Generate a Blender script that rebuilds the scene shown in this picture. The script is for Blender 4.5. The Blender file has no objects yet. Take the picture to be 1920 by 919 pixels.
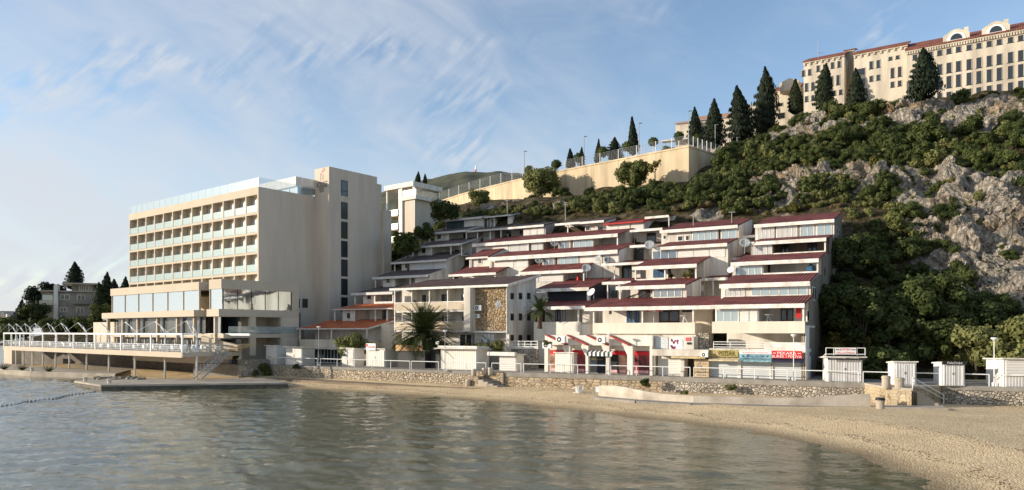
import bpy, math, random
import numpy as np
from mathutils import Vector, Matrix, noise
random.seed(7); rng = np.random.default_rng(11)
R = math.radians
S = bpy.context.scene; COL = S.collection
# ---------------------------------------------------------------- camera
F = 1350.0; CX = 960.0; HY = 621.0; EYE = 6.7
cd = bpy.data.cameras.new('camera'); cam = bpy.data.objects.new('camera', cd); COL.objects.link(cam)
cd.sensor_width = 36; cd.lens = 36 * F / 1920; cd.shift_y = (HY - 459.5) / 1920
cd.clip_start = .1; cd.clip_end = 20000
cam.location = (0, 0, EYE); cam.rotation_euler = (R(90), 0, 0); S.camera = cam
# ---------------------------------------------------------------- sky, sun, exposure
SUN_AZ = 85; SUN_EL = 12.5
w = bpy.data.worlds.new('World'); S.world = w; w.use_nodes = True
nt = w.node_tree; nt.nodes.clear(); N = nt.nodes.new; L = nt.links.new
sky = N('ShaderNodeTexSky'); sky.sky_type = 'NISHITA'; sky.sun_disc = False
sky.sun_elevation = R(SUN_EL); sky.sun_rotation = R(SUN_AZ + 180); sky.air_density = 1.0; sky.dust_density = .6; sky.ozone_density = 1.6
tc = N('ShaderNodeTexCoord'); sep = N('ShaderNodeSeparateXYZ'); L(tc.outputs['Generated'], sep.inputs[0])
def M_(op, a, b=None, c=None):
    n = N('ShaderNodeMath'); n.operation = op
    for i, v in enumerate((a, b, c)):
        if v is None: continue
        if isinstance(v, (int, float)): n.inputs[i].default_value = v
        else: L(v, n.inputs[i])
    return n.outputs[0]
def cloudnoise(rot, sx, sz, scale, det, rough, dist, off=0):
    """cirrus texture on the direction of view, turned about the y axis and stretched"""
    mp = N('ShaderNodeMapping'); mp.inputs['Rotation'].default_value = (0, R(rot), 0); L(tc.outputs['Generated'], mp.inputs[0])
    m2 = N('ShaderNodeMapping'); m2.inputs['Scale'].default_value = (sx, 1, sz); m2.inputs['Location'].default_value = (off, off * .7, off * 1.3); L(mp.outputs[0], m2.inputs[0])
    n = N('ShaderNodeTexNoise'); n.inputs['Scale'].default_value = scale; n.inputs['Detail'].default_value = det; n.inputs['Roughness'].default_value = rough; n.inputs['Distortion'].default_value = dist
    L(m2.outputs[0], n.inputs['Vector']); return n.outputs['Fac']
def ramp(v, a, b):
    n = N('ShaderNodeMapRange'); n.interpolation_type = 'SMOOTHSTEP'; n.inputs['From Min'].default_value = a; n.inputs['From Max'].default_value = b; L(v, n.inputs[0]); return n.outputs[0]
broad = cloudnoise(20, .7, 1.5, 2.4, 3, .5, .4, 3.3)
mott = cloudnoise(-24, .9, 2.2, 7.0, 8, .6, .5, 1.7)
rip = cloudnoise(42, .6, 2.4, 40, 2, .5, .3, 5)
ripm = ramp(cloudnoise(10, 1, 1.6, 5.5, 2, .5, .2, 9), .5, .68)
leftness = M_('ADD', M_('MULTIPLY', sep.outputs[0], -.30), .05)                                 # thicker cirrus towards the west
low = M_('MULTIPLY', ramp(sep.outputs[2], .30, .02), .10)
cov = M_('ADD', M_('MULTIPLY', broad, .66), M_('MULTIPLY', mott, .50))
cov = M_('ADD', M_('ADD', cov, leftness), low)
cov = M_('ADD', cov, M_('MULTIPLY', M_('MULTIPLY', M_('SUBTRACT', rip, .5), ripm), .85))
mask = M_('MULTIPLY', ramp(cov, .44, 1.0), .95)
mix = N('ShaderNodeMix'); mix.data_type = 'RGBA'; L(mask, mix.inputs['Factor'])
tint = N('ShaderNodeMix'); tint.data_type = 'RGBA'; tint.blend_type = 'MULTIPLY'; tint.inputs['Factor'].default_value = 1
L(sky.outputs[0], tint.inputs['A']); tint.inputs['B'].default_value = (.95, .93, .96, 1)
L(tint.outputs['Result'], mix.inputs['A']); mix.inputs['B'].default_value = (2.85, 3.0, 3.25, 1)
bg = N('ShaderNodeBackground'); bg.inputs['Strength'].default_value = .15; L(mix.outputs['Result'], bg.inputs['Color'])
wo = N('ShaderNodeOutputWorld'); L(bg.outputs[0], wo.inputs['Surface'])
sd = bpy.data.lights.new('sun', 'SUN'); sd.energy = 3.7; sd.angle = R(.5); sd.color = (1.0, .88, .72)
sun = bpy.data.objects.new('sun', sd); COL.objects.link(sun)
sdir = Vector((math.sin(R(SUN_AZ)), math.cos(R(SUN_AZ)), -math.tan(R(SUN_EL)))).normalized()
sun.rotation_euler = sdir.to_track_quat('-Z', 'Y').to_euler(); sun.location = (-60, -30, 60)
S.view_settings.view_transform = 'Standard'; S.view_settings.look = 'None'; S.view_settings.exposure = 0.72; S.view_settings.gamma = 1
S.cycles.sample_clamp_direct = 8; S.cycles.sample_clamp_indirect = 6
# ---------------------------------------------------------------- materials
MATS = {}
def mat(name, col, rough=.8, var=.12, scale=1.5, bump=0, bscale=None, metal=0, spec=.3, col2=None, streak=False, coat=0):
    if name in MATS: return MATS[name]
    m = bpy.data.materials.new(name); m.use_nodes = True; t = m.node_tree; b = t.nodes['Principled BSDF']
    b.inputs['Roughness'].default_value = rough; b.inputs['Metallic'].default_value = metal; b.inputs['Specular IOR Level'].default_value = spec
    b.inputs['Coat Weight'].default_value = coat
    g = t.nodes.new('ShaderNodeNewGeometry')
    src = g.outputs['Position']
    if streak:
        mp = t.nodes.new('ShaderNodeMapping'); mp.inputs['Scale'].default_value = (1, 1, .16); t.links.new(src, mp.inputs[0]); src = mp.outputs[0]
    n = t.nodes.new('ShaderNodeTexNoise'); n.inputs['Scale'].default_value = scale; n.inputs['Detail'].default_value = 6; n.inputs['Roughness'].default_value = .62
    t.links.new(src, n.inputs['Vector'])
    r = t.nodes.new('ShaderNodeValToRGB'); e = r.color_ramp.elements
    c2 = col2 or tuple(max(0, c * (1 - 2.2 * var)) for c in col)
    hi = tuple(min(1, c * (1 + var)) for c in col)
    e[0].position = .3; e[0].color = (*c2, 1); e[1].position = .62; e[1].color = (*hi, 1)
    t.links.new(n.outputs['Fac'], r.inputs[0]); t.links.new(r.outputs[0], b.inputs['Base Color'])
    if bump:
        n2 = t.nodes.new('ShaderNodeTexNoise'); n2.inputs['Scale'].default_value = bscale or scale * 6; n2.inputs['Detail'].default_value = 4
        t.links.new(g.outputs['Position'], n2.inputs['Vector'])
        bp = t.nodes.new('ShaderNodeBump'); bp.inputs['Strength'].default_value = bump; bp.inputs['Distance'].default_value = .1
        t.links.new(n2.outputs['Fac'], bp.inputs['Height']); t.links.new(bp.outputs[0], b.inputs['Normal'])
    MATS[name] = m; return m
def nodes(m): return m.node_tree, m.node_tree.nodes['Principled BSDF']
def wave_mat(name, col, rot, period, depth, var=.12, axis='X', rough=.7, dark=.55, col2=None):
    """ribbed or slatted sheet: colour grooves + bump; axis X = along the mapped x, Z = vertical stacking"""
    if name in MATS: return MATS[name]
    m = mat(name, col, rough, var, .7, col2=col2); t, b = nodes(m)
    g = [n for n in t.nodes if n.type == 'NEW_GEOMETRY'][0]
    mp = t.nodes.new('ShaderNodeMapping'); mp.inputs['Rotation'].default_value = (0, 0, R(rot)); t.links.new(g.outputs['Position'], mp.inputs[0])
    wv = t.nodes.new('ShaderNodeTexWave'); wv.bands_direction = axis; wv.inputs['Scale'].default_value = 0.314 / period; wv.inputs['Distortion'].default_value = 0
    t.links.new(mp.outputs[0], wv.inputs[0])
    bp = t.nodes.new('ShaderNodeBump'); bp.inputs['Strength'].default_value = .8; bp.inputs['Distance'].default_value = depth
    t.links.new(wv.outputs['Fac'], bp.inputs['Height']); t.links.new(bp.outputs[0], b.inputs['Normal'])
    old = b.inputs['Base Color'].links[0].from_socket
    mr = t.nodes.new('ShaderNodeMapRange'); mr.inputs['From Min'].default_value = 0; mr.inputs['From Max'].default_value = .25; mr.inputs['To Min'].default_value = dark; mr.inputs['To Max'].default_value = 1
    t.links.new(wv.outputs['Fac'], mr.inputs[0])
    mx = t.nodes.new('ShaderNodeMix'); mx.data_type = 'RGBA'; mx.blend_type = 'MULTIPLY'; mx.inputs['Factor'].default_value = 1
    t.links.new(old, mx.inputs['A']); t.links.new(mr.outputs[0], mx.inputs['B']); t.links.new(mx.outputs['Result'], b.inputs['Base Color'])
    return m
def stone_mat(name, stones, mortar, scale, zs=1.0, edge=.07, bump=.6, rot=0, stain=.5, rand=1.0):
    if name in MATS: return MATS[name]
    m = bpy.data.materials.new(name); m.use_nodes = True; t, b = nodes(m); b.inputs['Roughness'].default_value = .9; b.inputs['Specular IOR Level'].default_value = .2
    g = t.nodes.new('ShaderNodeNewGeometry'); mp = t.nodes.new('ShaderNodeMapping'); mp.vector_type = 'POINT'
    mp.inputs['Rotation'].default_value = (0, 0, R(rot)); mp.inputs['Scale'].default_value = (1, 1, zs); t.links.new(g.outputs['Position'], mp.inputs[0])
    ns = t.nodes.new('ShaderNodeTexNoise'); ns.inputs['Scale'].default_value = 2.2; t.links.new(mp.outputs[0], ns.inputs['Vector'])
    vm = t.nodes.new('ShaderNodeVectorMath'); vm.operation = 'MULTIPLY_ADD'; t.links.new(ns.outputs['Color'], vm.inputs[0]); vm.inputs[1].default_value = (.22, .22, .22); t.links.new(mp.outputs[0], vm.inputs[2])
    v1 = t.nodes.new('ShaderNodeTexVoronoi'); v1.feature = 'F1'; v1.inputs['Scale'].default_value = scale; v1.inputs['Randomness'].default_value = rand
    v2 = t.nodes.new('ShaderNodeTexVoronoi'); v2.feature = 'DISTANCE_TO_EDGE'; v2.inputs['Scale'].default_value = scale; v2.inputs['Randomness'].default_value = rand
    t.links.new(vm.outputs[0], v1.inputs['Vector']); t.links.new(vm.outputs[0], v2.inputs['Vector'])
    sp = t.nodes.new('ShaderNodeSeparateColor'); t.links.new(v1.outputs['Color'], sp.inputs[0])
    r = t.nodes.new('ShaderNodeValToRGB'); r.color_ramp.elements[0].color = (*stones[0], 1); r.color_ramp.elements[1].color = (*stones[-1], 1)
    for i, c in enumerate(stones[1:-1]):
        e = r.color_ramp.elements.new((i + 1) / (len(stones) - 1)); e.color = (*c, 1)
    t.links.new(sp.outputs[0], r.inputs[0])
    mr = t.nodes.new('ShaderNodeMapRange'); mr.inputs['From Min'].default_value = edge * .4; mr.inputs['From Max'].default_value = edge; t.links.new(v2.outputs['Distance'], mr.inputs[0])
    mx = t.nodes.new('ShaderNodeMix'); mx.data_type = 'RGBA'; mx.inputs['A'].default_value = (*mortar, 1); t.links.new(r.outputs[0], mx.inputs['B']); t.links.new(mr.outputs[0], mx.inputs['Factor'])
    n3 = t.nodes.new('ShaderNodeTexNoise'); n3.inputs['Scale'].default_value = .55; n3.inputs['Detail'].default_value = 7; n3.inputs['Roughness'].default_value = .65; t.links.new(g.outputs['Position'], n3.inputs['Vector'])
    m3 = t.nodes.new('ShaderNodeMapRange'); m3.inputs['From Min'].default_value = .34; m3.inputs['From Max'].default_value = .56; m3.inputs['To Min'].default_value = stain; t.links.new(n3.outputs['Fac'], m3.inputs[0])
    ml = t.nodes.new('ShaderNodeMix'); ml.data_type = 'RGBA'; ml.blend_type = 'MULTIPLY'; ml.inputs['Factor'].default_value = 1
    t.links.new(mx.outputs['Result'], ml.inputs['A']); t.links.new(m3.outputs[0], ml.inputs['B']); t.links.new(ml.outputs['Result'], b.inputs['Base Color'])
    bp = t.nodes.new('ShaderNodeBump'); bp.inputs['Strength'].default_value = bump; bp.inputs['Distance'].default_value = .08
    mr2 = t.nodes.new('ShaderNodeMapRange'); mr2.inputs['From Max'].default_value = edge * 3; t.links.new(v2.outputs['Distance'], mr2.inputs[0])
    t.links.new(mr2.outputs[0], bp.inputs['Height']); t.links.new(bp.outputs[0], b.inputs['Normal'])
    MATS[name] = m; return m
def leaf_mat(name, c0, c1, trans=.25):
    m = bpy.data.materials.new(name); m.use_nodes = True; t, b = nodes(m); b.inputs['Roughness'].default_value = .65; b.inputs['Specular IOR Level'].default_value = .18
    oi = t.nodes.new('ShaderNodeObjectInfo'); g = t.nodes.new('ShaderNodeNewGeometry')
    n = t.nodes.new('ShaderNodeTexNoise'); n.inputs['Scale'].default_value = .8; n.inputs['Detail'].default_value = 3; t.links.new(g.outputs['Position'], n.inputs['Vector'])
    a = t.nodes.new('ShaderNodeMath'); a.operation = 'MULTIPLY_ADD'; t.links.new(oi.outputs['Random'], a.inputs[0]); a.inputs[1].default_value = .55
    s = t.nodes.new('ShaderNodeMath'); s.operation = 'MULTIPLY_ADD'; t.links.new(n.outputs['Fac'], s.inputs[0]); s.inputs[1].default_value = 1.1; s.inputs[2].default_value = -.32; t.links.new(s.outputs[0], a.inputs[2])
    ri = t.nodes.new('ShaderNodeMath'); ri.operation = 'MULTIPLY_ADD'; t.links.new(g.outputs['Random Per Island'], ri.inputs[0]); ri.inputs[1].default_value = .3; t.links.new(a.outputs[0], ri.inputs[2])
    r = t.nodes.new('ShaderNodeValToRGB'); r.color_ramp.elements[0].color = (*c0, 1); r.color_ramp.elements[1].color = (*c1, 1); t.links.new(ri.outputs[0], r.inputs[0])
    t.links.new(r.outputs[0], b.inputs['Base Color'])
    tr = t.nodes.new('ShaderNodeBsdfTranslucent'); t.links.new(r.outputs[0], tr.inputs[0])
    mx = t.nodes.new('ShaderNodeMixShader'); mx.inputs[0].default_value = trans; t.links.new(b.outputs[0], mx.inputs[1]); t.links.new(tr.outputs[0], mx.inputs[2])
    t.links.new(mx.outputs[0], t.nodes['Material Output'].inputs['Surface']); MATS[name] = m; return m
def glass_mat(name, col, mirror, rough=.04, mirror_col=(.8, .9, .95)):
    m = bpy.data.materials.new(name); m.use_nodes = True; t, b = nodes(m)
    b.inputs['Base Color'].default_value = (*col, 1); b.inputs['Roughness'].default_value = .3; b.inputs['Specular IOR Level'].default_value = .5
    gl = t.nodes.new('ShaderNodeBsdfGlossy'); gl.inputs['Color'].default_value = (*mirror_col, 1); gl.inputs['Roughness'].default_value = rough
    g = t.nodes.new('ShaderNodeNewGeometry'); n = t.nodes.new('ShaderNodeTexNoise'); n.inputs['Scale'].default_value = .5; t.links.new(g.outputs['Position'], n.inputs['Vector'])
    bp = t.nodes.new('ShaderNodeBump'); bp.inputs['Strength'].default_value = .15; bp.inputs['Distance'].default_value = .1; t.links.new(n.outputs['Fac'], bp.inputs['Height']); t.links.new(bp.outputs[0], gl.inputs['Normal'])
    mx = t.nodes.new('ShaderNodeMixShader'); mx.inputs[0].default_value = mirror; t.links.new(b.outputs[0], mx.inputs[1]); t.links.new(gl.outputs[0], mx.inputs[2])
    t.links.new(mx.outputs[0], t.nodes['Material Output'].inputs['Surface']); MATS[name] = m; return m
def clear_mat(name, col, alpha, mirror=.12):
    m = bpy.data.materials.new(name); m.use_nodes = True; t, b = nodes(m)
    b.inputs['Base Color'].default_value = (*col, 1); b.inputs['Roughness'].default_value = .25
    tr = t.nodes.new('ShaderNodeBsdfTransparent'); mx = t.nodes.new('ShaderNodeMixShader'); mx.inputs[0].default_value = alpha
    t.links.new(tr.outputs[0], mx.inputs[1]); t.links.new(b.outputs[0], mx.inputs[2])
    gl = t.nodes.new('ShaderNodeBsdfGlossy'); gl.inputs['Roughness'].default_value = .05
    m2 = t.nodes.new('ShaderNodeMixShader'); m2.inputs[0].default_value = mirror; t.links.new(mx.outputs[0], m2.inputs[1]); t.links.new(gl.outputs[0], m2.inputs[2])
    t.links.new(m2.outputs[0], t.nodes['Material Output'].inputs['Surface']); MATS[name] = m; return m
WHITE = mat('white_render', (.76, .72, .65), .85, .06, .8, streak=True, col2=(.58, .54, .47))
CREAM = mat('cream_render', (.62, .54, .42), .9, .1, .6, streak=True)
WALLW = mat('warm_white_wall', (.70, .665, .60), .9, .08, .6, streak=True, col2=(.42, .38, .315))
HOTEL = mat('hotel_render', (.60, .515, .415), .9, .05, .6, streak=True)
HOTELL = mat('hotel_trim', (.53, .45, .345), .85, .03, .3)
FASC = mat('fascia_paint', (.78, .755, .70), .6, .08, 1.2, col2=(.50, .45, .38))
METALW = mat('white_metal', (.78, .78, .76), .45, .05, 3)
STEEL = mat('grey_steel', (.35, .36, .36), .45, .1, 3)
DARK = mat('dark_opening', (.035, .032, .03), .6, .3, 2)
BROWN = mat('brown_wood', (.09, .05, .032), .6, .25, 2)
BLACK = mat('black_paint', (.02, .022, .028), .5, .2, 2)
TEAL = mat('dark_teal_panel', (.03, .06, .065), .4, .2, 2)
NAVY = mat('dark_blue_screen', (.03, .035, .048), .7, .15, .8)
BLUE = mat('blue_paint', (.035, .10, .19), .5, .15, 3)
REDP = mat('red_paint', (.5, .02, .02), .5, .1, 3)
SIGNR = mat('sign_red', (.62, .02, .03), .45, .06, 3)
SIGNW = mat('sign_white', (.8, .78, .76), .5, .04, 3)
SIGNK = mat('sign_black', (.02, .02, .02), .5, .1, 3)
SIGNY = mat('sign_yellow', (.36, .29, .09), .6, .5, 4, col2=(.08, .09, .03))
SIGNB = mat('sign_light_blue', (.22, .38, .43), .6, .3, 2.5)
PINK = mat('sign_pink', (.75, .42, .42), .6, .2, 3)
ROOF_RED = wave_mat('red_tile_roof', (.19, .05, .044), 30, .32, .06, .28, rough=.75, dark=.5)
ROOF_ORANGE = wave_mat('orange_tile_roof', (.50, .135, .05), 30, .3, .06, .22, rough=.8, dark=.6)
ROOF_GREY = wave_mat('grey_sheet_roof', (.10, .088, .082), 30, .3, .05, .25, rough=.8, dark=.6, col2=(.09, .045, .042))
ROOF_BROWN = wave_mat('brown_tile_roof', (.10, .058, .05), 30, .3, .06, .25, rough=.8, dark=.5)
SHUT = wave_mat('white_roller_shutter', (.74, .71, .66), 0, .22, .03, .04, 'Z', .55, .72)
SHUTG = wave_mat('pale_grey_shutter', (.62, .64, .64), 0, .2, .03, .05, 'Z', .5, .75)
BOARD = wave_mat('white_painted_boards', (.72, .70, .67), 14, .22, .015, .07, 'X', .6, .62)
BOARD30 = wave_mat('white_ribbed_panel', (.74, .70, .62), 30, .3, .015, .05, 'X', .6, .75)
CLADG = wave_mat('grey_ribbed_panel', (.035, .035, .036), 120, .25, .02, .12, 'X', .6, .7)
BOARDS_H = wave_mat('cream_balcony_boards', (.62, .52, .38), 0, .16, .02, .1, 'Z', .7, .7)
RUBBLE = stone_mat('pale_rubble_masonry', [(.42, .335, .235), (.60, .50, .37), (.50, .42, .32), (.66, .57, .44)], (.10, .075, .05), 2.7, 1.5, .08, .9, stain=.72)
RUBBLE2 = stone_mat('grey_rubble_masonry', [(.42, .37, .30), (.60, .54, .45), (.33, .30, .25), (.52, .46, .38)], (.12, .10, .075), 3.0, 1.5, .06, .9, stain=.6)
ASHLAR = stone_mat('coursed_stone_masonry', [(.44, .33, .21), (.52, .42, .29), (.38, .31, .22)], (.12, .085, .06), 1.5, 2.6, .05, .6, stain=.7, rand=.55)
STONEP = stone_mat('ochre_rubble_cladding', [(.30, .19, .09), (.46, .34, .2), (.36, .26, .16), (.5, .4, .27)], (.12, .085, .055), 2.7, 1.2, .09, .9, stain=.7)
STONEH = stone_mat('brown_grey_stone_cladding', [(.13, .115, .10), (.20, .175, .15), (.16, .14, .12)], (.12, .10, .085), 1.4, 3.0, .05, .5, stain=.75, rand=.7)  # stone tones darkened in place of the shade beneath the terrace
CONC = mat('weathered_concrete', (.40, .35, .28), .95, .14, .5, .3, 5)
CONCW = mat('pale_concrete', (.58, .53, .46), .95, .12, .8, .2, 8, col2=(.42, .38, .32))
PAVE = mat('promenade_concrete', (.27, .25, .22), .95, .12, 1.0, .2, 8)
RETW = mat('sandy_concrete_wall', (.58, .47, .31), .95, .12, .35, .2, 3, streak=True, col2=(.36, .285, .19))
UPPER = mat('upper_hotel_render', (.60, .53, .42), .9, .1, .5, streak=True, col2=(.40, .35, .28))
ROOFU = wave_mat('upper_red_roof', (.24, .085, .055), 35, .35, .05, .2, rough=.85, dark=.7)
GLASSB = glass_mat('blue_mirror_glass', (.30, .40, .43), .7, mirror_col=(.85, .95, 1.0))
GLASSD = glass_mat('dark_tinted_glass', (.012, .016, .018), .05)
GLASSW = glass_mat('window_glass', (.16, .18, .19), .22)
CURT = glass_mat('curtained_glass', (.55, .53, .49), .15)
CURTB = glass_mat('pale_blue_blind_glass', (.32, .40, .42), .2)
AQUA = clear_mat('aqua_balustrade_glass', (.48, .64, .63), .55, .14)
CLEARG = clear_mat('clear_parapet_glass', (.45, .62, .64), .26, .12)
BARK = mat('bark', (.10, .075, .055), .95, .25, 3, .4, 12)
LEAF_D = leaf_mat('dark_evergreen_leaves', (.018, .032, .010), (.105, .13, .038))
LEAF_M = leaf_mat('olive_green_leaves', (.06, .078, .020), (.23, .235, .085))
LEAF_Y = leaf_mat('yellow_green_leaves', (.06, .065, .012), (.17, .15, .035))
LEAF_B = leaf_mat('dry_brown_scrub', (.075, .055, .03), (.22, .16, .085))
LEAF_C = leaf_mat('cypress_leaves', (.008, .016, .009), (.032, .045, .020), .12)
LEAF_P = leaf_mat('palm_leaves', (.018, .03, .010), (.07, .09, .026), .2)
# ---------------------------------------------------------------- helpers
def W(px, py, d): return Vector(((px - CX) / F * d, d, EYE - (py - HY) / F * d))
class Fr:
    """plan frame turned clockwise by ang: x runs right along a facade, y runs away into the building"""
    def __init__(s, ang):
        c, n = math.cos(R(ang)), math.sin(R(ang)); s.x = Vector((c, -n, 0)); s.y = Vector((n, c, 0)); s.ang = ang
    def P(s, x, y, z): return s.x * x + s.y * y + Vector((0, 0, z))
    def at(s, px, py, y):
        k = (px - CX) / F; d = y / (s.y.x * k + s.y.y)
        return s.x.x * k * d + s.x.y * d, EYE - (py - HY) / F * d
    def lx(s, px, y): return s.at(px, 0, y)[0]
    def lz(s, px, py, y): return s.at(px, py, y)[1]
    def ly(s, px, x):
        k = (px - CX) / F; return x * (k * s.x.y - s.x.x) / (s.y.x - k * s.y.y)
    def yof(s, px, d): return s.y.dot(Vector(((px - CX) / F * d, d, 0)))
W0 = Fr(0)
class MB:
    def __init__(s): s.v = []; s.f = []
    def poly(s, pts):
        i = len(s.v); s.v += [tuple(p) for p in pts]; s.f.append(tuple(range(i, i + len(pts))))
    def hexa(s, p):   # 4 bottom ccw, 4 top
        i = len(s.v); s.v += [tuple(q) for q in p]
        s.f += [(i, i + 3, i + 2, i + 1), (i + 4, i + 5, i + 6, i + 7)] + [(i + a, i + (a + 1) % 4, i + 4 + (a + 1) % 4, i + 4 + a) for a in range(4)]
    def box(s, fr, x0, x1, y0, y1, z0, z1, zt=None):
        """zt: (front, back) top heights for a sloping top"""
        a, b = zt or (z1, z1)
        P = fr.P
        s.hexa([P(x0, y0, z0), P(x1, y0, z0), P(x1, y1, z0), P(x0, y1, z0), P(x0, y0, a), P(x1, y0, a), P(x1, y1, b), P(x0, y1, b)]); return s
    def slab(s, fr, x0, x1, y0, y1, za, zb, t):
        P = fr.P
        s.hexa([P(x0, y0, za - t), P(x1, y0, za - t), P(x1, y1, zb - t), P(x0, y1, zb - t), P(x0, y0, za), P(x1, y0, za), P(x1, y1, zb), P(x0, y1, zb)]); return s
    def prism(s, pts, z0, z1):
        n = len(pts); i = len(s.v); s.v += [(p[0], p[1], z0) for p in pts] + [(p[0], p[1], z1) for p in pts]
        s.f += [tuple(range(i + n - 1, i - 1, -1)), tuple(range(i + n, i + 2 * n))] + [(i + a, i + (a + 1) % n, i + n + (a + 1) % n, i + n + a) for a in range(n)]; return s
    def extr(s, fr, pts, y0, y1):
        """profile (x,z) pushed from y0 to y1"""
        n = len(pts); i = len(s.v); s.v += [tuple(fr.P(a, y0, b)) for a, b in pts] + [tuple(fr.P(a, y1, b)) for a, b in pts]
        s.f += [tuple(range(i, i + n)), tuple(range(i + 2 * n - 1, i + n - 1, -1))] + [(i + a, i + n + a, i + n + (a + 1) % n, i + (a + 1) % n) for a in range(n)]; return s
    def tube(s, p, q, r, n=6, r2=None):
        p, q = Vector(p), Vector(q); d = (q - p)
        if d.length < 1e-6: return s
        d.normalize(); a = d.orthogonal().normalized(); b = d.cross(a); i = len(s.v); r2 = r if r2 is None else r2
        for c, rr in ((p, r), (q, r2)):
            for k in range(n):
                t = 2 * math.pi * k / n; s.v.append(tuple(c + (a * math.cos(t) + b * math.sin(t)) * rr))
        s.f += [(i + k, i + (k + 1) % n, i + n + (k + 1) % n, i + n + k) for k in range(n)] + [tuple(range(i + n - 1, i - 1, -1)), tuple(range(i + n, i + 2 * n))]; return s
    def path(s, pts, r, n=6):
        for a, b in zip(pts[:-1], pts[1:]): s.tube(a, b, r, n)
        return s
    def lathe(s, c, prof, n=14):
        c = Vector(c); i = len(s.v); m = len(prof)
        for r, z in prof:
            for k in range(n):
                t = 2 * math.pi * k / n; s.v.append((c.x + r * math.cos(t), c.y + r * math.sin(t), c.z + z))
        for j in range(m - 1):
            for k in range(n): s.f.append((i + j * n + k, i + j * n + (k + 1) % n, i + (j + 1) * n + (k + 1) % n, i + (j + 1) * n + k))
        s.f += [tuple(range(i + n - 1, i - 1, -1)), tuple(range(i + (m - 1) * n, i + m * n))]; return s
    def disc(s, c, nrm, r, n=16, dish=0, t=.03):
        c, d = Vector(c), Vector(nrm).normalized(); a = d.orthogonal().normalized(); b = d.cross(a); rings = 4; i = len(s.v)
        for side in (0, 1):
            for j in range(rings + 1):
                rr = r * j / rings
                for k in range(n):
                    q = 2 * math.pi * k / n; s.v.append(tuple(c + (a * math.cos(q) + b * math.sin(q)) * rr + d * (dish * (j / rings) ** 2 - side * t)))
        o = (rings + 1) * n
        for j in range(rings):
            for k in range(n):
                k2 = (k + 1) % n
                s.f.append((i + j * n + k, i + (j + 1) * n + k, i + (j + 1) * n + k2, i + j * n + k2))
                s.f.append((i + o + j * n + k, i + o + j * n + k2, i + o + (j + 1) * n + k2, i + o + (j + 1) * n + k))
        for k in range(n):
            k2 = (k + 1) % n; s.f.append((i + rings * n + k, i + o + rings * n + k, i + o + rings * n + k2, i + rings * n + k2))
        return s
    def build(s, name, m, parent=None, smooth=False):
        if not s.f: return None
        off = Vector((0, 0, 0)); p = parent
        while p is not None: off += p.location; p = p.parent
        if parent is None:
            a = np.array(s.v); off = Vector(((a[:, 0].min() + a[:, 0].max()) / 2, (a[:, 1].min() + a[:, 1].max()) / 2, a[:, 2].min()))
        me = bpy.data.meshes.new(name); me.from_pydata([(v[0] - off.x, v[1] - off.y, v[2] - off.z) for v in s.v], [], s.f); me.materials.append(m)
        if smooth: me.polygons.foreach_set('use_smooth', [True] * len(me.polygons))
        me.validate(); me.update()
        o = bpy.data.objects.new(name, me); COL.objects.link(o); o.parent = parent
        if parent is None: o.location = off
        return o
def tag(o, label, cat, group=None, kind=None):
    if label: o['label'] = label
    if cat: o['category'] = cat
    if group: o['group'] = group
    if kind: o['kind'] = kind
    return o
def thing(name, label, cat, loc, group=None):
    o = bpy.data.objects.new(name, None); o.empty_display_size = .3; COL.objects.link(o); o.location = loc; return tag(o, label, cat, group)
def struct(o): o['kind'] = 'structure'; return o
def dup(src, loc, rz=None, scale=None, label=None, group=None):
    c = src.copy(); COL.objects.link(c); c.location = loc
    if rz is not None: c.rotation_euler = (0, 0, rz)
    if scale is not None: c.scale = scale if hasattr(scale, '__len__') else (scale,) * 3
    if label: c['label'] = label
    if group: c['group'] = group
    for ch in src.children:
        d = ch.copy(); COL.objects.link(d); d.parent = c
        for g in ch.children:
            e = g.copy(); COL.objects.link(e); e.parent = d
    return c
def text(body, fr, x, y, z, h, m, parent, width=None, name='lettering', dep=.02):
    """lettering centred on (x,z) of the facade plane y, proud of it"""
    cu = bpy.data.curves.new('t', 'FONT'); cu.body = body; cu.size = 1; cu.align_x = 'CENTER'; cu.align_y = 'CENTER'; cu.resolution_u = 3
    o = bpy.data.objects.new('t', cu); COL.objects.link(o)
    me = bpy.data.meshes.new_from_object(o.evaluated_get(bpy.context.evaluated_depsgraph_get()))
    a = np.array([v.co[:] for v in me.vertices]); fs = [tuple(p.vertices) for p in me.polygons]
    bpy.data.objects.remove(o); bpy.data.curves.remove(cu); bpy.data.meshes.remove(me)
    hh = a[:, 1].max() - a[:, 1].min(); sy = h / hh; sx = sy if width is None else width / (a[:, 0].max() - a[:, 0].min())
    cxx = (a[:, 0].max() + a[:, 0].min()) / 2; cyy = (a[:, 1].max() + a[:, 1].min()) / 2
    b = MB(); b.v = [tuple(fr.P(x + (p[0] - cxx) * sx, y - dep, z + (p[1] - cyy) * sy)) for p in a]; b.f = fs
    return b.build(name, m, parent)
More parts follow.
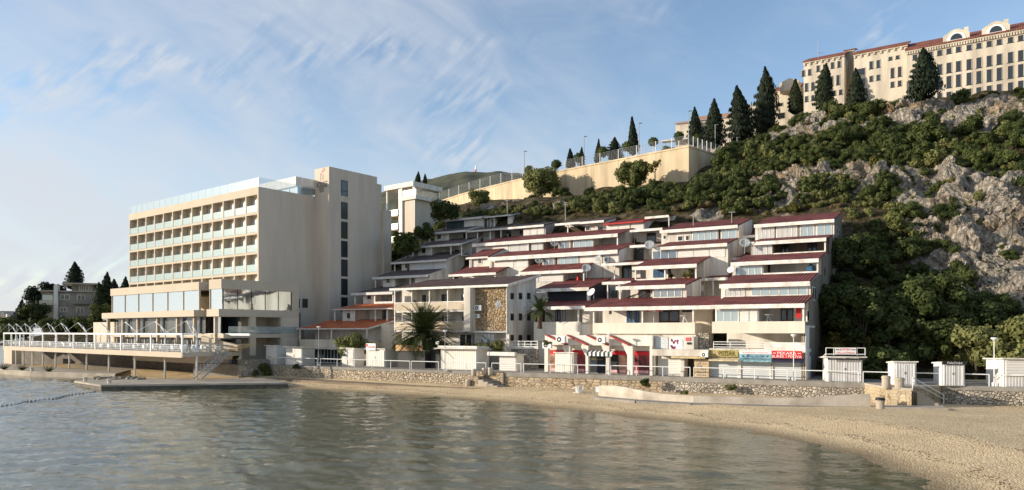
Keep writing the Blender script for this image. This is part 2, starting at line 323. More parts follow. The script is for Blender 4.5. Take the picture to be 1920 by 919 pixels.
# ================================================================ SETTING
EDGE = [(110, 18), (75, 38), (40.7, 57.3), (25.8, 64.6), (14.3, 71.5), (0, 77.9), (-16.7, 86.8), (-32.7, 97), (-37.0, 96.6)]
PZ = 2.2
def edge(px, poly=EDGE):
    k = (px - CX) / F
    for (a, b), (c, d) in zip(poly[:-1], poly[1:]):
        den = (c - a) - k * (d - b)
        if abs(den) < 1e-9: continue
        t = (k * b - a) / den
        if -1e-6 <= t <= 1 + 1e-6: return Vector((a + (c - a) * t, b + (d - b) * t, 0))
    raise ValueError(px)
def seg_dist(P, poly):
    best = np.full(len(P), 1e9)
    for (a, b) in zip(poly[:-1], poly[1:]):
        a = np.array(a, float); b = np.array(b, float); ab = b - a
        t = np.clip(((P - a) @ ab) / (ab @ ab), 0, 1); best = np.minimum(best, np.linalg.norm(P - (a + t[:, None] * ab), axis=1))
    return best
def inside(P, poly):
    x, y = P[:, 0], P[:, 1]; r = np.zeros(len(P), bool); n = len(poly)
    for i in range(n):
        (x0, y0), (x1, y1) = poly[i], poly[(i + 1) % n]
        c = ((y0 > y) != (y1 > y)) & (x < (x1 - x0) * (y - y0) / ((y1 - y0) if y1 != y0 else 1e-9) + x0); r ^= c
    return r
def grid_obj(name, xs, ys, Z, m, col=None, mask=None):
    nx, ny = len(xs), len(ys); X, Y = np.meshgrid(xs, ys)
    co = np.stack([X, Y, Z], -1).reshape(-1, 3) if not isinstance(Z, tuple) else np.stack(Z, -1).reshape(-1, 3)
    i = np.arange(nx * ny).reshape(ny, nx); q = np.stack([i[:-1, :-1], i[:-1, 1:], i[1:, 1:], i[1:, :-1]], -1).reshape(-1, 4)
    if mask is not None: q = q[mask[q].all(1)]
    return raw_obj(name, co, q, m, col)
def raw_obj(name, co, q, m, col=None, smooth=True):
    k = q.shape[1]; me = bpy.data.meshes.new(name); me.vertices.add(len(co)); me.vertices.foreach_set('co', co.astype(np.float32).ravel())
    me.loops.add(q.size); me.loops.foreach_set('vertex_index', q.astype(np.int32).ravel())
    me.polygons.add(len(q)); me.polygons.foreach_set('loop_start', np.arange(0, q.size, k, dtype=np.int32)); me.polygons.foreach_set('loop_total', np.full(len(q), k, np.int32))
    me.polygons.foreach_set('use_smooth', np.full(len(q), smooth)); me.materials.append(m)
    if col is not None:
        a = me.attributes.new('mask', 'FLOAT', 'POINT'); a.data.foreach_set('value', col.astype(np.float32).ravel())
    me.update(calc_edges=True); me.validate(); o = bpy.data.objects.new(name, me); COL.objects.link(o); return o
def fbm(P, sc, oct=5, seed=0, fn=None):
    out = np.empty(len(P))
    for i, p in enumerate(P): out[i] = noise.fractal(Vector((p[0] * sc + seed, p[1] * sc, p[2] * sc)), .9, 2.1, oct)
    return out
# ---------------------------------------------------------------- beach and sea bed (one sheet)
WATER = [(-110, 128), (-76, 112), (-62, 105), (-50, 96), (-40, 92), (-26.4, 85), (-17.5, 79.2), (-8.65, 73), (0, 66.5), (6.2, 59.5), (10.9, 54.5), (15.8, 48.4), (17.6, 43.7), (18.7, 39.2), (18.6, 33.6), (17.8, 30.4), (16, 24), (12, 12), (8, -10)]
LAND = WATER + [(200, -10), (200, 300), (-110, 300)]
xs = np.arange(-112, 112, .6); ys = np.arange(-10, 132, .6)
X, Y = np.meshgrid(xs, ys); P = np.stack([X.ravel(), Y.ravel()], -1)
dist = seg_dist(P, WATER); ins = inside(P, LAND); sgn = np.where(ins, dist, -dist)
Zb = np.where(sgn > 0, np.minimum(.72, .105 * sgn), np.maximum(-3.5, .085 * sgn)); 
Zb = Zb + .035 * np.sin(P[:, 0] * .31 + 1.3 * np.sin(P[:, 1] * .21)) * (sgn > 1) + .05 * np.exp(-((sgn - 7) / 1.2) ** 2) + .04 * np.exp(-((sgn - 3) / .5) ** 2)
bm_ = bpy.data.materials.new('beach_pebbles'); bm_.use_nodes = True; t, b = nodes(bm_); b.inputs['Roughness'].default_value = .9; b.inputs['Specular IOR Level'].default_value = .2
g = t.nodes.new('ShaderNodeNewGeometry'); lk = t.links.new
def tn(kind, **kw):
    n = t.nodes.new(kind)
    for k, v in kw.items():
        if k in n.inputs: n.inputs[k].default_value = v
        else: setattr(n, k, v)
    return n
vo = tn('ShaderNodeTexVoronoi', Scale=11.5); lk(g.outputs['Position'], vo.inputs['Vector'])
vo2 = tn('ShaderNodeTexVoronoi', Scale=23.0); lk(g.outputs['Position'], vo2.inputs['Vector'])
sp = tn('ShaderNodeSeparateColor'); lk(vo.outputs['Color'], sp.inputs[0]); sp2 = tn('ShaderNodeSeparateColor'); lk(vo2.outputs['Color'], sp2.inputs[0])
av = tn('ShaderNodeMath', operation='ADD'); lk(sp.outputs[0], av.inputs[0]); lk(sp2.outputs[0], av.inputs[1])
r = tn('ShaderNodeValToRGB'); lk(av.outputs[0], r.inputs[0]); mm = tn('ShaderNodeMath', operation='MULTIPLY'); lk(av.outputs[0], mm.inputs[0]); mm.inputs[1].default_value = .5; lk(mm.outputs[0], r.inputs[0])
r.color_ramp.elements[0].color = (.36, .245, .145, 1); r.color_ramp.elements[1].color = (.86, .70, .45, 1); e = r.color_ramp.elements.new(.5); e.color = (.64, .49, .29, 1)
nb = tn('ShaderNodeTexNoise', Scale=.22, Detail=6.0, Roughness=.6); lk(g.outputs['Position'], nb.inputs['Vector'])
mr = tn('ShaderNodeMapRange'); lk(nb.outputs['Fac'], mr.inputs[0]); mr.inputs['From Min'].default_value = .35; mr.inputs['From Max'].default_value = .65; mr.inputs['To Min'].default_value = .88; mr.inputs['To Max'].default_value = 1.1
ml = tn('ShaderNodeMix', data_type='RGBA', blend_type='MULTIPLY'); ml.inputs['Factor'].default_value = 1; lk(r.outputs[0], ml.inputs['A']); lk(mr.outputs[0], ml.inputs['B'])
at = tn('ShaderNodeAttribute', attribute_name='mask')            # signed distance to the waterline
wet = tn('ShaderNodeMapRange'); lk(at.outputs['Fac'], wet.inputs[0]); wet.inputs['From Min'].default_value = .2; wet.inputs['From Max'].default_value = 2.2; wet.inputs['To Min'].default_value = .42
m2 = tn('ShaderNodeMix', data_type='RGBA', blend_type='MULTIPLY'); m2.inputs['Factor'].default_value = 1; lk(ml.outputs['Result'], m2.inputs['A']); lk(wet.outputs[0], m2.inputs['B'])
deep = tn('ShaderNodeMapRange'); lk(at.outputs['Fac'], deep.inputs[0]); deep.inputs['From Min'].default_value = -4; deep.inputs['From Max'].default_value = -22; 
m3 = tn('ShaderNodeMix', data_type='RGBA'); lk(deep.outputs[0], m3.inputs['Factor']); lk(m2.outputs['Result'], m3.inputs['A']); m3.inputs['B'].default_value = (.05, .065, .045, 1)
wn = tn('ShaderNodeTexNoise', Scale=.35, Detail=3.0); lk(g.outputs['Position'], wn.inputs['Vector']); wn2 = tn('ShaderNodeTexNoise', Scale=7.0, Detail=4.0); lk(g.outputs['Position'], wn2.inputs['Vector'])
def band(centre, wid, thr):                                       # lines of dark sea weed and driftwood crumbs left by the waves
    a1 = tn('ShaderNodeMath', operation='MULTIPLY_ADD'); lk(wn.outputs['Fac'], a1.inputs[0]); a1.inputs[1].default_value = 3.2; lk(at.outputs['Fac'], a1.inputs[2])
    a2 = tn('ShaderNodeMath', operation='COMPARE'); lk(a1.outputs[0], a2.inputs[0]); a2.inputs[1].default_value = centre; a2.inputs[2].default_value = wid
    a3 = tn('ShaderNodeMath', operation='GREATER_THAN'); lk(wn2.outputs['Fac'], a3.inputs[0]); a3.inputs[1].default_value = thr
    a4 = tn('ShaderNodeMath', operation='MULTIPLY'); lk(a2.outputs[0], a4.inputs[0]); lk(a3.outputs[0], a4.inputs[1]); return a4.outputs[0]
prev_ = m3.outputs['Result']
for c_, w_, th in ((4.2, .35, .56), (8.2, .3, .58), (12.5, .5, .6)):
    mm_ = tn('ShaderNodeMix', data_type='RGBA'); lk(band(c_, w_, th), mm_.inputs['Factor']); lk(prev_, mm_.inputs['A']); mm_.inputs['B'].default_value = (.16, .11, .065, 1); prev_ = mm_.outputs['Result']
lk(prev_, b.inputs['Base Color'])
bp = tn('ShaderNodeBump', Strength=1.0, Distance=.06); lk(vo.outputs['Distance'], bp.inputs['Height']); bp.invert = True; lk(bp.outputs[0], b.inputs['Normal'])
beach = struct(grid_obj('beach', xs, ys, Zb.reshape(X.shape), bm_, sgn)); BEACH_S = sgn
def beach_z(x, y):
    p = np.array([[x, y]]); d = seg_dist(p, WATER)[0]; return min(.72, .105 * d) if inside(p, LAND)[0] else max(-3.5, -.085 * d)
# ---------------------------------------------------------------- sea
xs2 = np.arange(-75, 26, .26); ys2 = np.arange(20, 104, .26); X2, Y2 = np.meshgrid(xs2, ys2); Zs = np.zeros_like(X2)
for i in range(46):
    lam = .6 * 10 ** (rng.random() ** 1.5 * 1.08); th = R(68 + rng.normal() * 24); k = 2 * math.pi / lam
    Zs += .0054 * lam ** .5 * np.sin(k * (X2 * math.cos(th) + Y2 * math.sin(th)) + rng.random() * 6.28 + .8 * np.sin(X2 * .13 + i) + .5 * np.sin(Y2 * .1 + i * 2))
calm = 1 / (1 + np.exp(-(-X2 + 6) / 9)); Zs *= .45 + .75 * calm
fade = np.minimum(1, np.minimum(np.minimum(X2 + 75, 26 - X2), np.minimum(Y2 - 20, 104 - Y2)) / 6).clip(0, 1); Zs *= fade
sm = bpy.data.materials.new('sea_water'); sm.use_nodes = True; t, b = nodes(sm); t.nodes.remove(b); lk = t.links.new
g = tn('ShaderNodeNewGeometry'); mp = tn('ShaderNodeMapping'); lk(g.outputs['Position'], mp.inputs[0]); mp.inputs['Rotation'].default_value = (0, 0, R(-12)); mp.inputs['Scale'].default_value = (.75, 1.5, 1)
n1 = tn('ShaderNodeTexNoise', Scale=2.6, Detail=4.0, Roughness=.62, Distortion=.3); lk(mp.outputs[0], n1.inputs['Vector'])
bp = tn('ShaderNodeBump', Strength=.5, Distance=.07); lk(n1.outputs['Fac'], bp.inputs['Height'])
gl = tn('ShaderNodeBsdfGlossy', Roughness=.07); lk(bp.outputs[0], gl.inputs['Normal']); gl.inputs['Color'].default_value = (.95, .96, .97, 1)
tr = tn('ShaderNodeBsdfTransparent'); tr.inputs[0].default_value = (.60, .58, .46, 1)
df = tn('ShaderNodeBsdfDiffuse'); df.inputs[0].default_value = (.27, .26, .135, 1)
mb_ = tn('ShaderNodeMixShader'); mb_.inputs[0].default_value = .42; lk(tr.outputs[0], mb_.inputs[1]); lk(df.outputs[0], mb_.inputs[2])
fr_ = tn('ShaderNodeFresnel', IOR=1.5); lk(bp.outputs[0], fr_.inputs['Normal'])
ms = tn('ShaderNodeMixShader'); lk(fr_.outputs[0], ms.inputs[0]); lk(mb_.outputs[0], ms.inputs[1]); lk(gl.outputs[0], ms.inputs[2]); lk(ms.outputs[0], t.nodes['Material Output'].inputs['Surface'])
nx, ny = len(xs2), len(ys2); co = np.stack([X2, Y2, Zs], -1).reshape(-1, 3); idx = np.arange(nx * ny).reshape(ny, nx)
q = np.stack([idx[:-1, :-1], idx[:-1, 1:], idx[1:, 1:], idx[1:, :-1]], -1).reshape(-1, 4)
x0, x1, y0, y1 = xs2[0], xs2[-1], ys2[0], ys2[-1]; B = len(co); BIG = 6000
ext = np.array([(-BIG, -400, 0), (BIG, -400, 0), (-BIG, y0, 0), (x0, y0, 0), (x1, y0, 0), (BIG, y0, 0), (-BIG, y1, 0), (x0, y1, 0), (x1, y1, 0), (BIG, y1, 0), (-BIG, BIG, 0), (BIG, BIG, 0)], float)
eq = np.array([(0, 1, 5, 2), (2, 3, 7, 6), (4, 5, 9, 8), (6, 9, 11, 10)]) + B
struct(raw_obj('sea', np.vstack([co, ext]), np.vstack([q, eq]), sm))
# ---------------------------------------------------------------- promenade slab
back = [(135, 60), (85, 72), (52, 80), (30, 82), (12, 92), (-5, 100), (-20, 108), (-31, 112), (-44, 104)]
pr = MB(); pr.prism([(x + .14, y + .27) for x, y in EDGE] + [(-44, 99.5)] + back[::-1], .2, PZ); struct(pr.build('promenade', PAVE))
# ---------------------------------------------------------------- hillside terrain
ctrl = []
def c3(px, py, d): ctrl.append(tuple(W(px, py, d)))
for p in [(28, 69, 2.0), (45, 65, 2.0), (60, 59, 2), (80, 50, 2.4), (120, 46, 4), (10, 80, 2), (-10, 92, 2), (-28, 104, 3), (-45, 100, 2.5), (-28, 114, 7.5), (-50, 118, 5), (-80, 120, 3), (-60, 150, 8), (-95, 150, 6), (30, 90, 13), (15, 92, 9), (0, 98, 8), (-12, 106, 9), (20, 104, 19), (5, 112, 18), (-8, 118, 17), (-14, 125, 19), (-20, 135, 20), (-100, 220, 14), (-60, 230, 22), (130, 80, 24), (130, 130, 52), (130, 200, 62), (40, 92, 17)]: ctrl.append(p)
for a in [(1850, 560, 77), (1850, 480, 84), (1850, 400, 90), (1850, 300, 102), (1850, 230, 117), (1900, 160, 131), (1720, 560, 80), (1720, 470, 88), (1720, 380, 97), (1720, 300, 108), (1720, 220, 126), (1720, 190, 138), (1600, 560, 80), (1600, 440, 93), (1600, 340, 106), (1600, 270, 122), (1600, 205, 146), (1500, 230, 152), (1500, 380, 102), (1500, 300, 118), (1440, 395, 104), (1440, 330, 116), (1440, 255, 142), (1370, 300, 136), (1370, 400, 106), (1300, 405, 106), (1300, 348, 128), (1200, 398, 112), (1200, 362, 134), (1060, 402, 118), (1060, 372, 147), (960, 398, 126), (960, 378, 158), (850, 400, 150), (840, 392, 182), (1880, 420, 88), (1780, 640, 70), (1660, 640, 72)]: c3(*a)
for p in [(30, 150, 40), (34, 140, 40), (22, 160, 40), (5, 178, 40), (-12, 205, 40), (50, 150, 42), (60, 165, 46), (90, 155, 53), (110, 150, 56), (60, 200, 46), (0, 220, 41)]: ctrl.append(p)
C = np.array(ctrl); cx_ = C[:, :2] / 50
def tps(r): return np.where(r > 1e-9, r * r * np.log(np.maximum(r, 1e-9)), 0)
Kx = tps(np.linalg.norm(cx_[:, None] - cx_[None], axis=2)) + np.eye(len(C)) * .012
Pm = np.hstack([np.ones((len(C), 1)), cx_]); A = np.block([[Kx, Pm], [Pm.T, np.zeros((3, 3))]]); sol = np.linalg.solve(A, np.concatenate([C[:, 2], np.zeros(3)]))
def terr(P):
    p = np.asarray(P, float) / 50; fd = seg_dist(np.asarray(P, float), EDGE[:-2]); out = np.empty(len(p))
    for i in range(0, len(p), 20000):
        q_ = p[i:i + 20000]; out[i:i + 20000] = tps(np.linalg.norm(q_[:, None] - cx_[None], axis=2)) @ sol[:-3] + np.hstack([np.ones((len(q_), 1)), q_]) @ sol[-3:]
    return np.minimum(out, 1.9 + .8 * np.maximum(fd - 9.3, -1))
def terr1(x, y): return float(terr([[x, y]])[0])
def on_hill(px, py, d0=66, d1=260):
    """first point of the sight line through (px, py) that lies on the hillside"""
    ds = np.arange(d0, d1, .5); P_ = np.stack([(px - CX) / F * ds, ds], -1); z = EYE - (py - HY) / F * ds; h = terr(P_)
    k = np.where(h >= z)[0]
    if len(k) == 0: return None
    return Vector((P_[k[0], 0], P_[k[0], 1], h[k[0]]))
# bare rock patches, as discs on the ground
ROCKS = []
for px, py, r_ in [(1450, 262, 5), (1500, 246, 6.5), (1535, 238, 4), (1640, 225, 3), (1690, 218, 6.5), (1730, 205, 5), (1800, 235, 6.5), (1835, 215, 7), (1870, 200, 6), (1910, 215, 5), (1420, 345, 3.5), (1480, 335, 5.5), (1525, 330, 5), (1470, 375, 4.5), (1590, 325, 5), (1640, 345, 5), (1690, 345, 5.5), (1740, 350, 6), (1800, 360, 7), (1850, 365, 7), (1780, 400, 6.5), (1840, 415, 7), (1900, 405, 6), (1890, 455, 7), (1800, 440, 6), (1760, 420, 4), (1795, 520, 5), (1810, 555, 4.5), (1780, 500, 4), (1900, 520, 5), (1850, 480, 5), (1905, 560, 4), (1330, 400, 2.5), (1210, 340, 2.5), (1150, 372, 2), (1050, 385, 2.2), (1000, 372, 2.5), (960, 385, 2.5), (925, 388, 3), (1330, 325, 2.5), (1270, 330, 2.2)]:
    h = on_hill(px, py)
    if h: ROCKS.append((h.x, h.y - (1.5 if py < 270 else 0), h.z, r_ * (1.3 if py < 270 else 1.05)))
RK = np.array(ROCKS)
def rockmask(P):
    m = np.zeros(len(P))
    for x, y, z, r_ in ROCKS: m = np.maximum(m, np.clip(1.25 - np.hypot(P[:, 0] - x, P[:, 1] - y) / (r_ * .8), 0, 1))
    return m
xs = np.arange(-100, 132, .45); ys = np.arange(58, 232, .45); X, Y = np.meshgrid(xs, ys); P = np.stack([X.ravel(), Y.ravel()], -1)
H = terr(P); RM = rockmask(P); gy, gx = np.gradient(H.reshape(X.shape), .45); nrm = np.stack([-gx, -gy, np.ones_like(gx)], -1).reshape(-1, 3); nrm /= np.linalg.norm(nrm, axis=1)[:, None]
P3 = np.column_stack([P, H]); vis = (RM > .02); disp = np.zeros(len(P)); 
idx = np.where(vis)[0]
for i in idx:
    p = P3[i]; a = noise.ridged_multi_fractal(Vector((p[0] * .30 + p[2] * .08, p[1] * .3, p[2] * .2)), .85, 2.2, 6, 1, 2); bb = noise.cell(Vector((p[0] * .35, p[1] * .35, p[2] * .3)))
    q_ = (p[0] * .8 + p[2] * .7, p[1] * .5, p[2] * .9 - p[0] * .5); a2 = noise.ridged_multi_fractal(Vector(q_), .9, 2.1, 4, 1, 2); disp[i] = (a - 1.1) * 1.6 + bb * .6 + (a2 - 1.1) * .65
base_n = fbm(P3[::1], .12, 3, 9); low_ = np.clip((H - 3) / 8, 0, 1)
disp = disp * RM + base_n * .8 * low_
co = P3 + nrm * disp[:, None]
keep = seg_dist(P, EDGE) > 8.5; landside = inside(P, EDGE + [(-45, 104), (-100, 130), (-100, 300), (200, 300), (200, 18)])
keep = keep & landside & ~((P[:, 0] < -46) & (P[:, 1] < 118 - .35 * (P[:, 0] + 46)))
hm = bpy.data.materials.new('hillside_rock_and_soil'); hm.use_nodes = True; t, b = nodes(hm); lk = t.links.new; b.inputs['Roughness'].default_value = .95; b.inputs['Specular IOR Level'].default_value = .1
def rock_nodes():
    g = tn('ShaderNodeNewGeometry')
    n1 = tn('ShaderNodeTexNoise', Scale=1.1, Detail=9.0, Roughness=.72, Distortion=.6); lk(g.outputs['Position'], n1.inputs['Vector'])
    r = tn('ShaderNodeValToRGB'); lk(n1.outputs['Fac'], r.inputs[0]); el = r.color_ramp.elements; el[0].position = .30; el[0].color = (.15, .125, .095, 1); el[1].position = .64; el[1].color = (.66, .60, .51, 1); e = el.new(.48); e.color = (.41, .36, .29, 1)
    n2 = tn('ShaderNodeTexNoise', Scale=.12, Detail=3.0); lk(g.outputs['Position'], n2.inputs['Vector'])
    mr = tn('ShaderNodeMapRange'); lk(n2.outputs['Fac'], mr.inputs[0]); mr.inputs['From Min'].default_value = .52; mr.inputs['From Max'].default_value = .7; mr.inputs['To Max'].default_value = .65
    mx = tn('ShaderNodeMix', data_type='RGBA', blend_type='MULTIPLY'); lk(mr.outputs[0], mx.inputs['Factor']); lk(r.outputs[0], mx.inputs['A']); mx.inputs['B'].default_value = (1.0, .74, .46, 1)
    vo = tn('ShaderNodeTexVoronoi', Scale=1.7, feature='DISTANCE_TO_EDGE'); mpp = tn('ShaderNodeMapping'); mpp.inputs['Scale'].default_value = (1, 1, .6); mpp.inputs['Rotation'].default_value = (.5, .3, .2)
    ad = tn('ShaderNodeVectorMath', operation='MULTIPLY_ADD'); lk(n1.outputs['Color'], ad.inputs[0]); ad.inputs[1].default_value = (1.3, 1.3, 1.3); lk(g.outputs['Position'], ad.inputs[2]); lk(ad.outputs[0], mpp.inputs[0]); lk(mpp.outputs[0], vo.inputs['Vector'])
    cr = tn('ShaderNodeMapRange'); lk(vo.outputs['Distance'], cr.inputs[0]); cr.inputs['From Max'].default_value = .07; cr.inputs['To Min'].default_value = .5
    m2 = tn('ShaderNodeMix', data_type='RGBA', blend_type='MULTIPLY'); m2.inputs['Factor'].default_value = 1; lk(mx.outputs['Result'], m2.inputs['A']); lk(cr.outputs[0], m2.inputs['B'])
    bp = tn('ShaderNodeBump', Strength=1.0, Distance=.8); a2 = tn('ShaderNodeMath', operation='ADD'); lk(n1.outputs['Fac'], a2.inputs[0]); mn = tn('ShaderNodeMath', operation='MINIMUM'); lk(vo.outputs['Distance'], mn.inputs[0]); mn.inputs[1].default_value = .2; lk(mn.outputs[0], a2.inputs[1]); lk(a2.outputs[0], bp.inputs['Height'])
    return g, m2.outputs['Result'], bp.outputs[0]
g, rockc, rockn = rock_nodes()
at = tn('ShaderNodeAttribute', attribute_name='mask'); n3 = tn('ShaderNodeTexNoise', Scale=.9, Detail=6.0); lk(g.outputs['Position'], n3.inputs['Vector'])
ad = tn('ShaderNodeMath', operation='ADD'); lk(at.outputs['Fac'], ad.inputs[0]); lk(n3.outputs['Fac'], ad.inputs[1])
mr = tn('ShaderNodeMapRange'); lk(ad.outputs[0], mr.inputs[0]); mr.inputs['From Min'].default_value = .62; mr.inputs['From Max'].default_value = .85
sr = tn('ShaderNodeValToRGB'); lk(n3.outputs['Fac'], sr.inputs[0]); sr.color_ramp.elements[0].color = (.03, .032, .014, 1); sr.color_ramp.elements[0].position = .35; sr.color_ramp.elements[1].color = (.17, .13, .075, 1); sr.color_ramp.elements[1].position = .66
mx = tn('ShaderNodeMix', data_type='RGBA'); lk(mr.outputs[0], mx.inputs['Factor']); lk(sr.outputs[0], mx.inputs['A']); lk(rockc, mx.inputs['B']); lk(mx.outputs['Result'], b.inputs['Base Color']); lk(rockn, b.inputs['Normal'])
struct(grid_obj('hillside', xs, ys, tuple(co[:, i].reshape(X.shape) for i in range(3)), hm, RM, keep))
# rock material for separate outcrops
rm_ = bpy.data.materials.new('limestone'); rm_.use_nodes = True; t, b = nodes(rm_); lk = t.links.new; b.inputs['Roughness'].default_value = .95; b.inputs['Specular IOR Level'].default_value = .1
_, c_, n_ = rock_nodes(); lk(c_, b.inputs['Base Color']); lk(n_, b.inputs['Normal']); LIME = rm_
# ---------------------------------------------------------------- far hills
def ridge(name, d, prof, depth, m, nrough):
    pts = []; px0, px1 = prof[0][0], prof[-1][0]; xs_ = np.linspace(px0, px1, 220); hs = np.interp(xs_, [p[0] for p in prof], [p[1] for p in prof])
    nr = 26; co = []
    for j in range(nr):
        f = j / (nr - 1); dd = d - depth * (1 - f)
        for i, x in enumerate(xs_):
            top = EYE - (hs[i] - HY) / F * d; z = top * math.sin(f * math.pi / 2) ** .9
            n_ = noise.fractal(Vector((x * .02, f * 4, 3)), .9, 2, 4) * nrough * (d / F) * (.3 + .7 * f)
            co.append(((x - CX) / F * d, dd, z + n_))
    co = np.array(co); m_ = len(xs_); i = np.arange(nr * m_).reshape(nr, m_); q = np.stack([i[:-1, :-1], i[:-1, 1:], i[1:, 1:], i[1:, :-1]], -1).reshape(-1, 4)
    return struct(raw_obj(name, co, q, m))
FARH = mat('far_scrub', (.085, .085, .05), 1, .3, .06, 1, .35, col2=(.03, .038, .026))
ridge('far_hill', 520, [(560, 470), (700, 400), (760, 372), (800, 358), (835, 348), (890, 339), (935, 339), (965, 341), (1010, 344), (1080, 360), (1200, 420)], 260, FARH, 5)
FARB = mat('distant_hill', (.30, .29, .26), 1, .2, .01, col2=(.14, .15, .12))  # pale tone stands in for the haze of distance
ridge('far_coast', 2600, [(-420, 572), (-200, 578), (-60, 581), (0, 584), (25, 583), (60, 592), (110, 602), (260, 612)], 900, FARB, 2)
# ================================================================ SEA WALLS, STEPS, RAILINGS
def wall_path(name, label, pts, z0, z1, th, m, cap=None, caph=.3, capz=None, cat='wall'):
    """masonry wall along plan points (front face), thickness away from the sea"""
    root = thing(name, label, cat, (pts[0][0], pts[0][1], z0)); b = MB(); c = MB()
    for (a, d) in zip(pts[:-1], pts[1:]):
        a = Vector((a[0], a[1], 0)); d = Vector((d[0], d[1], 0)); u = (d - a).normalized(); n = Vector((-u.y, u.x, 0))
        if n.y < 0: n = -n
        h1 = z1 - (caph if cap else 0)
        def H(o, za, zb, f): b_ = [a - n * f, d - n * f, d + n * th, a + n * th]; o.hexa([(p.x, p.y, za) for p in b_] + [(p.x, p.y, zb) for p in b_])
        H(b, z0, h1, 0)
        if cap: H(c, h1, z1, .07)
    b.build('masonry', m, root)
    if cap: c.build('coping', cap, root)
    return root
def ep(*pxs): return [tuple(edge(p)[:2]) for p in pxs]
wall_path('stone_wall', 'long pale rubble stone sea wall below the white kiosks, left of the beach steps', ep(885, 800, 740, 700, 640, 580, 530, 506), .2, PZ + .02, .5, RUBBLE, PAVE, .32)
wall_path('stone_wall', 'coursed stone sea wall behind the two white plastic chairs', ep(1242, 1170, 1100, 1020, 946), .2, PZ + .02, .5, ASHLAR, PAVE, .45)
wall_path('stone_wall', 'grey rubble sea wall above the long curved concrete wall', ep(1622, 1560, 1480, 1400, 1320, 1242.3), .2, PZ + .02, .5, RUBBLE2, PAVE, .45)
wall_path('stone_wall', 'rough grey stone sea wall right of the beach stairs with the sloping handrail', [tuple(edge(p)[:2]) for p in (2200, 2050, 1960, 1900, 1830, 1766)], .2, PZ + .02, .5, RUBBLE2, PAVE, .35)
wall_path('stone_wall', 'shaded grey stone wall by the terrace stairs', [(-32.75, 97.0), (-36.2, 95.2)], .2, 2.9, .5, RUBBLE2, PAVE, .12)
# curved low concrete wall on the beach
top = [(1122, 723), (1150, 723), (1172, 726), (1205, 733), (1245, 739), (1300, 742), (1400, 745), (1470, 747), (1520, 746), (1570, 742), (1600, 740), (1632, 739)]
botx = [1122, 1200, 1300, 1400, 1500, 1632]; botd = [66.0, 62.5, 59.8, 58.6, 57.4, 56.4]
b = MB()
for (p0, t0), (p1, t1) in zip(top[:-1], top[1:]):
    d0, d1 = np.interp(p0, botx, botd), np.interp(p1, botx, botd); A_, B_ = W(p0, t0, d0), W(p1, t1, d1)
    u = Vector((B_.x - A_.x, B_.y - A_.y, 0)).normalized(); n = Vector((-u.y, u.x, 0)) * .32
    b.hexa([(A_.x, A_.y, .2), (B_.x, B_.y, .2), (B_.x + n.x, B_.y + n.y, .2), (A_.x + n.x, A_.y + n.y, .2), A_, B_, B_ + n, A_ + n])
cw = b.build('concrete_wall', mat('cream_concrete', (.52, .46, .38), .95, .12, .8, .2, 8, col2=(.36, .31, .25))); tag(cw, 'long low curved pale concrete wall on the pebble beach', 'wall')
b = MB()
for k in range(1, len(botx)):
    A_ = Vector(((botx[k - 1] - CX) / F * botd[k - 1], botd[k - 1], 0)); B_ = Vector(((botx[k] - CX) / F * botd[k], botd[k], 0)); u = (B_ - A_).normalized(); n = Vector((-u.y, u.x, 0))
    A0, B0, A1, B1 = A_ - n * .75, B_ - n * .75, A_ - n * .01, B_ - n * .01
    b.hexa([(A0.x, A0.y, .2), (B0.x, B0.y, .2), (B1.x, B1.y, .2), (A1.x, A1.y, .2), (A0.x, A0.y, .70), (B0.x, B0.y, .70), (B1.x, B1.y, .76), (A1.x, A1.y, .76)])
tag(b.build('concrete_footing', PAVE), 'thin concrete strip at the foot of the curved beach wall', 'footing')
# concrete ledge under the left rubble wall
pts = ep(506, 580, 700, 800, 885); fro = []
for p in pts: fro.append((p[0] * .965 - .6, p[1] * .965 - .6))
LEDGE = mat('brown_stained_concrete', (.23, .18, .125), .95, .15, .6, .3, 6)
b = MB().prism(pts + [ep(946)[0], (ep(946)[0][0] - .3, ep(946)[0][1] - 2.9)] + fro[::-1], -.3, .62)
struct(b.build('path', LEDGE))
# ---- beach steps at the middle
root = thing('beach_steps', 'worn stone steps with round posts in a gap of the sea wall', 'steps', (edge(915).x, edge(915).y - 2, .6))
e0, e1 = edge(884), edge(946); fs = Fr(31); 
def fxy(v): return fs.x.dot(v), fs.y.dot(v)
xa, ya = fxy(e0); xb, yb = fxy(e1); L_ = xb - xa
b = MB(); b.box(fs, xa, xb, ya - .02, ya + 1.2, .2, PZ - .02); b.box(fs, xa + .2, xa + 1.9, ya - 1.5, ya - .02, .3, 1.75); b.build('landing', ASHLAR, root)
b = MB()
for k in range(6): b.box(fs, xa + 1.9 + k * .62, xa + 1.9 + (k + 1) * .62, ya - 1.5 - (k % 2) * .05, ya - .03, .3, 1.62 - .19 * (k + 1) + .0)
b.build('step', CONC, root)
for px, d, z0, h in [(897, .9, 1.70, .85), (911, .3, PZ - .3, .75), (922.5, .3, PZ - .3, .80), (894, 1.75, .35, 1.05)]:
    e = edge(px) - fs.y * d; MB().lathe((e.x, e.y, z0), [(.27, 0), (.27, h - .12), (.3, h - .1), (.3, h)], 14).build('post', CONCW, root, True)
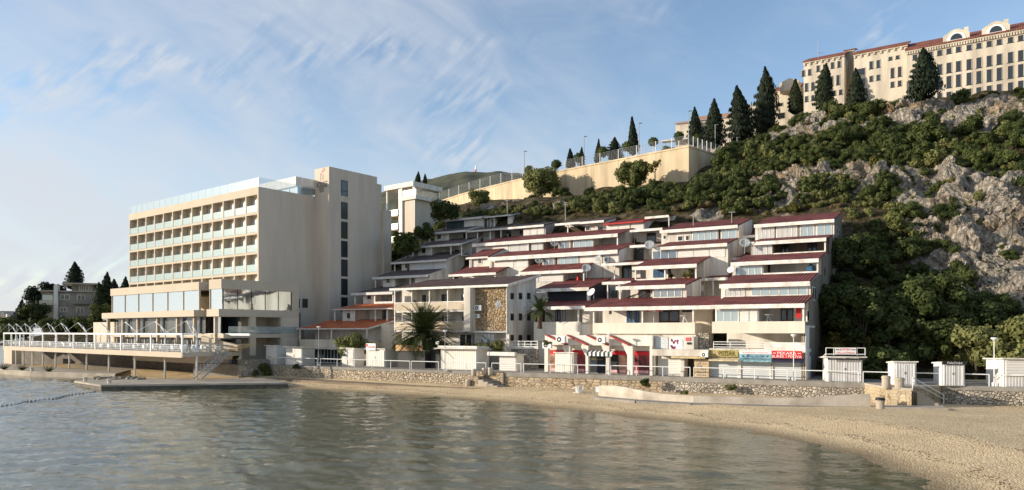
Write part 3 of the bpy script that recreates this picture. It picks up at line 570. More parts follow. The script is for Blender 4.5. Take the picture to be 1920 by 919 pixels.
# ---- beach stairs at the right
root = thing('beach_stairs', 'stone block landing with sloping white handrail leading down to the beach', 'stairs', (edge(1690).x, edge(1690).y - 1.5, .6))
p0, p3 = edge(1621), edge(1765); c1 = W(1662, 0, 58.0); c1.z = 0; c2 = W(1709, 0, 56.4); c2.z = 0
b = MB().prism([(p0.x, p0.y), (c1.x, c1.y), (c2.x, c2.y), (c2.x + .5, c2.y + 1.3), (p3.x, p3.y), (p3.x, p3.y + .6), (p0.x, p0.y + .6)], .2, PZ - .16); b.build('landing', stone_mat('honey_ashlar_blocks', [(.40, .32, .21), (.50, .41, .28), (.35, .29, .20)], (.16, .12, .075), 2.0, 1.9, .035, .4, stain=.75, rand=.35), root)
b = MB().prism([(p0.x - .05, p0.y - .08), (c1.x, c1.y - .08), (c2.x + .06, c2.y - .08), (c2.x + .5, c2.y + 1.2), (p3.x, p3.y - .06), (p3.x, p3.y + .62), (p0.x, p0.y + .62)], PZ - .16, PZ + .012); b.build('coping', CONC, root)
b = MB(); st = Fr(18); sx, sy = st.x.dot(c2), st.y.dot(c2)
for k in range(8): b.box(st, sx + .55 + k * .3, sx + .85 + k * .3, sy + .75, sy + 1.75, .2, 2.05 - .2 * (k + 1))
b.build('step', CONC, root)
b = MB(); q0 = Vector((c2.x + .2, c2.y + .2, PZ + .85)); q1 = Vector((p3.x - .1, p3.y - .5, 1.45)); b.tube(q0, q1, .035); b.tube(q0 - Vector((0, 0, .35)), q1 - Vector((0, 0, .35)), .03); b.tube(q1, (q1.x, q1.y, .5), .035); b.tube(q0, (q0.x, q0.y, PZ), .035); b.build('handrail', METALW, root)
def bollard(px, py_base, d, r, h, label, dark=False):
    p = W(px, py_base, d); root = thing('bollard', label, 'bollard', p)
    MB().lathe(p, [(r, 0), (r, h - .1), (r * 1.12, h - .1), (r * 1.12, h)], 16).build('drum', CONC, root, False)
    MB().lathe(p + Vector((0, 0, h)), [(r * .95, 0), (r * .95, .07), (r * .6, .1)] if not dark else [(r * 1.15, 0), (r * 1.15, .16), (r * .9, .2)], 16).build('cap', CONC if not dark else BLACK, root)
bollard(1661.5, 728, 57.9, .32, .92, 'square topped pale stone post on the stair landing, next to the bucket shaped one')
bollard(1686.5, 729, 57.4, .36, .80, 'bucket shaped pale stone drum on the stair landing')
bollard(1650.5, 772, 55.2, .30, .88, 'concrete drum with a black top standing on the beach pebbles', True)
p = W(1700, 771, 54.6); b = MB().box(Fr(12), Fr(12).x.dot(p) - 1.6, Fr(12).x.dot(p) + 2.9, Fr(12).y.dot(p), Fr(12).y.dot(p) + 1.6, .3, .92); tag(b.build('concrete_slab', CONC), 'flat concrete slab on the pebbles at the foot of the stairs', 'slab')
# ---- white pipe railings along the promenade
def railing(pa, pb, label, i, post_ends=(1, 1), back=.22):
    a, c = edge(pa), edge(pb); 
    a.y += back; c.y += back; a.z = c.z = PZ
    root = thing('pipe_railing', label, 'railing', a, 'white pipe railings along the promenade'); up = Vector((0, 0, .98))
    MB().tube(a + up, c + up, .042, 8).build('rail', METALW, root)
    n = max(1, round((c - a).length / 3.2))
    for k in range(n + 1):
        if (k == 0 and not post_ends[0]) or (k == n and not post_ends[1]): continue
        q_ = a.lerp(c, k / n); MB().tube(q_, q_ + up, .036, 8).build('post', METALW, root)
RL = ['in front of the two white kiosks below the stone hotel wall', 'before the blue white kiosk and the kiosk with the red sign', 'below the dark grey container beside the palm', 'in front of the biggest white kiosk', 'in front of the small kiosk with the deep white fascia', 'before the shop with red posters', 'before the two right poster bays and the half open roller door', 'in front of the three shuttered shops', 'in front of the kiosk with the roof sign', 'beside the two stone posts of the beach stairs', 'in front of the two narrow sheds on the right', 'in front of the shed cut by the right edge']
for i, (pa, pb) in enumerate([(508, 594), (600, 768), (771, 822), (838, 911), (922, 977), (982, 1137), (1146, 1295), (1302, 1478), (1493, 1612), (1620, 1694), (1698, 1857), (1870, 1990)]):
    railing(pa, pb, 'white pipe railing ' + RL[i], i, back=.22 if pa < 1600 else .15)
# ---- street lamps
def lamp(px, d, z0, ztop, label, kind='bowl', r=.055, name='street_lamp'):
    x = (px - CX) / F * d; root = thing(name, label, 'street lamp', (x, d, z0))
    MB().tube((x, d, z0), (x, d, ztop - .25), r, 8, r * .7).build('pole', STEEL if kind != 'white' else METALW, root)
    if kind in ('bowl', 'white'):
        MB().lathe((x, d, ztop - .28), [(.04, 0), (.20, .14), (.27, .2), (.22, .27), (.04, .30)], 14).build('lamp_head', METALW, root)
    else:
        MB().box(W0, x - .06, x + .62, d - .14, d + .14, ztop - .27, ztop - .16).build('lamp_head', STEEL, root)
    MB().box(W0, x - .12, x + .12, d - .12, d + .12, z0, z0 + .3).build('base', METALW, root)
def lampz(py, d): return EYE - (py - HY) / F * d
for px, d, yt, lb in [(597.5, 92.6, 612, 'thin street lamp beside the leafy tree under the orange roofs'), (834.5, 81.5, 619, 'thin street lamp in front of the biggest white kiosk and palm'), (1143, 73.5, 625, 'street lamp among the red roof beams of the poster shop'), (1488, 65.4, 627, 'white street lamp in front of the shuttered bakery'), (1864, 58.8, 633, 'tall white street lamp beside the shed at the right edge')]:
    lamp(px, d, PZ, lampz(yt, d), lb, 'white' if px > 1400 else 'bowl', .045)
# ---- plastic chairs lying on the beach
def plastic_chair(label, p, rz, tilt):
    root = thing('plastic_chair', label, 'chair', (0, 0, 0), 'white plastic chairs left on the beach'); f = W0
    MB().box(f, -.23, .23, -.22, .22, .42, .45).build('seat', METALW, root)
    bk = MB()
    for k in range(5): bk.box(f, -.22 + k * .095, -.16 + k * .095, .2, .24, .45, .86)
    bk.box(f, -.24, .24, .195, .245, .82, .9); bk.build('backrest', METALW, root)
    for s in (-1, 1):
        MB().box(f, s * .25 - .03, s * .25 + .03, -.22, .22, .62, .66).build('armrest', METALW, root)
        for yy in (-.22, .2): MB().tube((s * .27, yy * 1.1, 0), (s * .23, yy, .66 if yy < 0 else .45), .032).build('leg', METALW, root)
    root.location = p; root.rotation_euler = (tilt, 0, rz)
plastic_chair('white plastic chair tipped on its back on the beach by the stone wall, leftmost', W(1075, 737, 70) + Vector((0, 0, .25)), .9, 1.35)
plastic_chair('white plastic chair turned upside down between the tipped chair and curved wall', W(1087, 723, 69.4), .4, math.pi)
plastic_chair('white plastic chair lying against the end of the curved concrete wall', W(1114, 738, 66.5) + Vector((0, 0, .25)), 2.2, 1.4)
# ================================================================ HOTEL ON THE LEFT
HF = Fr(38)
def bars(b, fr, x0, x1, y, z0, z1, n, t=.07, dep=.08):
    for k in range(n + 1):
        xx = x0 + (x1 - x0) * k / n; b.box(fr, xx - t / 2, xx + t / 2, y - dep, y, z0, z1)
    b.box(fr, x0 - t / 2, x1 + t / 2, y - dep - .004, y, z1 - t / 2, z1 + t / 2); b.box(fr, x0 - t / 2, x1 + t / 2, y - dep - .004, y, z0 - t / 2, z0 + t / 2)
kc = (485 - CX) / F; DC = 108.0; ym = HF.y.dot(Vector((kc * DC, DC, 0))); xr = HF.lx(485, ym); xl = HF.lx(242.5, ym)
zc = lambda y: EYE + (HY - y) * DC / F
ztop, zg = zc(350), zc(361); ph = (510.2 - 360.8) / 4 * DC / F; dep = .95
hotel = thing('hotel', 'big beige hotel with a grid of glass fronted balconies and a tall sign tower', 'hotel', HF.P(xr, ym, 3))
yt_ = ym + 10.15; x590, x617 = HF.lx(590, yt_), HF.lx(617, yt_); z312 = HF.lz(617, 312, yt_)
b = MB()
b.box(HF, xl, xr, ym + dep, yt_ + .6, 5, ztop)                                   # body behind the loggias
b.box(HF, xl, xr, ym, ym + dep - .002, zg, ztop)                                 # parapet band
b.box(HF, xr - .34, xr, ym + .001, ym + dep - .002, 5, zg - .002)
b.build('wall', HOTEL, hotel)
b = MB(); cols = 13; cw_ = (xr - .3 - xl) / cols
for k in range(cols): 
    xx = xl + k * cw_; b.box(HF, xx, xx + .26, ym - .028, ym + dep - .004, zg - 5 * ph, zg - .004)
b.box(HF, xr - .36, xr + .015, ym - .03, ym - .002, 5, ztop + .01); b.box(HF, xl, xr + .01, ym - .035, ym - .002, zg - .25, ztop + .02)
for j in range(6): b.box(HF, xl - .01, xr - .35, ym - .022, ym + dep - .006, zg - j * ph - .24, zg - j * ph + .1)
b.build('balcony_grid', HOTELL, hotel)
for j in range(5):
    for k in range(cols):
        x0 = xl + k * cw_ + .27; x1 = x0 + cw_ - .28; z0 = zg - (j + 1) * ph + .1
        MB().box(HF, x0, x1, ym + .02, ym + .05, z0 + .04, z0 + 1.12).build('glass_balustrade', AQUA, hotel)
        d_ = MB().box(HF, x0 + .12, x1 - .35, ym + dep - .06, ym + dep - .01, z0, z0 + 2.15).build('balcony_door', HOTELL, hotel)
        MB().box(HF, x0 + .22, x1 - .45, ym + dep - .09, ym + dep - .055, z0 + .08, z0 + 2.05).build('pane', CURT, d_)
# roof terrace glass
b = MB(); b.box(HF, xl + .1, xr - .05, ym + .1, ym + .14, ztop, ztop + 1.45); b.box(HF, xr - .1, xr - .06, ym + .16, yt_ - .2, ztop, ztop + 1.45); b.build('roof_glass_rail', CLEARG, hotel)
b = MB()
for k in range(20): xx = xl + .2 + (xr - xl - .3) * k / 19; b.box(HF, xx - .025, xx + .025, ym + .15, ym + .2, ztop, ztop + 1.4)
b.build('rail_clamps', STEEL, hotel)
xpL = HF.lx(440, ym + 7.0); zp = HF.lz(560, 332, ym + 7.2)
b = MB(); b.box(HF, xpL, x590 - .02, ym + 6.6, yt_ + 3, zp - 1.5, zp); b.build('penthouse_band', WHITE, hotel)
b = MB(); b.box(HF, xpL + .3, x590 - .05, ym + 7.0, ym + 7.06, ztop, zp - 1.5); b.build('penthouse_glazing', GLASSB, hotel)
for k in range(9): xx = xpL + .3 + (x590 - .1 - xpL - .3) * k / 8; MB().box(HF, xx - .04, xx + .04, ym + 6.9, ym + 6.98, ztop, zp - 1.5).build('glazing_bar', METALW, hotel)
# tower
yb = HF.ly(707, x617); y3 = HF.ly(715.5, x617 - .3); y4 = HF.ly(734, x617 + .25)
b = MB(); b.box(HF, x590, x617, yt_, yb, 4, z312); b.box(HF, x590 - 6, x617 - .3, yb, y3, 4, HF.P(x617, y3, 0).y * (HY - 346) / F + EYE); b.box(HF, x590 - 8, x617 + .25, y3, y4, 4, HF.P(x617, y4, 0).y * (HY - 396) / F + EYE)
b.build('tower', HOTEL, hotel)
for y0, y1, pz in [(y3 + .3, y4, 396)]:
    zz_ = HF.P(x617, y4, 0).y * (HY - pz) / F + EYE; MB().box(HF, x617 + .15, x617 + .19, y0, y1, zz_, zz_ + 1.2).build('roof_glass_rail', CLEARG, hotel)
ya_, yb_ = HF.ly(640, x617), HF.ly(651, x617)
for zt, zb in [(338, 367), (379, 410), (416, 447), (452, 482), (487, 518), (523, 553), (558, 585)]:
    dd = HF.P(x617, ya_, 0).y; z0, z1 = EYE + (HY - zb) * dd / F, EYE + (HY - zt) * dd / F
    o = MB(); o.box(HF, x617 - .02, x617 + .05, ya_ - .06, ya_, z0, z1); o.box(HF, x617 - .02, x617 + .05, yb_, yb_ + .06, z0, z1); o.box(HF, x617 - .02, x617 + .06, ya_ - .06, yb_ + .06, z0 + (z1 - z0) * .32, z0 + (z1 - z0) * .32 + .07); o.box(HF, x617 - .02, x617 + .055, ya_ - .06, yb_ + .06, z1, z1 + .06)
    w_ = o.build('window', BLACK, hotel); MB().box(HF, x617 - .02, x617 + .02, ya_, yb_, z0, z1).build('pane', GLASSD, w_)
for pa, pb in [(552.5, 562), (567, 577)]:
    y0, y1 = HF.ly(pa, xr), HF.ly(pb, xr); dd = HF.P(xr, y0, 0).y; z0, z1 = EYE + (HY - 577) * dd / F, EYE + (HY - 560) * dd / F
    w_ = MB().box(HF, xr - .02, xr + .03, y0, y1, z0, z1).build('window', BLACK, hotel); MB().box(HF, xr + .03, xr + .045, y0 + .08, y1 - .08, z0 + .08, z1 - .08).build('pane', GLASSD, w_)
xm = (x590 + x617) / 2
for body, pz, h, wd, m in [('VOUGE', 346, .95, 2.75, BLACK), ('HOTEL', 354.5, .42, 1.35, BLACK), ('NEUM', 359, .26, .9, BLACK)]:
    text(body, HF, xm + .05, yt_, HF.lz(604, pz, yt_), h, m, hotel, wd, 'sign_lettering', .06)
b = MB(); zl = HF.lz(604, 338, yt_); zh = HF.lz(604, 322, yt_)
for s in (-.28, .28): b.box(HF, xm + s - .05, xm + s + .05, yt_ - .06, yt_ - .002, zl, zl + .9)
b.build('sign_emblem', HOTELL, hotel)
b = MB()
for ex, ez, er in [(-.28, zh - .35, .17), (0, zh, .17), (.42, zh + .3, .26), (.3, zh + .05, .14)]: b.disc(HF.P(xm + ex, yt_ - .06, ez), -HF.y, er, 12)
b.build('sign_emblem_dots', SIGNR, hotel)
# podium (two glazed floors) in front of the slab
DP = 94.0; yp = HF.yof(415, DP); xp = HF.lx(415, yp); zpf = lambda y: EYE + (HY - y) * DP / F
x373, x392, xpl = HF.lx(373, yp + .01), HF.lx(392, yp), HF.lx(207, yp); xpl2 = HF.lx(192, yp - .6)
ypb = ym + dep
z_top, z_g1, z_g0, z_b0 = zpf(525), zpf(541), zpf(580), zpf(592.5)
b = MB()
b.box(HF, xpl, x373, yp, ypb + .0, z_g1, z_top); b.box(HF, x392, xp, yp, ypb + 0, z_g1, z_top + .15)
b.box(HF, x373 + .002, x392 - .002, yp + 1.2, ypb, z_g1, z_top - .3)
b.box(HF, xpl2, x373, yp - .7, ypb, z_b0, z_g0); b.box(HF, x392, xp, yp - .35, ypb, z_b0 - .05, z_g0 + .05); b.box(HF, x373 + .002, x392 - .002, yp + 1.0, ypb, z_b0, z_g0)
b.box(HF, xp - .4, xp, ypb - 1.2, ypb - .01, z_g0, z_g1)
b.box(HF, xpl2, xp + 0, yp + .3, ypb, zpf(634), zpf(626.5))                       # slab at terrace roof level
b.build('podium', HOTELL, hotel)
b = MB(); b.box(HF, xpl + .1, x373 - .05, yp + .25, yp + .33, z_g0, z_g1); b.box(HF, x392 + .05, xp - .1, yp + .15, yp + .2, z_g0, z_g1); b.build('podium_glazing', GLASSB, hotel)
b = MB(); b.box(HF, xp - .12, xp - .06, yp + .25, ypb - 1.25, z_g0, z_g1); b.box(HF, x373, x392, yp + 1.6, yp + 1.66, z_g0 - 4, z_g1); b.build('podium_glazing', glass_mat('warped_mirror_glass', (.05, .055, .06), .6), hotel)
for k in range(7): xx = xpl + .1 + (x373 - xpl - .2) * k / 6 if k else xpl + .12; MB().box(HF, xx - .05, xx + .05, yp + .15, yp + .3, z_g0, z_g1).build('glazing_bar', HOTELL, hotel)
MB().box(HF, x373 - .14, x373 - .02, yp + .04, yp + .3, z_g0, z_g1).build('corner_trim', HOTELL, hotel); MB().box(HF, x392 + .02, x392 + .14, yp + .04, yp + .25, z_g0, z_g1).build('corner_trim', HOTELL, hotel)
for k in range(6): yy = yp + .3 + (ypb - 1.6 - yp) * k / 5; MB().box(HF, xp - .1, xp - .02, yy - .04, yy + .04, z_g0, z_g1).build('glazing_bar', BLACK, hotel)
# ground floors under the podium
zt1, zt0 = z_b0, zpf(625)
b = MB(); b.box(HF, HF.lx(212, yp), xp - 5.4, yp + .8, yp + .86, zt0, zt1); b.box(HF, xp - 5.3, xp - .6, yp + 3.2, yp + 3.26, 3, zt1); b.build('lobby_glazing', glass_mat('lobby_glass', (.012, .024, .028), .09), hotel)
b = MB(); b.box(HF, HF.lx(208, yp), xp - 4, yp + 3.3, ypb, 2, zt1 - .02); b.box(HF, xp - 4.2, xp - .02, ypb - 2.6, ypb, 2, zt1 - .04); b.box(HF, HF.lx(175, yp + 1), HF.lx(207, yp), yp + 1.0, yp + 3, 3.4, zpf(600)); b.build('lobby_wall', HOTEL, hotel)
b = MB()
for p in (200, 228, 256, 293, 330, 362, 401):
    xx = HF.lx(p, yp); MB().box(HF, xx - .16, xx + .16, yp + .05, yp + .5, 3.4, zt1 - .01).build('column', HOTELL, hotel)
for k in (.35, .75): MB().box(HF, xp - .55, xp - .05, yp + (ypb - yp) * k, yp + (ypb - yp) * k + .9, 3.4, zt1 - .06).build('column', HOTELL, hotel)
b = MB(); yg = yp + 1.4
for p0, p1 in [(196, 226), (232, 254), (258, 290), (296, 326), (334, 358), (364, 398)]: b.box(HF, HF.lx(p0, yg), HF.lx(p1, yg), yg, yg + .05, 3.4, zpf(637))
b.build('restaurant_glazing', GLASSD, hotel)
for p in range(192, 400, 8): xx = HF.lx(p, yg); MB().box(HF, xx - .05, xx + .05, yg - .08, yg - .01, 3.4, zpf(637)).build('glazing_bar', METALW, hotel)
MB().box(HF, xpl2 - 1.8, xpl2 - .02, yp + .2, yp + .24, zpf(596), zpf(584)).build('terrace_glass_rail', CLEARG, hotel); b = MB(); b.box(HF, xp + .03, xp + .07, yp + 1, ypb, zpf(625.5), zpf(612)); b.build('terrace_glass_rail', CLEARG, hotel)
# stone retaining wall to the right of the podium
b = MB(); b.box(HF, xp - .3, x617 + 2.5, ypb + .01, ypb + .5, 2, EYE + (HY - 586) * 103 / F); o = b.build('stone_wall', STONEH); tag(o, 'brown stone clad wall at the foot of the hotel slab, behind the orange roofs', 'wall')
# ================================================================ SEASIDE RESTAURANT TERRACE
d0 = 89.0; yd = HF.yof(342, d0); xR = HF.lx(342, yd); xL = HF.lx(7.6, yd); zdk = EYE - (671 - HY) * d0 / F; zdk1 = EYE - (662 - HY) * d0 / F; zpg = EYE - (625 - HY) * d0 / F
ter = thing('restaurant_terrace', 'long white steel restaurant terrace on columns over the shore with pergola frame', 'terrace', HF.P(xR, yd, zdk))
wd = yg - yd - .1
b = MB().box(HF, xL, xR, yd, yd + wd, zdk + .12, zdk1); b.box(HF, xR, HF.lx(425, yd + 5), yd + 4.2, yd + wd, zdk + .12, zdk1); b.build('deck', CONC, ter)
b = MB().box(HF, xL - .05, xR + .05, yd - .12, yd - .002, zdk, zdk1 + .08); b.box(HF, xR + .06, xR + .2, yd - .1, yd + 4.2, zdk + .1, zdk1 + .05); b.build('edge_beam', HOTELL, ter)
fp = [7.6, 21.5, 38, 57, 80.5, 106, 138, 179, 227, 283, 342]; cp = [33, 49, 66, 85, 108, 135, 168, 207, 255, 311, 369]
yc = HF.ly(369, xR); b = MB(); b.box(HF, xL - .1, xR + .1, yd - .1, yd + .12, zpg - .22, zpg); b.box(HF, xL - .1, xR + .1, yc - .1, yc + .1, zpg - .24, zpg - .02); b.box(HF, xL - .1, xR + 4, yd + wd - .3, yd + wd - .05, zpg - .3, zpg - .05)
b.build('pergola_beam', METALW, ter)
xs_f = [HF.lx(p, yd) for p in fp]
for i, xx in enumerate(xs_f):
    MB().box(HF, xx - .1, xx + .1, yd - .08, yd + .1, zdk1, zpg - .2).build('front_post', METALW, ter)
    MB().box(HF, xx - .06, xx + .06, yd + .1, yc - .1, zpg - .19, zpg - .04).build('rafter', METALW, ter)
    a = HF.P(xx, yc, -.2); q = HF.P(xx, yc, zpg); b = MB(); b.tube(a, q, .14, 8, .12)
    p1 = HF.P(xx - .35, yc - .35, zpg + .9); p2 = HF.P(xx - .9, yc - .9, zpg + 1.55); b.tube(q, p1, .11, 8, .09); b.tube(p1, p2, .09, 8, .06); b.build('mast', METALW, ter, True)
    b = MB()
    for s in (-1, 1):
        j = i + s; xt = xs_f[j] if 0 <= j < len(xs_f) else xx + s * 3.5
        b.tube(p2, HF.P((xx + xt) / 2 + s * .6, yd + .05, zpg), .02, 5)
    b.build('stay_rod', METALW, ter)
b = MB()
for h in (.3, .52, .74): b.tube(HF.P(xL, yd, zdk1 + h), HF.P(xR, yd, zdk1 + h), .02, 5)
b.tube(HF.P(xL, yd, zdk1 + 1.02), HF.P(xR, yd, zdk1 + 1.02), .035, 6)
n = int((xR - xL) / 1.3)
for k in range(n): xx = xL + (xR - xL) * k / n; b.tube(HF.P(xx, yd, zdk1), HF.P(xx, yd, zdk1 + 1), .022, 5)
for h in (.3, .52, .74, 1.02): b.tube(HF.P(xR, yd, zdk1 + h), HF.P(xR, yd + 4.2, zdk1 + h), .022, 5); b.tube(HF.P(xR, yd + 4.2, zdk1 + h), HF.P(HF.lx(425, yd + 5), yd + 4.2, zdk1 + h), .022, 5)
b.build('railing', METALW, ter)
b = MB().box(HF, HF.lx(19, yd + 3), HF.lx(34, yd + 3), yd + 2, yd + 3.5, 0, zdk + .1); b.build('pier_block', HOTELL, ter)
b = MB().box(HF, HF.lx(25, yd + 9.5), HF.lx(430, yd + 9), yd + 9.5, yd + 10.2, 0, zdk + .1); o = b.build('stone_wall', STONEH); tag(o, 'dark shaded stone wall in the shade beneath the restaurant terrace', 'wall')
# chairs and tables of the terrace
def terr_chair():
    b = MB(); f = W0; b.box(f, -.22, .22, -.22, .22, .42, .46); b.box(f, -.22, .22, .19, .23, .46, .92)
    for sx in (-.19, .19):
        for sy in (-.19, .19): b.tube((sx, sy, 0), (sx, sy, .43), .022, 5)
        b.box(f, sx - .02, sx + .02, -.2, .2, .62, .65)
    return b
proto_c = tag(terr_chair().build('terrace_chair', METALW), 'white terrace chair at a restaurant table behind the white railing', 'chair', 'white chairs on the restaurant terrace')
b = MB(); b.box(W0, -.45, .45, -.45, .45, .72, .76); b.tube((0, 0, 0), (0, 0, .72), .05, 6); b.box(W0, -.25, .25, -.25, .25, 0, .04)
proto_t = tag(b.build('terrace_table', METALW), 'square white restaurant table among chairs on the sea terrace', 'table', 'white tables on the restaurant terrace')
first = [True, True]; nrow = 24
for r_ in range(2):
    for k in range(nrow):
        xx = xL + 1.2 + (xR - xL - 2) * k / (nrow - 1) + random.uniform(-.2, .2); yy = yd + 1.3 + r_ * 2.6; p = HF.P(xx, yy, zdk1)
        if first[1]: proto_t.location = p; proto_t.rotation_euler.z = R(-38); first[1] = False
        else: dup(proto_t, p, R(-38 + random.uniform(-6, 6)))
        for a in range(4):
            if r_ == 1 and a % 2: continue
            an = R(-38) + a * math.pi / 2 + random.uniform(-.25, .25); q = p + Vector((math.sin(-an) * -.75, math.cos(an) * .75, 0)); q = p + Vector((-math.sin(an) * .72, math.cos(an) * .72, 0))
            if first[0]: proto_c.location = q; proto_c.rotation_euler.z = an; first[0] = False
            else: dup(proto_c, q, an)
# stair from the terrace to the shore
st = thing('terrace_stairs', 'white metal stairs going down from the restaurant terrace to the pier', 'stairs', W(375, 705, 88))
A_ = W(428, 664, 91.5); B_ = W(378, 709, 86.5); b = MB()
for k in range(12):
    c_ = A_.lerp(B_, (k + .5) / 12); u = Vector((A_.x - B_.x, A_.y - B_.y, 0)).normalized(); n_ = Vector((-u.y, u.x, 0)); 
    pts = [c_ - u * .16 - n_ * 0, c_ + u * .16, c_ + u * .16 + n_ * 1.1, c_ - u * .16 + n_ * 1.1]; b.hexa([p - Vector((0, 0, .05)) for p in pts] + pts)
b.build('tread', CONC, st); b = MB()
for o_ in (0, 1.1):
    off = n_ * o_; b.tube(A_ + off - Vector((0, 0, .1)), B_ + off - Vector((0, 0, .1)), .09, 6)
b.build('stringer', STEEL, st); b = MB()
for o_ in (0, 1.1):
    off = n_ * o_
    for h in (.35, .65, .98): b.tube(A_ + off + Vector((0, 0, h)), B_ + off + Vector((0, 0, h)), .024, 5)
    for k in range(9): c_ = A_.lerp(B_, k / 8) + off; b.tube(c_, c_ + Vector((0, 0, .98)), .022, 5)
b.build('handrail', STEEL, st)
# thatched-looking timber pergola steps: yellowish sun blind beside the stair
b = MB(); p = W(427, 661, 92)
for k in range(5): b.box(HF, HF.x.dot(p) - 2.2 + k * .95, HF.x.dot(p) - 1.5 + k * .95, HF.y.dot(p) + .5, HF.y.dot(p) + 2.6, p.z + .1 + k * .22, p.z + .2 + k * .22)
tag(b.build('timber_canopy', mat('pale_timber', (.5, .38, .2), .8, .2, 3)), 'stepped pale timber slats at the head of the terrace stairs', 'canopy')
b = MB(); s0 = HF.P(xp - 3.5, yp + .2, zpf(628)); b.hexa([HF.P(xp - 4.5, yp - .3, 3), HF.P(xp + 1.5, yp + 1.5, 3), HF.P(xp + 1.5, yp + 2, 3), HF.P(xp - 4.5, yp + .1, 3), HF.P(xp - 4.5, yp - .3, zpf(630)), HF.P(xp + 1.5, yp + 1.5, zpf(648)), HF.P(xp + 1.5, yp + 2, zpf(648)), HF.P(xp - 4.5, yp + .1, zpf(630))])
tag(b.build('stair_wall', HOTELL), 'sloping beige stair wall between the podium columns and the low white bar', 'wall')
# piers
a0, a1, a2, a3 = W(190, 732, 81.5), W(140, 724, 88), W(540, 727, 85.3), W(505, 709, 93)
pts = [(a0.x, a0.y), (a2.x, a2.y), (a3.x, a3.y), (W(186, 0, 92).x, 92), (a1.x, a1.y)]
pier = thing('pier', 'low concrete bathing pier running along the water in front of the terrace', 'pier', (a0.x, a0.y, -1)); MB().prism(pts, -1.5, .40).build('base', mat('wet_dark_concrete', (.10, .088, .07), .7, .25, 1.5), pier)
cx0 = sum(p[0] for p in pts) / 5; cy0 = sum(p[1] for p in pts) / 5; MB().prism([(cx0 + (p[0] - cx0) * 1.006, cy0 + (p[1] - cy0) * 1.012) for p in pts], .424, .62).build('deck_slab', CONC, pier)
pts = [W(-60, 0, 122), W(55, 0, 106.5), W(215, 0, 101), W(260, 0, 118), W(-40, 0, 135)]; pier2 = thing('pier', 'farther concrete pier at the left edge under the terrace columns', 'pier', (pts[1].x, pts[1].y, -1)); MB().prism([(p.x, p.y) for p in pts], -1.5, .55).build('base', CONC, pier2); MB().prism([(p.x * .999, p.y * 1.0005) for p in pts], .554, .74).build('deck_slab', CONC, pier2)
for px, py, d, lb in [(205, 718, 84, 'small pale mooring block on the near pier, right of its tip'), (160, 715, 87.5, 'small pale mooring block on the left tip of the near pier'), (60, 692, 108, 'pale mooring post on the far pier edge')]:
    p = W(px, py, d); p.z = .6 if d < 100 else .74; MB().lathe(p, [(.2, 0), (.22, .3), (.3, .42), (.24, .5)], 12); o = MB().lathe(p, [(.24, 0), (.2, .3), (.32, .42), (.26, .5)], 12).build('mooring_bollard', CONCW); tag(o, lb, 'bollard')
b = MB()
for k in range(90): 
    p = W(random.uniform(176, 272), 706, random.uniform(90, 95)); s_ = random.uniform(.12, .38); b.lathe((p.x, p.y, .55), [(s_ * .8, 0), (s_, s_ * .4), (s_ * .5, s_ * .8)], 5)
tag(b.build('shore_stones', LIME), 'scattered dark shore stones on the gravel behind the near pier', 'stones', kind='stuff')
# buoy line
b = MB(); fl = MB(); A_, B_ = W(178, 735, 79.5), W(-40, 769, 61); A_.z = B_.z = .07
prev = None
for k in range(81):
    q = A_.lerp(B_, k / 80); q.x += .35 * math.sin(k * .23); q.y += .5 * math.sin(k * .11)
    if prev is not None: b.tube(prev, q, .014, 5)
    prev = q.copy()
    fl.lathe((q.x, q.y, -.09), [(.05, 0), (.12, .08), (.12, .17), (.05, .25)], 7) if k % 2 else None
root = thing('buoy_line', 'dark line of small floats across the water at the left', 'buoy line', A_); b.build('rope', STEEL, root); fl.build('floats', STEEL, root)
# ================================================================ LIFT TOWER BUILDING BEHIND THE HOTEL
LF = Fr(38); DL = 140.0; yl = LF.yof(757, DL); lt = thing('terrace_building', 'white building with jutting flat roof and stacked side balconies behind the hotel tower', 'building', LF.P(LF.lx(757, yl), yl, 10))
lz = lambda y, d=DL: EYE + (HY - y) * d / F
x0, x1 = LF.lx(757, yl), LF.lx(777.5, yl); ybk = LF.ly(822, x1)
b = MB(); b.box(LF, x0, x1, yl, ybk, 8, lz(371)); b.box(LF, x0 - 3.5, x1 - .8, yl + 3.2, ybk - .5, 8, lz(350)); b.build('wall', HOTEL, lt)
b = MB(); b.box(LF, LF.lx(726, yl + .3), x1 + .1, yl - .5, ybk + 1, lz(353), lz(344)); b.box(LF, x0 - .1, x1 + .7, yl - .4, ybk + .8, lz(377), lz(370)); b.box(LF, x1 - .05, x1 + .1, yl - .06, yl + .1, 8, lz(370)); b.box(LF, LF.lx(753, yl), LF.lx(756.5, yl), yl - .35, yl + .1, 8, lz(353)); b.box(LF, LF.lx(775, yl), LF.lx(778.5, yl), yl - .2, yl + .1, lz(371), lz(353)); b.build('roof_slab', WHITE, lt)
b = MB(); b.box(LF, x0 + .1, x1 + .6, yl - .3, yl - .26, lz(370), lz(359)); b.box(LF, x1 + .56, x1 + .6, yl - .25, ybk, lz(370), lz(359)); b.build('glass_rail', CLEARG, lt)
b = MB(); b.box(LF, LF.lx(748.5, yl), LF.lx(752.5, yl), yl - .1, yl + .05, 8, lz(354)); b.build('stair_glazing', GLASSD, lt)
for zt, zb in [(382, 402), (415, 428), (438, 452), (464, 480), (490, 506)]:
    xa = LF.lx(725 if zt < 400 else 733, yl); b_ = MB().box(LF, xa, LF.lx(748, yl), yl - .3, yl + 3.1, lz(zb) - .25, lz(zb)).build('balcony', HOTELL, lt); MB().box(LF, xa, LF.lx(748, yl) , yl - .29, yl - .26, lz(zb) + .002, lz(zb) + 1.1).build('glass_rail', AQUA, b_)
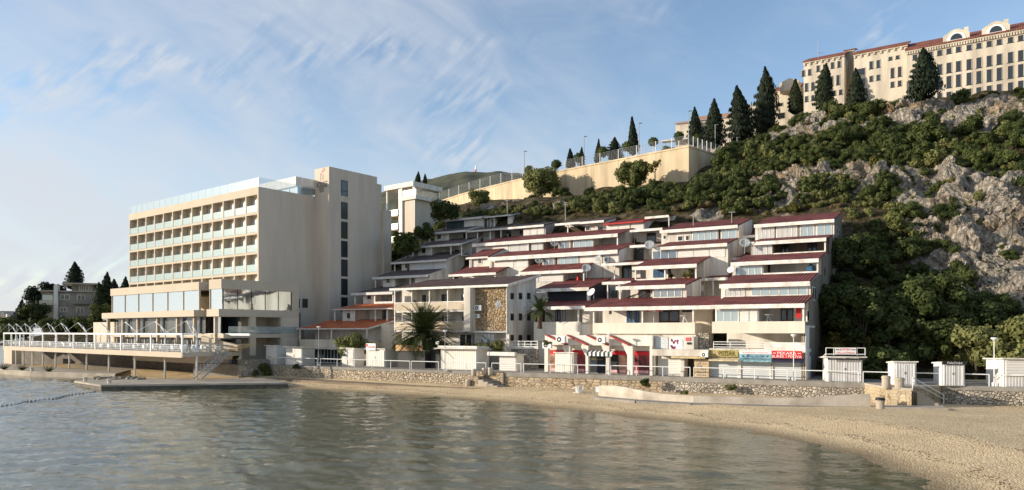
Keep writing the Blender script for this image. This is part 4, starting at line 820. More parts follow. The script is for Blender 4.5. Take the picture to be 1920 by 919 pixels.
b = MB(); b.box(LF, LF.lx(725, yl), LF.lx(725, yl) + .25, yl - .1, yl + .15, lz(402), lz(353)); b.build('post', WHITE, lt)
# ================================================================ OLD HOUSE AT FAR LEFT
OF = Fr(-18); DO = 165.0; yo = OF.yof(110, DO); oz = lambda y: EYE + (HY - y) * DO / F
oh = thing('old_house', 'grey three storey seaside house with balconies and flat roofs at far left', 'house', OF.P(OF.lx(110, yo), yo, 5))
OLD = mat('old_grey_render', (.27, .24, .20), .9, .15, .5); x0, x1, xc = OF.lx(77, yo), OF.lx(177, yo), OF.lx(109, yo)
b = MB(); b.box(OF, xc, x1, yo, yo + 8, 4, oz(545)); b.box(OF, x0, xc - .002, yo + .6, yo + 8, 4, oz(549)); b.box(OF, OF.lx(132, yo), OF.lx(174, yo), yo + 1, yo + 7, oz(545), oz(533)); b.build('wall', OLD, oh)
b = MB(); b.box(OF, OF.lx(118, yo), OF.lx(187, yo), yo - .6, yo + 8, oz(533), oz(530)); b.box(OF, x0 - .3, x1 + .4, yo - .5, yo + 8.2, oz(547), oz(545) + .02); b.build('roof', CONC, oh)
b = MB(); b.box(OF, OF.lx(102, yo), OF.lx(110, yo), yo - .6, yo + 1, 4, oz(535)); b.build('white_pier_wall', WHITE, oh)
for pa, pb, zt, zb, nm in [(112, 131, 552, 562, 'window'), (144, 160, 552, 568, 'window'), (112, 126, 576, 585, 'window'), (143, 158, 576, 590, 'window'), (148, 158, 534, 544, 'window'), (160, 172, 534, 544, 'window')]:
    yy = yo if zt > 545 else yo + 1; w_ = MB().box(OF, OF.lx(pa, yy), OF.lx(pb, yy), yy - .05, yy + .02, oz(zb), oz(zt)).build(nm, CREAM, oh); xm_ = (OF.lx(pa, yy) + OF.lx(pb, yy)) / 2; MB().box(OF, OF.lx(pa, yy) + .2, xm_ - .1, yy - .09, yy - .04, oz(zb) + .15, oz(zt) - .15).box(OF, xm_ + .1, OF.lx(pb, yy) - .2, yy - .09, yy - .04, oz(zb) + .15, oz(zt) - .15).build('pane', GLASSD, w_)
for zt, zb in [(553, 563), (576, 586)]:
    b_ = MB().box(OF, x0 - .1, OF.lx(101, yo), yo - 1.0, yo + .5, oz(zb + 9) , oz(zb + 8) + .1).build('balcony', CREAM, oh); MB().box(OF, x0 - .1, OF.lx(101, yo), yo - 1.02, yo - .95, oz(zb + 8), oz(zb + 1)).build('balustrade', CREAM, b_)
    b_ = MB().box(OF, OF.lx(138, yo), OF.lx(176, yo), yo - 1.0, yo - .02, oz(zb + 7), oz(zb + 6)).build('balcony', OLD, oh); MB().box(OF, OF.lx(138, yo), OF.lx(176, yo), yo - 1.02, yo - .96, oz(zb + 6), oz(zb)).build('balustrade', OLD, b_)
    w_ = MB().box(OF, OF.lx(80, yo + .6), OF.lx(99, yo + .6), yo + .5, yo + .58, oz(zb), oz(zt)).build('window', GLASSW, oh)
# telecom mast on the far hill
p = W(892, 336, 515); mast = thing('telecom_mast', 'thin red and white lattice mast on the far hilltop', 'mast', p); h = 9.5
for k in range(4): MB().tube(p + Vector((0, 0, h * k / 4 - .5 * (k == 0))), p + Vector((0, 0, h * (k + 1) / 4)), .9 - .12 * k, 5, .9 - .12 * (k + 1)).build('section', REDP if k % 2 == 0 else METALW, mast)

# small houses of the far town at the left edge
for i, (px, py, d) in enumerate([(3, 598, 760), (12, 592, 900), (20, 599, 780), (28, 604, 700), (9, 606, 640), (36, 600, 800), (24, 590, 1000), (2, 588, 1050), (16, 612, 560), (40, 608, 640), (31, 593, 950), (47, 604, 760)]):
    p = W(px, py, d); s_ = d / F * 3.2; h_ = Fr(20 + 17 * (i % 4)); hx, hy = h_.x.dot(p), h_.y.dot(p); root = thing('far_house', 'tiny pale house of the far town on the slope at the left edge', 'house', p, 'houses of the far town'); MB().box(h_, hx - s_, hx + s_, hy, hy + s_ * 1.4, p.z - s_ * 2, p.z + s_).build('wall', CREAM if i % 3 else WALLW, root); MB().slab(h_, hx - s_ * 1.1, hx + s_ * 1.1, hy - s_ * .1, hy + s_ * 1.5, p.z + s_ + .05, p.z + s_ * 1.5, .3).build('roof', MATS['orange_tile_roof'], root)
# ================================================================ TERRACED APARTMENT BLOCKS
AF = Fr(30); SL = .24
def add_window(root, fr, xa, xb, y, z0, z1, n, frame=FASC, pane=CURT, t=.09):
    b = MB(); bars(b, fr, xa + t / 2, xb - t / 2, y, z0, z1, n, t, .06); w_ = b.build('window', frame, root)
    p = MB()
    for k in range(n):
        u0 = xa + (xb - xa) * k / n; u1 = xa + (xb - xa) * (k + 1) / n; p.box(fr, u0 + t * .8, u1 - t * .8, y - .03, y + .01, z0 + t * .5, z1 - t * .5)
    p.build('pane', pane, w_); return w_
def add_shutter(root, fr, xa, xb, y, z0, z1, n, m=SHUT):
    for k in range(n):
        u0 = xa + (xb - xa) * k / n + .05; u1 = xa + (xb - xa) * (k + 1) / n - .05; MB().box(fr, u0, u1, y - .05, y + .02, z0, z1).build('shutter', m, root)
def add_door(root, fr, xa, xb, y, z0, z1, m=BROWN, n=2):
    d_ = MB().box(fr, xa, xb, y - .06, y + .02, z0, z1).build('door', m, root); p = MB()
    for k in range(n):
        u0 = xa + (xb - xa) * k / n; u1 = xa + (xb - xa) * (k + 1) / n; p.box(fr, u0 + .1, u1 - .1, y - .075, y - .055, z0 + .25, z1 - .12)
    p.build('pane', GLASSD, d_)
def level(root, v, pl, pr, yt, yb, segs, roof=ROOF_RED, ref=None, step=5.6, fh=.38, posts=(), wallm=WALLW, par=0, slope=SL, dz=2.0, fasc=FASC, up=None, parm=None, back=2.7):
    ref = pr if ref is None else ref; fr = AF
    xl, xr = fr.lx(pl, v), fr.lx(pr, v); zt = fr.lz(ref, yt, v - .6); zb = fr.lz(ref, yb, v)
    if up: slope = (fr.lz(up[2], up[1], up[0]) - .05 - zt) / (up[0] - v + .6)
    y0, y1 = v - .6, v + step + .5
    MB().slab(fr, xl, xr, y0, y1, zt, zt + slope * (y1 - y0), .14).build('roof', roof, root)
    f = MB(); f.box(fr, xl - .02, xr + .02, y0 - .09, y0 - .003, zt - fh, zt + .03)
    for xx in ((xl - .1, xr + .003) if fasc is not FASC else ()): f.slab(fr, xx, xx + .1, y0 + .0, y1, zt + .02, zt + .02 + slope * (y1 - y0), .22)
    f.build('fascia', fasc, root)
    und = lambda y: zt - .16 + slope * (y - y0)
    zw = zt - fh - .02; b = MB(); hasopen = False
    for s in segs:
        kind, pa, pb = s[:3]; xa, xb = fr.lx(pa, v), fr.lx(pb, v); o = s[3] if len(s) > 3 else {}
        yf = v + back if kind == 'open' else v + o.get('in', 0)
        b.box(fr, xa, xb, yf, y1 - .1, zb - dz, 0, (und(yf), und(y1 - .1)))
        if kind == 'open':
            hasopen = True; b.box(fr, xa, xb, v + .02, yf - .002, zb - .22, zb)
            for w0, w1, m, h in o.get('doors', []): add_door(root, fr, fr.lx(w0, yf), fr.lx(w1, yf), yf, zb, min(zb + h, zt - .1), m, 2 if abs(w1 - w0) > 8 else 1)
            for w0, w1, a0, a1 in o.get('wins', []): add_window(root, fr, fr.lx(w0, yf), fr.lx(w1, yf), yf, zb + a0, zb + a1, 1, BROWN, GLASSD)
        h1 = min(zw, zt - fh - .02); sill = o.get('sill', .08)
        if kind == 'win': add_window(root, fr, xa + .12, xb - .12, yf, zb + sill, h1, o.get('n', 2), o.get('frame', FASC), o.get('pane', CURT))
        if kind == 'shut': add_shutter(root, fr, xa + .04, xb - .04, yf, zb + sill, h1, o.get('n', 1), o.get('m', SHUT))
        if kind == 'wall':
            for w0, w1, a0, a1 in o.get('wins', []): add_window(root, fr, fr.lx(w0, yf), fr.lx(w1, yf), yf, zb + a0, zb + a1, o.get('n', 1), FASC, GLASSD)
            for w0, w1, m, h in o.get('doors', []): add_door(root, fr, fr.lx(w0, yf), fr.lx(w1, yf), yf, zb, zb + h, m)
    b.build('wall', wallm, root)
    if posts:
        for p in posts: xx = fr.lx(p, v); MB().box(fr, xx - .08, xx + .08, v - .3, v - .14, zb - .25, zt - fh + .01).build('post', FASC, root)
    if par: 
        for pa, pb in par: xa, xb = fr.lx(pa, v), fr.lx(pb, v); MB().box(fr, xa, xb, v - .32, v - .02, zb - .3, zb + .22).build('parapet', parm or FASC, root)
    return dict(sl=slope, zt=zt, zb=zb, xl=xl, xr=xr, v=v)
def canopy(root, v, pl, pr, yt, roof=ROOF_RED, step=4.5, yb=None, wallm=WALLW, body=True, wins=(), doors=(), post=()):
    """set-back stair link between two blocks: its own little roof, fascia and rear wall"""
    fr = AF; xl, xr = fr.lx(pl, v), fr.lx(pr, v); zt = fr.lz(pr, yt, v); y1 = v + step
    MB().slab(fr, xl, xr, v, y1, zt, zt + .16 * step, .12).build('roof', roof, root)
    f = MB(); f.box(fr, xl, xr, v - .08, v - .003, zt - .3, zt + .03); f.build('fascia', FASC, root)
    yb_ = v + 2.6; b = MB(); b.box(fr, xl, xr, yb_, y1 + 1, zt - 3.6, 0, (zt - .14 + .16 * 2.6, zt - .14 + .16 * (step + 1))); b.build('wall', wallm, root)
    for w0, w1, a0, a1 in wins: add_window(root, fr, fr.lx(w0, yb_), fr.lx(w1, yb_), yb_, zt + a0, zt + a1, 1, FASC, GLASSD)
    for w0, w1, m, h in doors: add_door(root, fr, fr.lx(w0, yb_), fr.lx(w1, yb_), yb_, zt - 2.6, zt - 2.6 + h, m, 1)
    for p in post: xx = fr.lx(p, v); MB().box(fr, xx - .06, xx + .06, v, v + .12, zt - 2.6, zt - .14).build('post', FASC, root)
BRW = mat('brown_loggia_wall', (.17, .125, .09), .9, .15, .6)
# ---- block at the right end
rA = thing('terraced_apartments', 'right end block of the stepped apartments with red roofs, over the three shuttered shops', 'apartment block', AF.P(AF.lx(1420, 70.6), 70.6, PZ), 'stepped apartment blocks on the slope')
A6 = level(rA, 93.7, 1416, 1565, 411, 443, [('wall', 1416, 1418), ('win', 1418, 1453, dict(n=4)), ('win', 1455, 1497, dict(n=4)), ('win', 1499, 1529, dict(pane=CURTB)), ('win', 1529.5, 1562, dict(pane=CURTB)), ('wall', 1562, 1564)], step=8, dz=5)
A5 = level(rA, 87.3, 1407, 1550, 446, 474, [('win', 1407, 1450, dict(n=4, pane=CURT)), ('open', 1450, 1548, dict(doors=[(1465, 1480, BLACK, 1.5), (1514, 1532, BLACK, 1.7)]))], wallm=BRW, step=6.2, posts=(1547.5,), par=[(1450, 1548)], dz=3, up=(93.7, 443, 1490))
A4 = level(rA, 81.3, 1373, 1536, 485, 512.5, [('wall', 1373, 1377), ('win', 1377, 1431, dict(n=4, pane=CURTB)), ('open', 1431, 1534, dict(doors=[(1440, 1444, BLACK, 1.8)]))], wallm=WALLW, step=6, posts=(1533.5,), par=[(1431, 1534)], dz=3, up=(87.3, 474, 1480))
A3 = level(rA, 75.5, 1352, 1520, 528, 554, [('wall', 1352, 1356), ('win', 1356, 1399, dict(n=4)), ('wall', 1399, 1407), ('win', 1407, 1517, dict(n=6, pane=CURTB)), ('wall', 1517, 1520)], step=5.8, dz=3, fh=.42, up=(81.3, 512.5, 1450))
A2 = level(rA, 70.6, 1335, 1510, 569.5, 604, [('win', 1341, 1388, dict(n=3, pane=CURTB)), ('shut', 1388, 1422, dict(n=2)), ('open', 1422, 1508, dict(doors=[(1464, 1488, BROWN, 1.6), (1424, 1431, SHUTG, 1.7)]))], step=4.9, posts=(1507,), dz=.3, fh=.36, up=(75.5, 554, 1440))
zb2 = A2['zb']; xa, xb = AF.lx(1335, 70.2), AF.lx(1509, 70.2); zpb = AF.lz(1500, 625, 70.2)
b = MB(); b.box(AF, xa, xb, 70.2, 70.5, zpb, zb2 + .08); b.build('parapet', mat('cream_balcony_front', (.68, .62, .51), .85, .07, .5, streak=True), rA)
b = MB(); b.box(AF, xa, xb, 70.52, 77, zb2 - .5, zb2 - .3); b.box(AF, xa + .4, xb - .1, 74.5, 76, PZ, zb2 - .52); b.box(AF, xb - .25, xb - .02, 70.9, 74.4, PZ, zb2 - .52)
zs1 = AF.lz(1500, 655, 70.3); b.box(AF, AF.lx(1328, 70.6), xb, 70.9, 74.45, zs1 - .35, zs1 - .02)
b.box(AF, AF.lx(1328, 70.6), xb - .3, 71.2, 74.4, PZ, zs1 - .36); b.build('wall', WALLW, rA)
b = MB(); xa2, xb2 = AF.lx(1338, 70.8), AF.lx(1434, 70.8)
for h in (.12, .38, .62): b.tube(AF.P(xa2, 70.8, zs1 + h), AF.P(xb2, 70.8, zs1 + h), .035, 6)
for k in range(4): xx = xa2 + (xb2 - xa2) * k / 3; b.tube(AF.P(xx, 70.8, zs1 - .02), AF.P(xx, 70.8, zs1 + .62), .035, 6)
b.build('railing', METALW, rA)
b = MB().box(AF, AF.lx(1434, 70.8) + .05, xb - .02, 70.75, 70.88, zs1 - .3, zs1 + .62); b.build('parapet', FASC, rA)
for pa, pb, nm in [(1331, 1385, 'a'), (1388, 1446, 'b'), (1448, 1505, 'c')]:
    s_ = MB().box(AF, AF.lx(pa, 71.15), AF.lx(pb, 71.15), 71.08, 71.18, PZ + .02, AF.lz(1480, 675, 71.1)).build('roller_door', SHUTG, rA)
    for p in (pa, pb): MB().box(AF, AF.lx(p, 71.1) - .09, AF.lx(p, 71.1) + .09, 70.98, 71.2, PZ, AF.lz(1480, 672, 71.1)).build('pilaster', FASC, rA)
# right flank windows
for L_, wy, zz_ in [(A6, 2.0, (-1.5, -.5)), (A6, 4.2, (-1.5, -.5)), (A5, 1.6, (-1.5, -.5)), (A4, 1.5, (-1.5, -.5)), (A3, .7, (-1.75, -.4)), (A3, 2.0, (-1.75, -.4)), (A2, 1.2, (-1.6, -.5))]:
    xx = L_['xr'] if L_ is not A2 else L_['xr']; v = L_['v']; xx = AF.lx(1564, 93.7) if L_ is A6 else (AF.lx(1548, 87.3) if L_ is A5 else AF.lx(1534, 81.3) if L_ is A4 else AF.lx(1520, 75.5) if L_ is A3 else AF.lx(1508, 70.6))
    yy = v + wy + (2.8 if L_ in (A5, A4) else 0); w_ = MB().box(AF, xx - .02, xx + .09, yy, yy + .95, L_['zt'] + zz_[0], L_['zt'] + zz_[1]).build('window', FASC, rA); MB().box(AF, xx + .085, xx + .105, yy + .1, yy + .85, L_['zt'] + zz_[0] + .1, L_['zt'] + zz_[1] - .1).build('pane', GLASSD, w_)
# stepped flank wall down to the promenade
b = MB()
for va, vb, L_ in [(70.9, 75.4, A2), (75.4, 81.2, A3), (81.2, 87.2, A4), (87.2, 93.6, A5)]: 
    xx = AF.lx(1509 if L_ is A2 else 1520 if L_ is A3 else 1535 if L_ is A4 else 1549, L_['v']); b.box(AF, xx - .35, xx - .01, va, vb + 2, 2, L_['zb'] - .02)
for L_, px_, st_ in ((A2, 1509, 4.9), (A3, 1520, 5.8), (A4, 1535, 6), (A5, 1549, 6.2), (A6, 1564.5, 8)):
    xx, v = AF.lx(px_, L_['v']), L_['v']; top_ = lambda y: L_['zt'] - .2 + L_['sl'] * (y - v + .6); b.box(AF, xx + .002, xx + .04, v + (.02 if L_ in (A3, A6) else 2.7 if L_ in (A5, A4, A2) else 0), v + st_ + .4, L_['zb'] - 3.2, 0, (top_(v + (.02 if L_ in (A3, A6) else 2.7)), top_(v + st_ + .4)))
b.build('flank_wall', mat('shade_darkened_tan_flank', (.20, .17, .135), .95, .12, .5, streak=True), rA)  # tan cladding, darkened in its colour for the shade on this side
# ---- middle block
rB = thing('terraced_apartments', 'middle block of the stepped apartments with the balcony parasol and four pane sunroom', 'apartment block', AF.P(AF.lx(1230, 73), 73, PZ), 'stepped apartment blocks on the slope')
level(rB, 95, 1240, 1385, 422, 450, [('wall', 1240, 1296, dict(wins=[(1243, 1250, .7, 1.25), (1270, 1281, .35, 1.0), (1285, 1293, .35, 1.0)])), ('win', 1297, 1347, dict(n=4, pane=CURTB)), ('win', 1351, 1383, dict(n=2, pane=CURTB)), ('wall', 1383, 1385)], step=8, dz=5)
level(rB, 89.5, 1229, 1365.5, 456, 483, [('win', 1222, 1271, dict(n=3, pane=glass_mat('slate_blue_window', (.09, .13, .16), .2))), ('shut', 1271, 1361, dict(n=3)), ('wall', 1361, 1365)], step=6, dz=3, up=(95, 450, 1310))
level(rB, 84, 1189, 1309, 495, 523, [('open', 1190, 1308, dict(doors=[(1253, 1258, BLACK, 1.9), (1291, 1301, BROWN, 1.4)], wins=[(1201, 1210, .6, 1.5)]))], step=6, posts=(1193, 1248, 1306), par=[(1192, 1246)], dz=3, fh=.4, up=(89.5, 483, 1260))
o_ = MB(); yb_ = 86.7; zz0 = AF.lz(1240, 520, yb_); 
for pa, pb in [(1225, 1236), (1237, 1247)]:
    xa, xb = AF.lx(pa, yb_), AF.lx(pb, yb_); xm_ = (xa + xb) / 2; r_ = (xb - xa) / 2; o_.extr(AF, [(xa, zz0), (xb, zz0), (xb, zz0 + .8)] + [(xm_ + r_ * math.cos(t_), zz0 + .8 + r_ * math.sin(t_)) for t_ in np.linspace(.4, 2.74, 7)] + [(xa, zz0 + .8)], yb_ - .1, yb_ - .01)
o_.build('arched_shutter', BLUE, rB)
level(rB, 78.5, 1159, 1287.5, 533.5, 558, [('open', 1163, 1223, dict(doors=[(1166, 1181, BROWN, 1.5), (1197, 1219, BROWN, 1.25)])), ('win', 1223, 1281, dict(n=4, pane=glass_mat('grey_window', (.2, .22, .22), .25))), ('wall', 1281, 1287)], step=5.6, posts=(1164,), dz=3, up=(84, 523, 1240))
B2 = level(rB, 73, 1100, 1336, 573, 605, [('open', 1112, 1302, dict(doors=[(1175, 1186, BLUE, 1.75), (1188, 1199, BLUE, 1.75), (1236, 1274, BROWN, 1.9)], wins=[(1142, 1146, 1.1, 1.5), (1279, 1299, 1.2, 1.95)]))], step=5.6, posts=(1115, 1206, 1301), dz=4, fh=.36, up=(78.5, 558, 1230))
xa, xb = AF.lx(1111.5, 72.7), AF.lx(1303, 72.7); zlo = AF.lz(1290, 626, 72.7)
MB().box(AF, xa, xb, 72.66, 72.98, zlo, B2['zb'] + .02).build('parapet', mat('cream_balcony_front', (0, 0, 0)), rB)
b = MB(); b.box(AF, xa, xb, 73, 76, PZ, B2['zb'] - .25); b.build('wall', WALLW, rB)
# link between middle and right blocks
canopy(rB, 91.5, 1318, 1393, 483, wins=[(1352, 1357, -2, -1.4)], step=6); canopy(rB, 86, 1306, 1364, 520.5, step=5, post=(1337,)); canopy(rB, 96.5, 1385, 1416, 441, step=5)
b = MB(); b.box(AF, AF.lx(1303.5, 75.4), AF.lx(1334, 75.4), 75.4, 76.2, PZ, AF.lz(1320, 576, 75.4)); b.build('wall', CREAM, rB)
# ---- left-middle block
rC = thing('terraced_apartments', 'left middle block of the stepped apartments with most satellite dishes and a bright red awning', 'apartment block', AF.P(AF.lx(1050, 75), 75, PZ), 'stepped apartment blocks on the slope')
level(rC, 100.5, 1136, 1209, 414, 431, [('shut', 1137, 1182, dict(n=2)), ('shut', 1183, 1208, dict(n=1))], step=7, dz=4, fh=.16, fasc=REDP); xx = AF.lx(1209, 100.5)
canopy(rC, 102.5, 1209, 1254, 403.5, body=False, step=3, post=(1254, ), wins=[])
level(rC, 101, 1090, 1135, 413, 431.5, [('wall', 1091, 1135, {'in': 1.2, 'wins': [(1098, 1107, .3, 1.0), (1120, 1132, -.2, .8)]})], step=6, dz=4, fh=.3, roof=ROOF_GREY)
level(rC, 101.5, 1044, 1090, 416, 434, [('open', 1045, 1066), ('open', 1066, 1090, dict(doors=[(1070, 1090, BLACK, 2.2)]))], step=6, dz=4, fh=.3, roof=ROOF_GREY, posts=(1066,))
level(rC, 101, 942, 1023, 421, 439.5, [('open', 943, 981, dict(doors=[(950, 955, BLACK, 1.4), (975, 981, BLACK, 1.5)])), ('shut', 981, 1021, dict(n=3)), ('wall', 1021, 1023)], step=6, dz=4, fh=.3, roof=ROOF_GREY, wallm=mat('grey_wall', (.36, .34, .31), .9, .1, .5))
C6 = level(rC, 94.7, 890, 1161, 438, 462, [('shut', 893, 954, dict(n=2)), ('win', 954, 992, dict(n=2, pane=CURT)), ('win', 995, 1019, dict(n=2)), ('open', 1019, 1047), ('win', 1047, 1070, dict(n=2, pane=GLASSW)), ('win', 1074, 1113, dict(n=3, pane=CURTB)), ('open', 1113, 1160)], step=6.3, posts=(992, 1159), dz=3, fh=.45, up=(101, 436, 1060))
C5 = level(rC, 89.6, 919, 1161, 468.5, 493, [('wall', 920, 932), ('shut', 932, 964, dict(n=1)), ('wall', 964, 968), ('shut', 968, 991, dict(n=1)), ('open', 991, 1017), ('win', 1017, 1041, dict(n=2, pane=GLASSW)), ('win', 1045, 1086, dict(n=3, pane=CURTB)), ('shut', 1087, 1130, dict(n=1)), ('win', 1131, 1144, dict(n=1, pane=CURTB)), ('shut', 1144, 1161, dict(n=1))], step=5.6, posts=(921,), dz=3, fh=.5, up=(94.7, 462, 1100))
level(rC, 90.6, 878, 919, 481, 500, [('wall', 881, 918, dict(wins=[(896, 904, .5, 1.2)]))], step=4.5, dz=3, fh=.2, posts=(883,), up=(94.7, 468, 900))
C4 = level(rC, 87, 977, 1097, 505, 527, [('shut', 979, 1011, dict(n=1, m=SHUTG)), ('shut', 1011, 1057, dict(n=1)), ('open', 1057, 1096, dict(doors=[(1089, 1096, BLACK, 1.7)]))], step=4.6, posts=(1096,), dz=3, up=(89.6, 493, 1080))
level(rC, 86.5, 846, 934, 511, 531, [('open', 848, 933, dict(doors=[(860, 880, BROWN, 1.3)]))], step=5, posts=(852, 889, 930), dz=3, fh=.3, up=(90.6, 500, 890))
C3 = level(rC, 82, 1006, 1108, 539, 563, [('open', 1006, 1028), ('wall', 1028, 1102, {'in': .3}), ('wall', 1102, 1107)], wallm=NAVY, step=6.2, posts=(1027,), dz=3, up=(87, 527, 1050))
MB().box(AF, AF.lx(1102, 81.8), AF.lx(1106.5, 81.8), 81.55, 81.98, C3['zb'] - .1, C3['zt'] - .35).build('post', FASC, rC)
C2 = level(rC, 77.8, 1002, 1101, 574, 604, [('open', 1003, 1087, dict(doors=[(1041, 1051, BLACK, 1.8), (1053, 1063, SHUTG, 1.7)])), ('wall', 1087, 1100, {'in': .8})], step=5, posts=(1086,), dz=4, fh=.36, up=(82, 563, 1050))
xa, xb = AF.lx(1001, 77.5), AF.lx(1087, 77.5); MB().box(AF, xa, xb, 77.46, 77.78, AF.lz(1080, 640, 77.5), C2['zb'] + .05).build('parapet', WHITE, rC)
b = MB(); b.box(AF, xa, xb + 1.0, 77.8, 81, PZ, C2['zb'] - .25); b.build('wall', WHITE, rC)
MB().box(AF, AF.lx(1040, 94), AF.lx(1112, 94), 93.4, 94.4, C6['zb'] - .55, C6['zb'] - .12).build('awning', REDP, rC)
# links between left-middle and middle blocks
canopy(rC, 97.5, 1181, 1242, 427.5, wins=[(1189, 1195, -1.8, -.9)], doors=[(1213, 1230, DARK, 2.4)], step=5); canopy(rC, 92.3, 1181, 1212, 459, doors=[(1190, 1207, DARK, 2.4)], step=5)
canopy(rC, 88, 1128, 1208, 491, wins=[(1139, 1146, -1.9, -1.2)], doors=[(1165, 1184, DARK, 2.5)], step=5, post=(1152,)); canopy(rC, 82, 1129, 1183, 527.5, doors=[(1142, 1158, DARK, 2.4)], step=5, post=(1139,))
# ---- left cascade, in the hotel's shade
rD = thing('terraced_apartments', 'leftmost grey cascade of stepped apartments beside the hotel, orange roofs at the bottom', 'apartment block', AF.P(AF.lx(650, 74), 74, PZ), 'stepped apartment blocks on the slope')
GW = MATS['grey_wall']; FG = mat('shade_greyed_fascia', (.60, .58, .54), .6, .08, 1.2)  # fascia tone greyed to carry the hotel's shade in its colour
def D(v, pl, pr, yt, yb, segs, **k): return level(rD, v, pl, pr, yt, yb, segs, roof=k.pop('roof', ROOF_GREY), wallm=k.pop('wallm', WALLW), fasc=FG, dz=k.pop('dz', 3), **k)
D(106, 834, 907, 406, 426, [('win', 836, 871, dict(n=3, pane=TEAL, frame=TEAL)), ('shut', 871, 890, dict(n=1)), ('wall', 890, 906)], step=6, fh=.3)
D(106.6, 906, 962, 402, 426, [('win', 907, 928, dict(n=3, pane=GLASSD)), ('open', 928, 952), ('wall', 952, 961)], step=6, fh=.2, dz=4)
D(101.7, 804, 878, 431, 450, [('wall', 815, 841, dict(wins=[(819, 828, .5, 1.3)])), ('open', 841, 877, dict(doors=[(869, 876, BLACK, 1.5)]))], posts=(807, 842, 876), step=5, fh=.3, up=(106, 426, 860))
D(101.9, 878, 942, 428, 449, [('open', 878, 898, dict(doors=[(879, 887, BLACK, 1.2), (889, 896, BLACK, 1.2)])), ('wall', 898, 921, {'in': 1.2, 'wins': [(911, 919, .6, 1.3)]}), ('open', 921, 941)], posts=(897, 921, 941), step=5, fh=.25, wallm=GW, up=(106.6, 425, 920))
D(97.4, 773, 869, 456, 477, [('wall', 784, 810, dict(wins=[(790, 799, .6, 1.5)])), ('open', 810, 846), ('open', 846, 868, dict(doors=[(853, 860, BLACK, 1.2), (862, 868, BLACK, 1.2)]))], posts=(776, 811, 847, 867), step=5, fh=.32, up=(101.7, 450, 840))
D(93.9, 738, 841, 486, 505, [('wall', 753, 776, dict(wins=[(759, 768, .5, 1.3)])), ('shut', 776, 814, dict(n=1, m=SHUTG)), ('shut', 814, 838, dict(n=1, m=SHUTG))], posts=(742,), step=4.6, fh=.3, up=(97.4, 477, 820))
D(89.6, 703, 806, 515, 536, [('wall', 718, 741, dict(wins=[(724, 733, .7, 1.5)])), ('open', 741, 771), ('shut', 778, 806, dict(n=1, m=SHUT))], posts=(706, 771), step=4.8, fh=.36, up=(93.9, 505, 790))
D(84.3, 664, 741, 547, 568, [('wall', 681, 704, dict(wins=[(688, 697, .6, 1.4)])), ('open', 705, 740)], posts=(668, 705, 739), par=[(705, 740)], step=5.8, fh=.36, up=(89.6, 536, 760))
D(79, 628, 741, 578, 601, [('wall', 642, 666, dict(wins=[(650, 658, .3, 1.2)])), ('open', 667, 706), ('open', 706, 740, dict(doors=[(717, 727, BLACK, 1.6)]))], posts=(630, 667, 706, 728), step=5.8, fh=.12, roof=ROOF_ORANGE, up=(84.3, 568, 720))
D1 = D(74, 563, 692, 616, 638, [('open', 565, 625), ('open', 625, 691)], posts=(565, 624, 690), step=5.6, fh=.12, roof=ROOF_ORANGE, dz=.3, up=(79, 601, 690))
xa, xb = AF.lx(562, 73.7), AF.lx(693, 73.7); b = MB(); b.box(AF, xa, xb, 73.66, 73.95, AF.lz(690, 652, 73.7), D1['zb'] + .05); b.build('parapet', CREAM, rD)
b = MB(); b.box(AF, xa, xb, 74.6, 80, PZ, D1['zb'] - .25); b.build('wall', CREAM, rD)
b = MB(); b.box(AF, xb - .2, AF.lx(741, 76), 76.2, 82, PZ, D1['zt'] + .6); b.build('wall', CREAM, rD)
add_window(rD, AF, AF.lx(590, 74.6), AF.lx(640, 74.6), 74.58, PZ + .1, AF.lz(640, 655, 74.6), 8, METALW, GLASSD)
MB().box(AF, xa - .1, xb - .3, 73.0, 74.0, AF.lz(690, 656, 73.7), AF.lz(690, 652, 73.7) - .004).build('canopy', CONCW, rD)
# low bar with awning left of it
lb = thing('beach_bar', 'low cream bar with glazed doors and faded pink roof edge, left of the kiosks', 'bar', AF.P(AF.lx(470, 75.2), 75.2, PZ)); v = 75.2
xa, xb = AF.lx(452, v), AF.lx(548, v); z1 = AF.lz(500, 634, v); b = MB(); b.box(AF, xa, xb, v + .4, v + 7, PZ - .5, z1); b.box(AF, xb - 1.6, xb + .9, v + 1.5, v + 6, PZ, z1 + 1.6); b.build('wall', CREAM, lb)
MB().box(AF, xa - .2, AF.lx(528, v), v - .3, v + 6.9, z1 + .004, z1 + .28).build('roof_slab', CONCW, lb); MB().slab(AF, xa, AF.lx(524, v), v - .9, v - .31, z1 - .2, z1 + .22, .1).build('awning', mat('faded_pink_awning', (.55, .34, .22), .8, .1, 2), lb)
add_window(lb, AF, AF.lx(458, v), AF.lx(500, v), v + .38, PZ + .6, z1 - .45, 5, METALW, GLASSD)
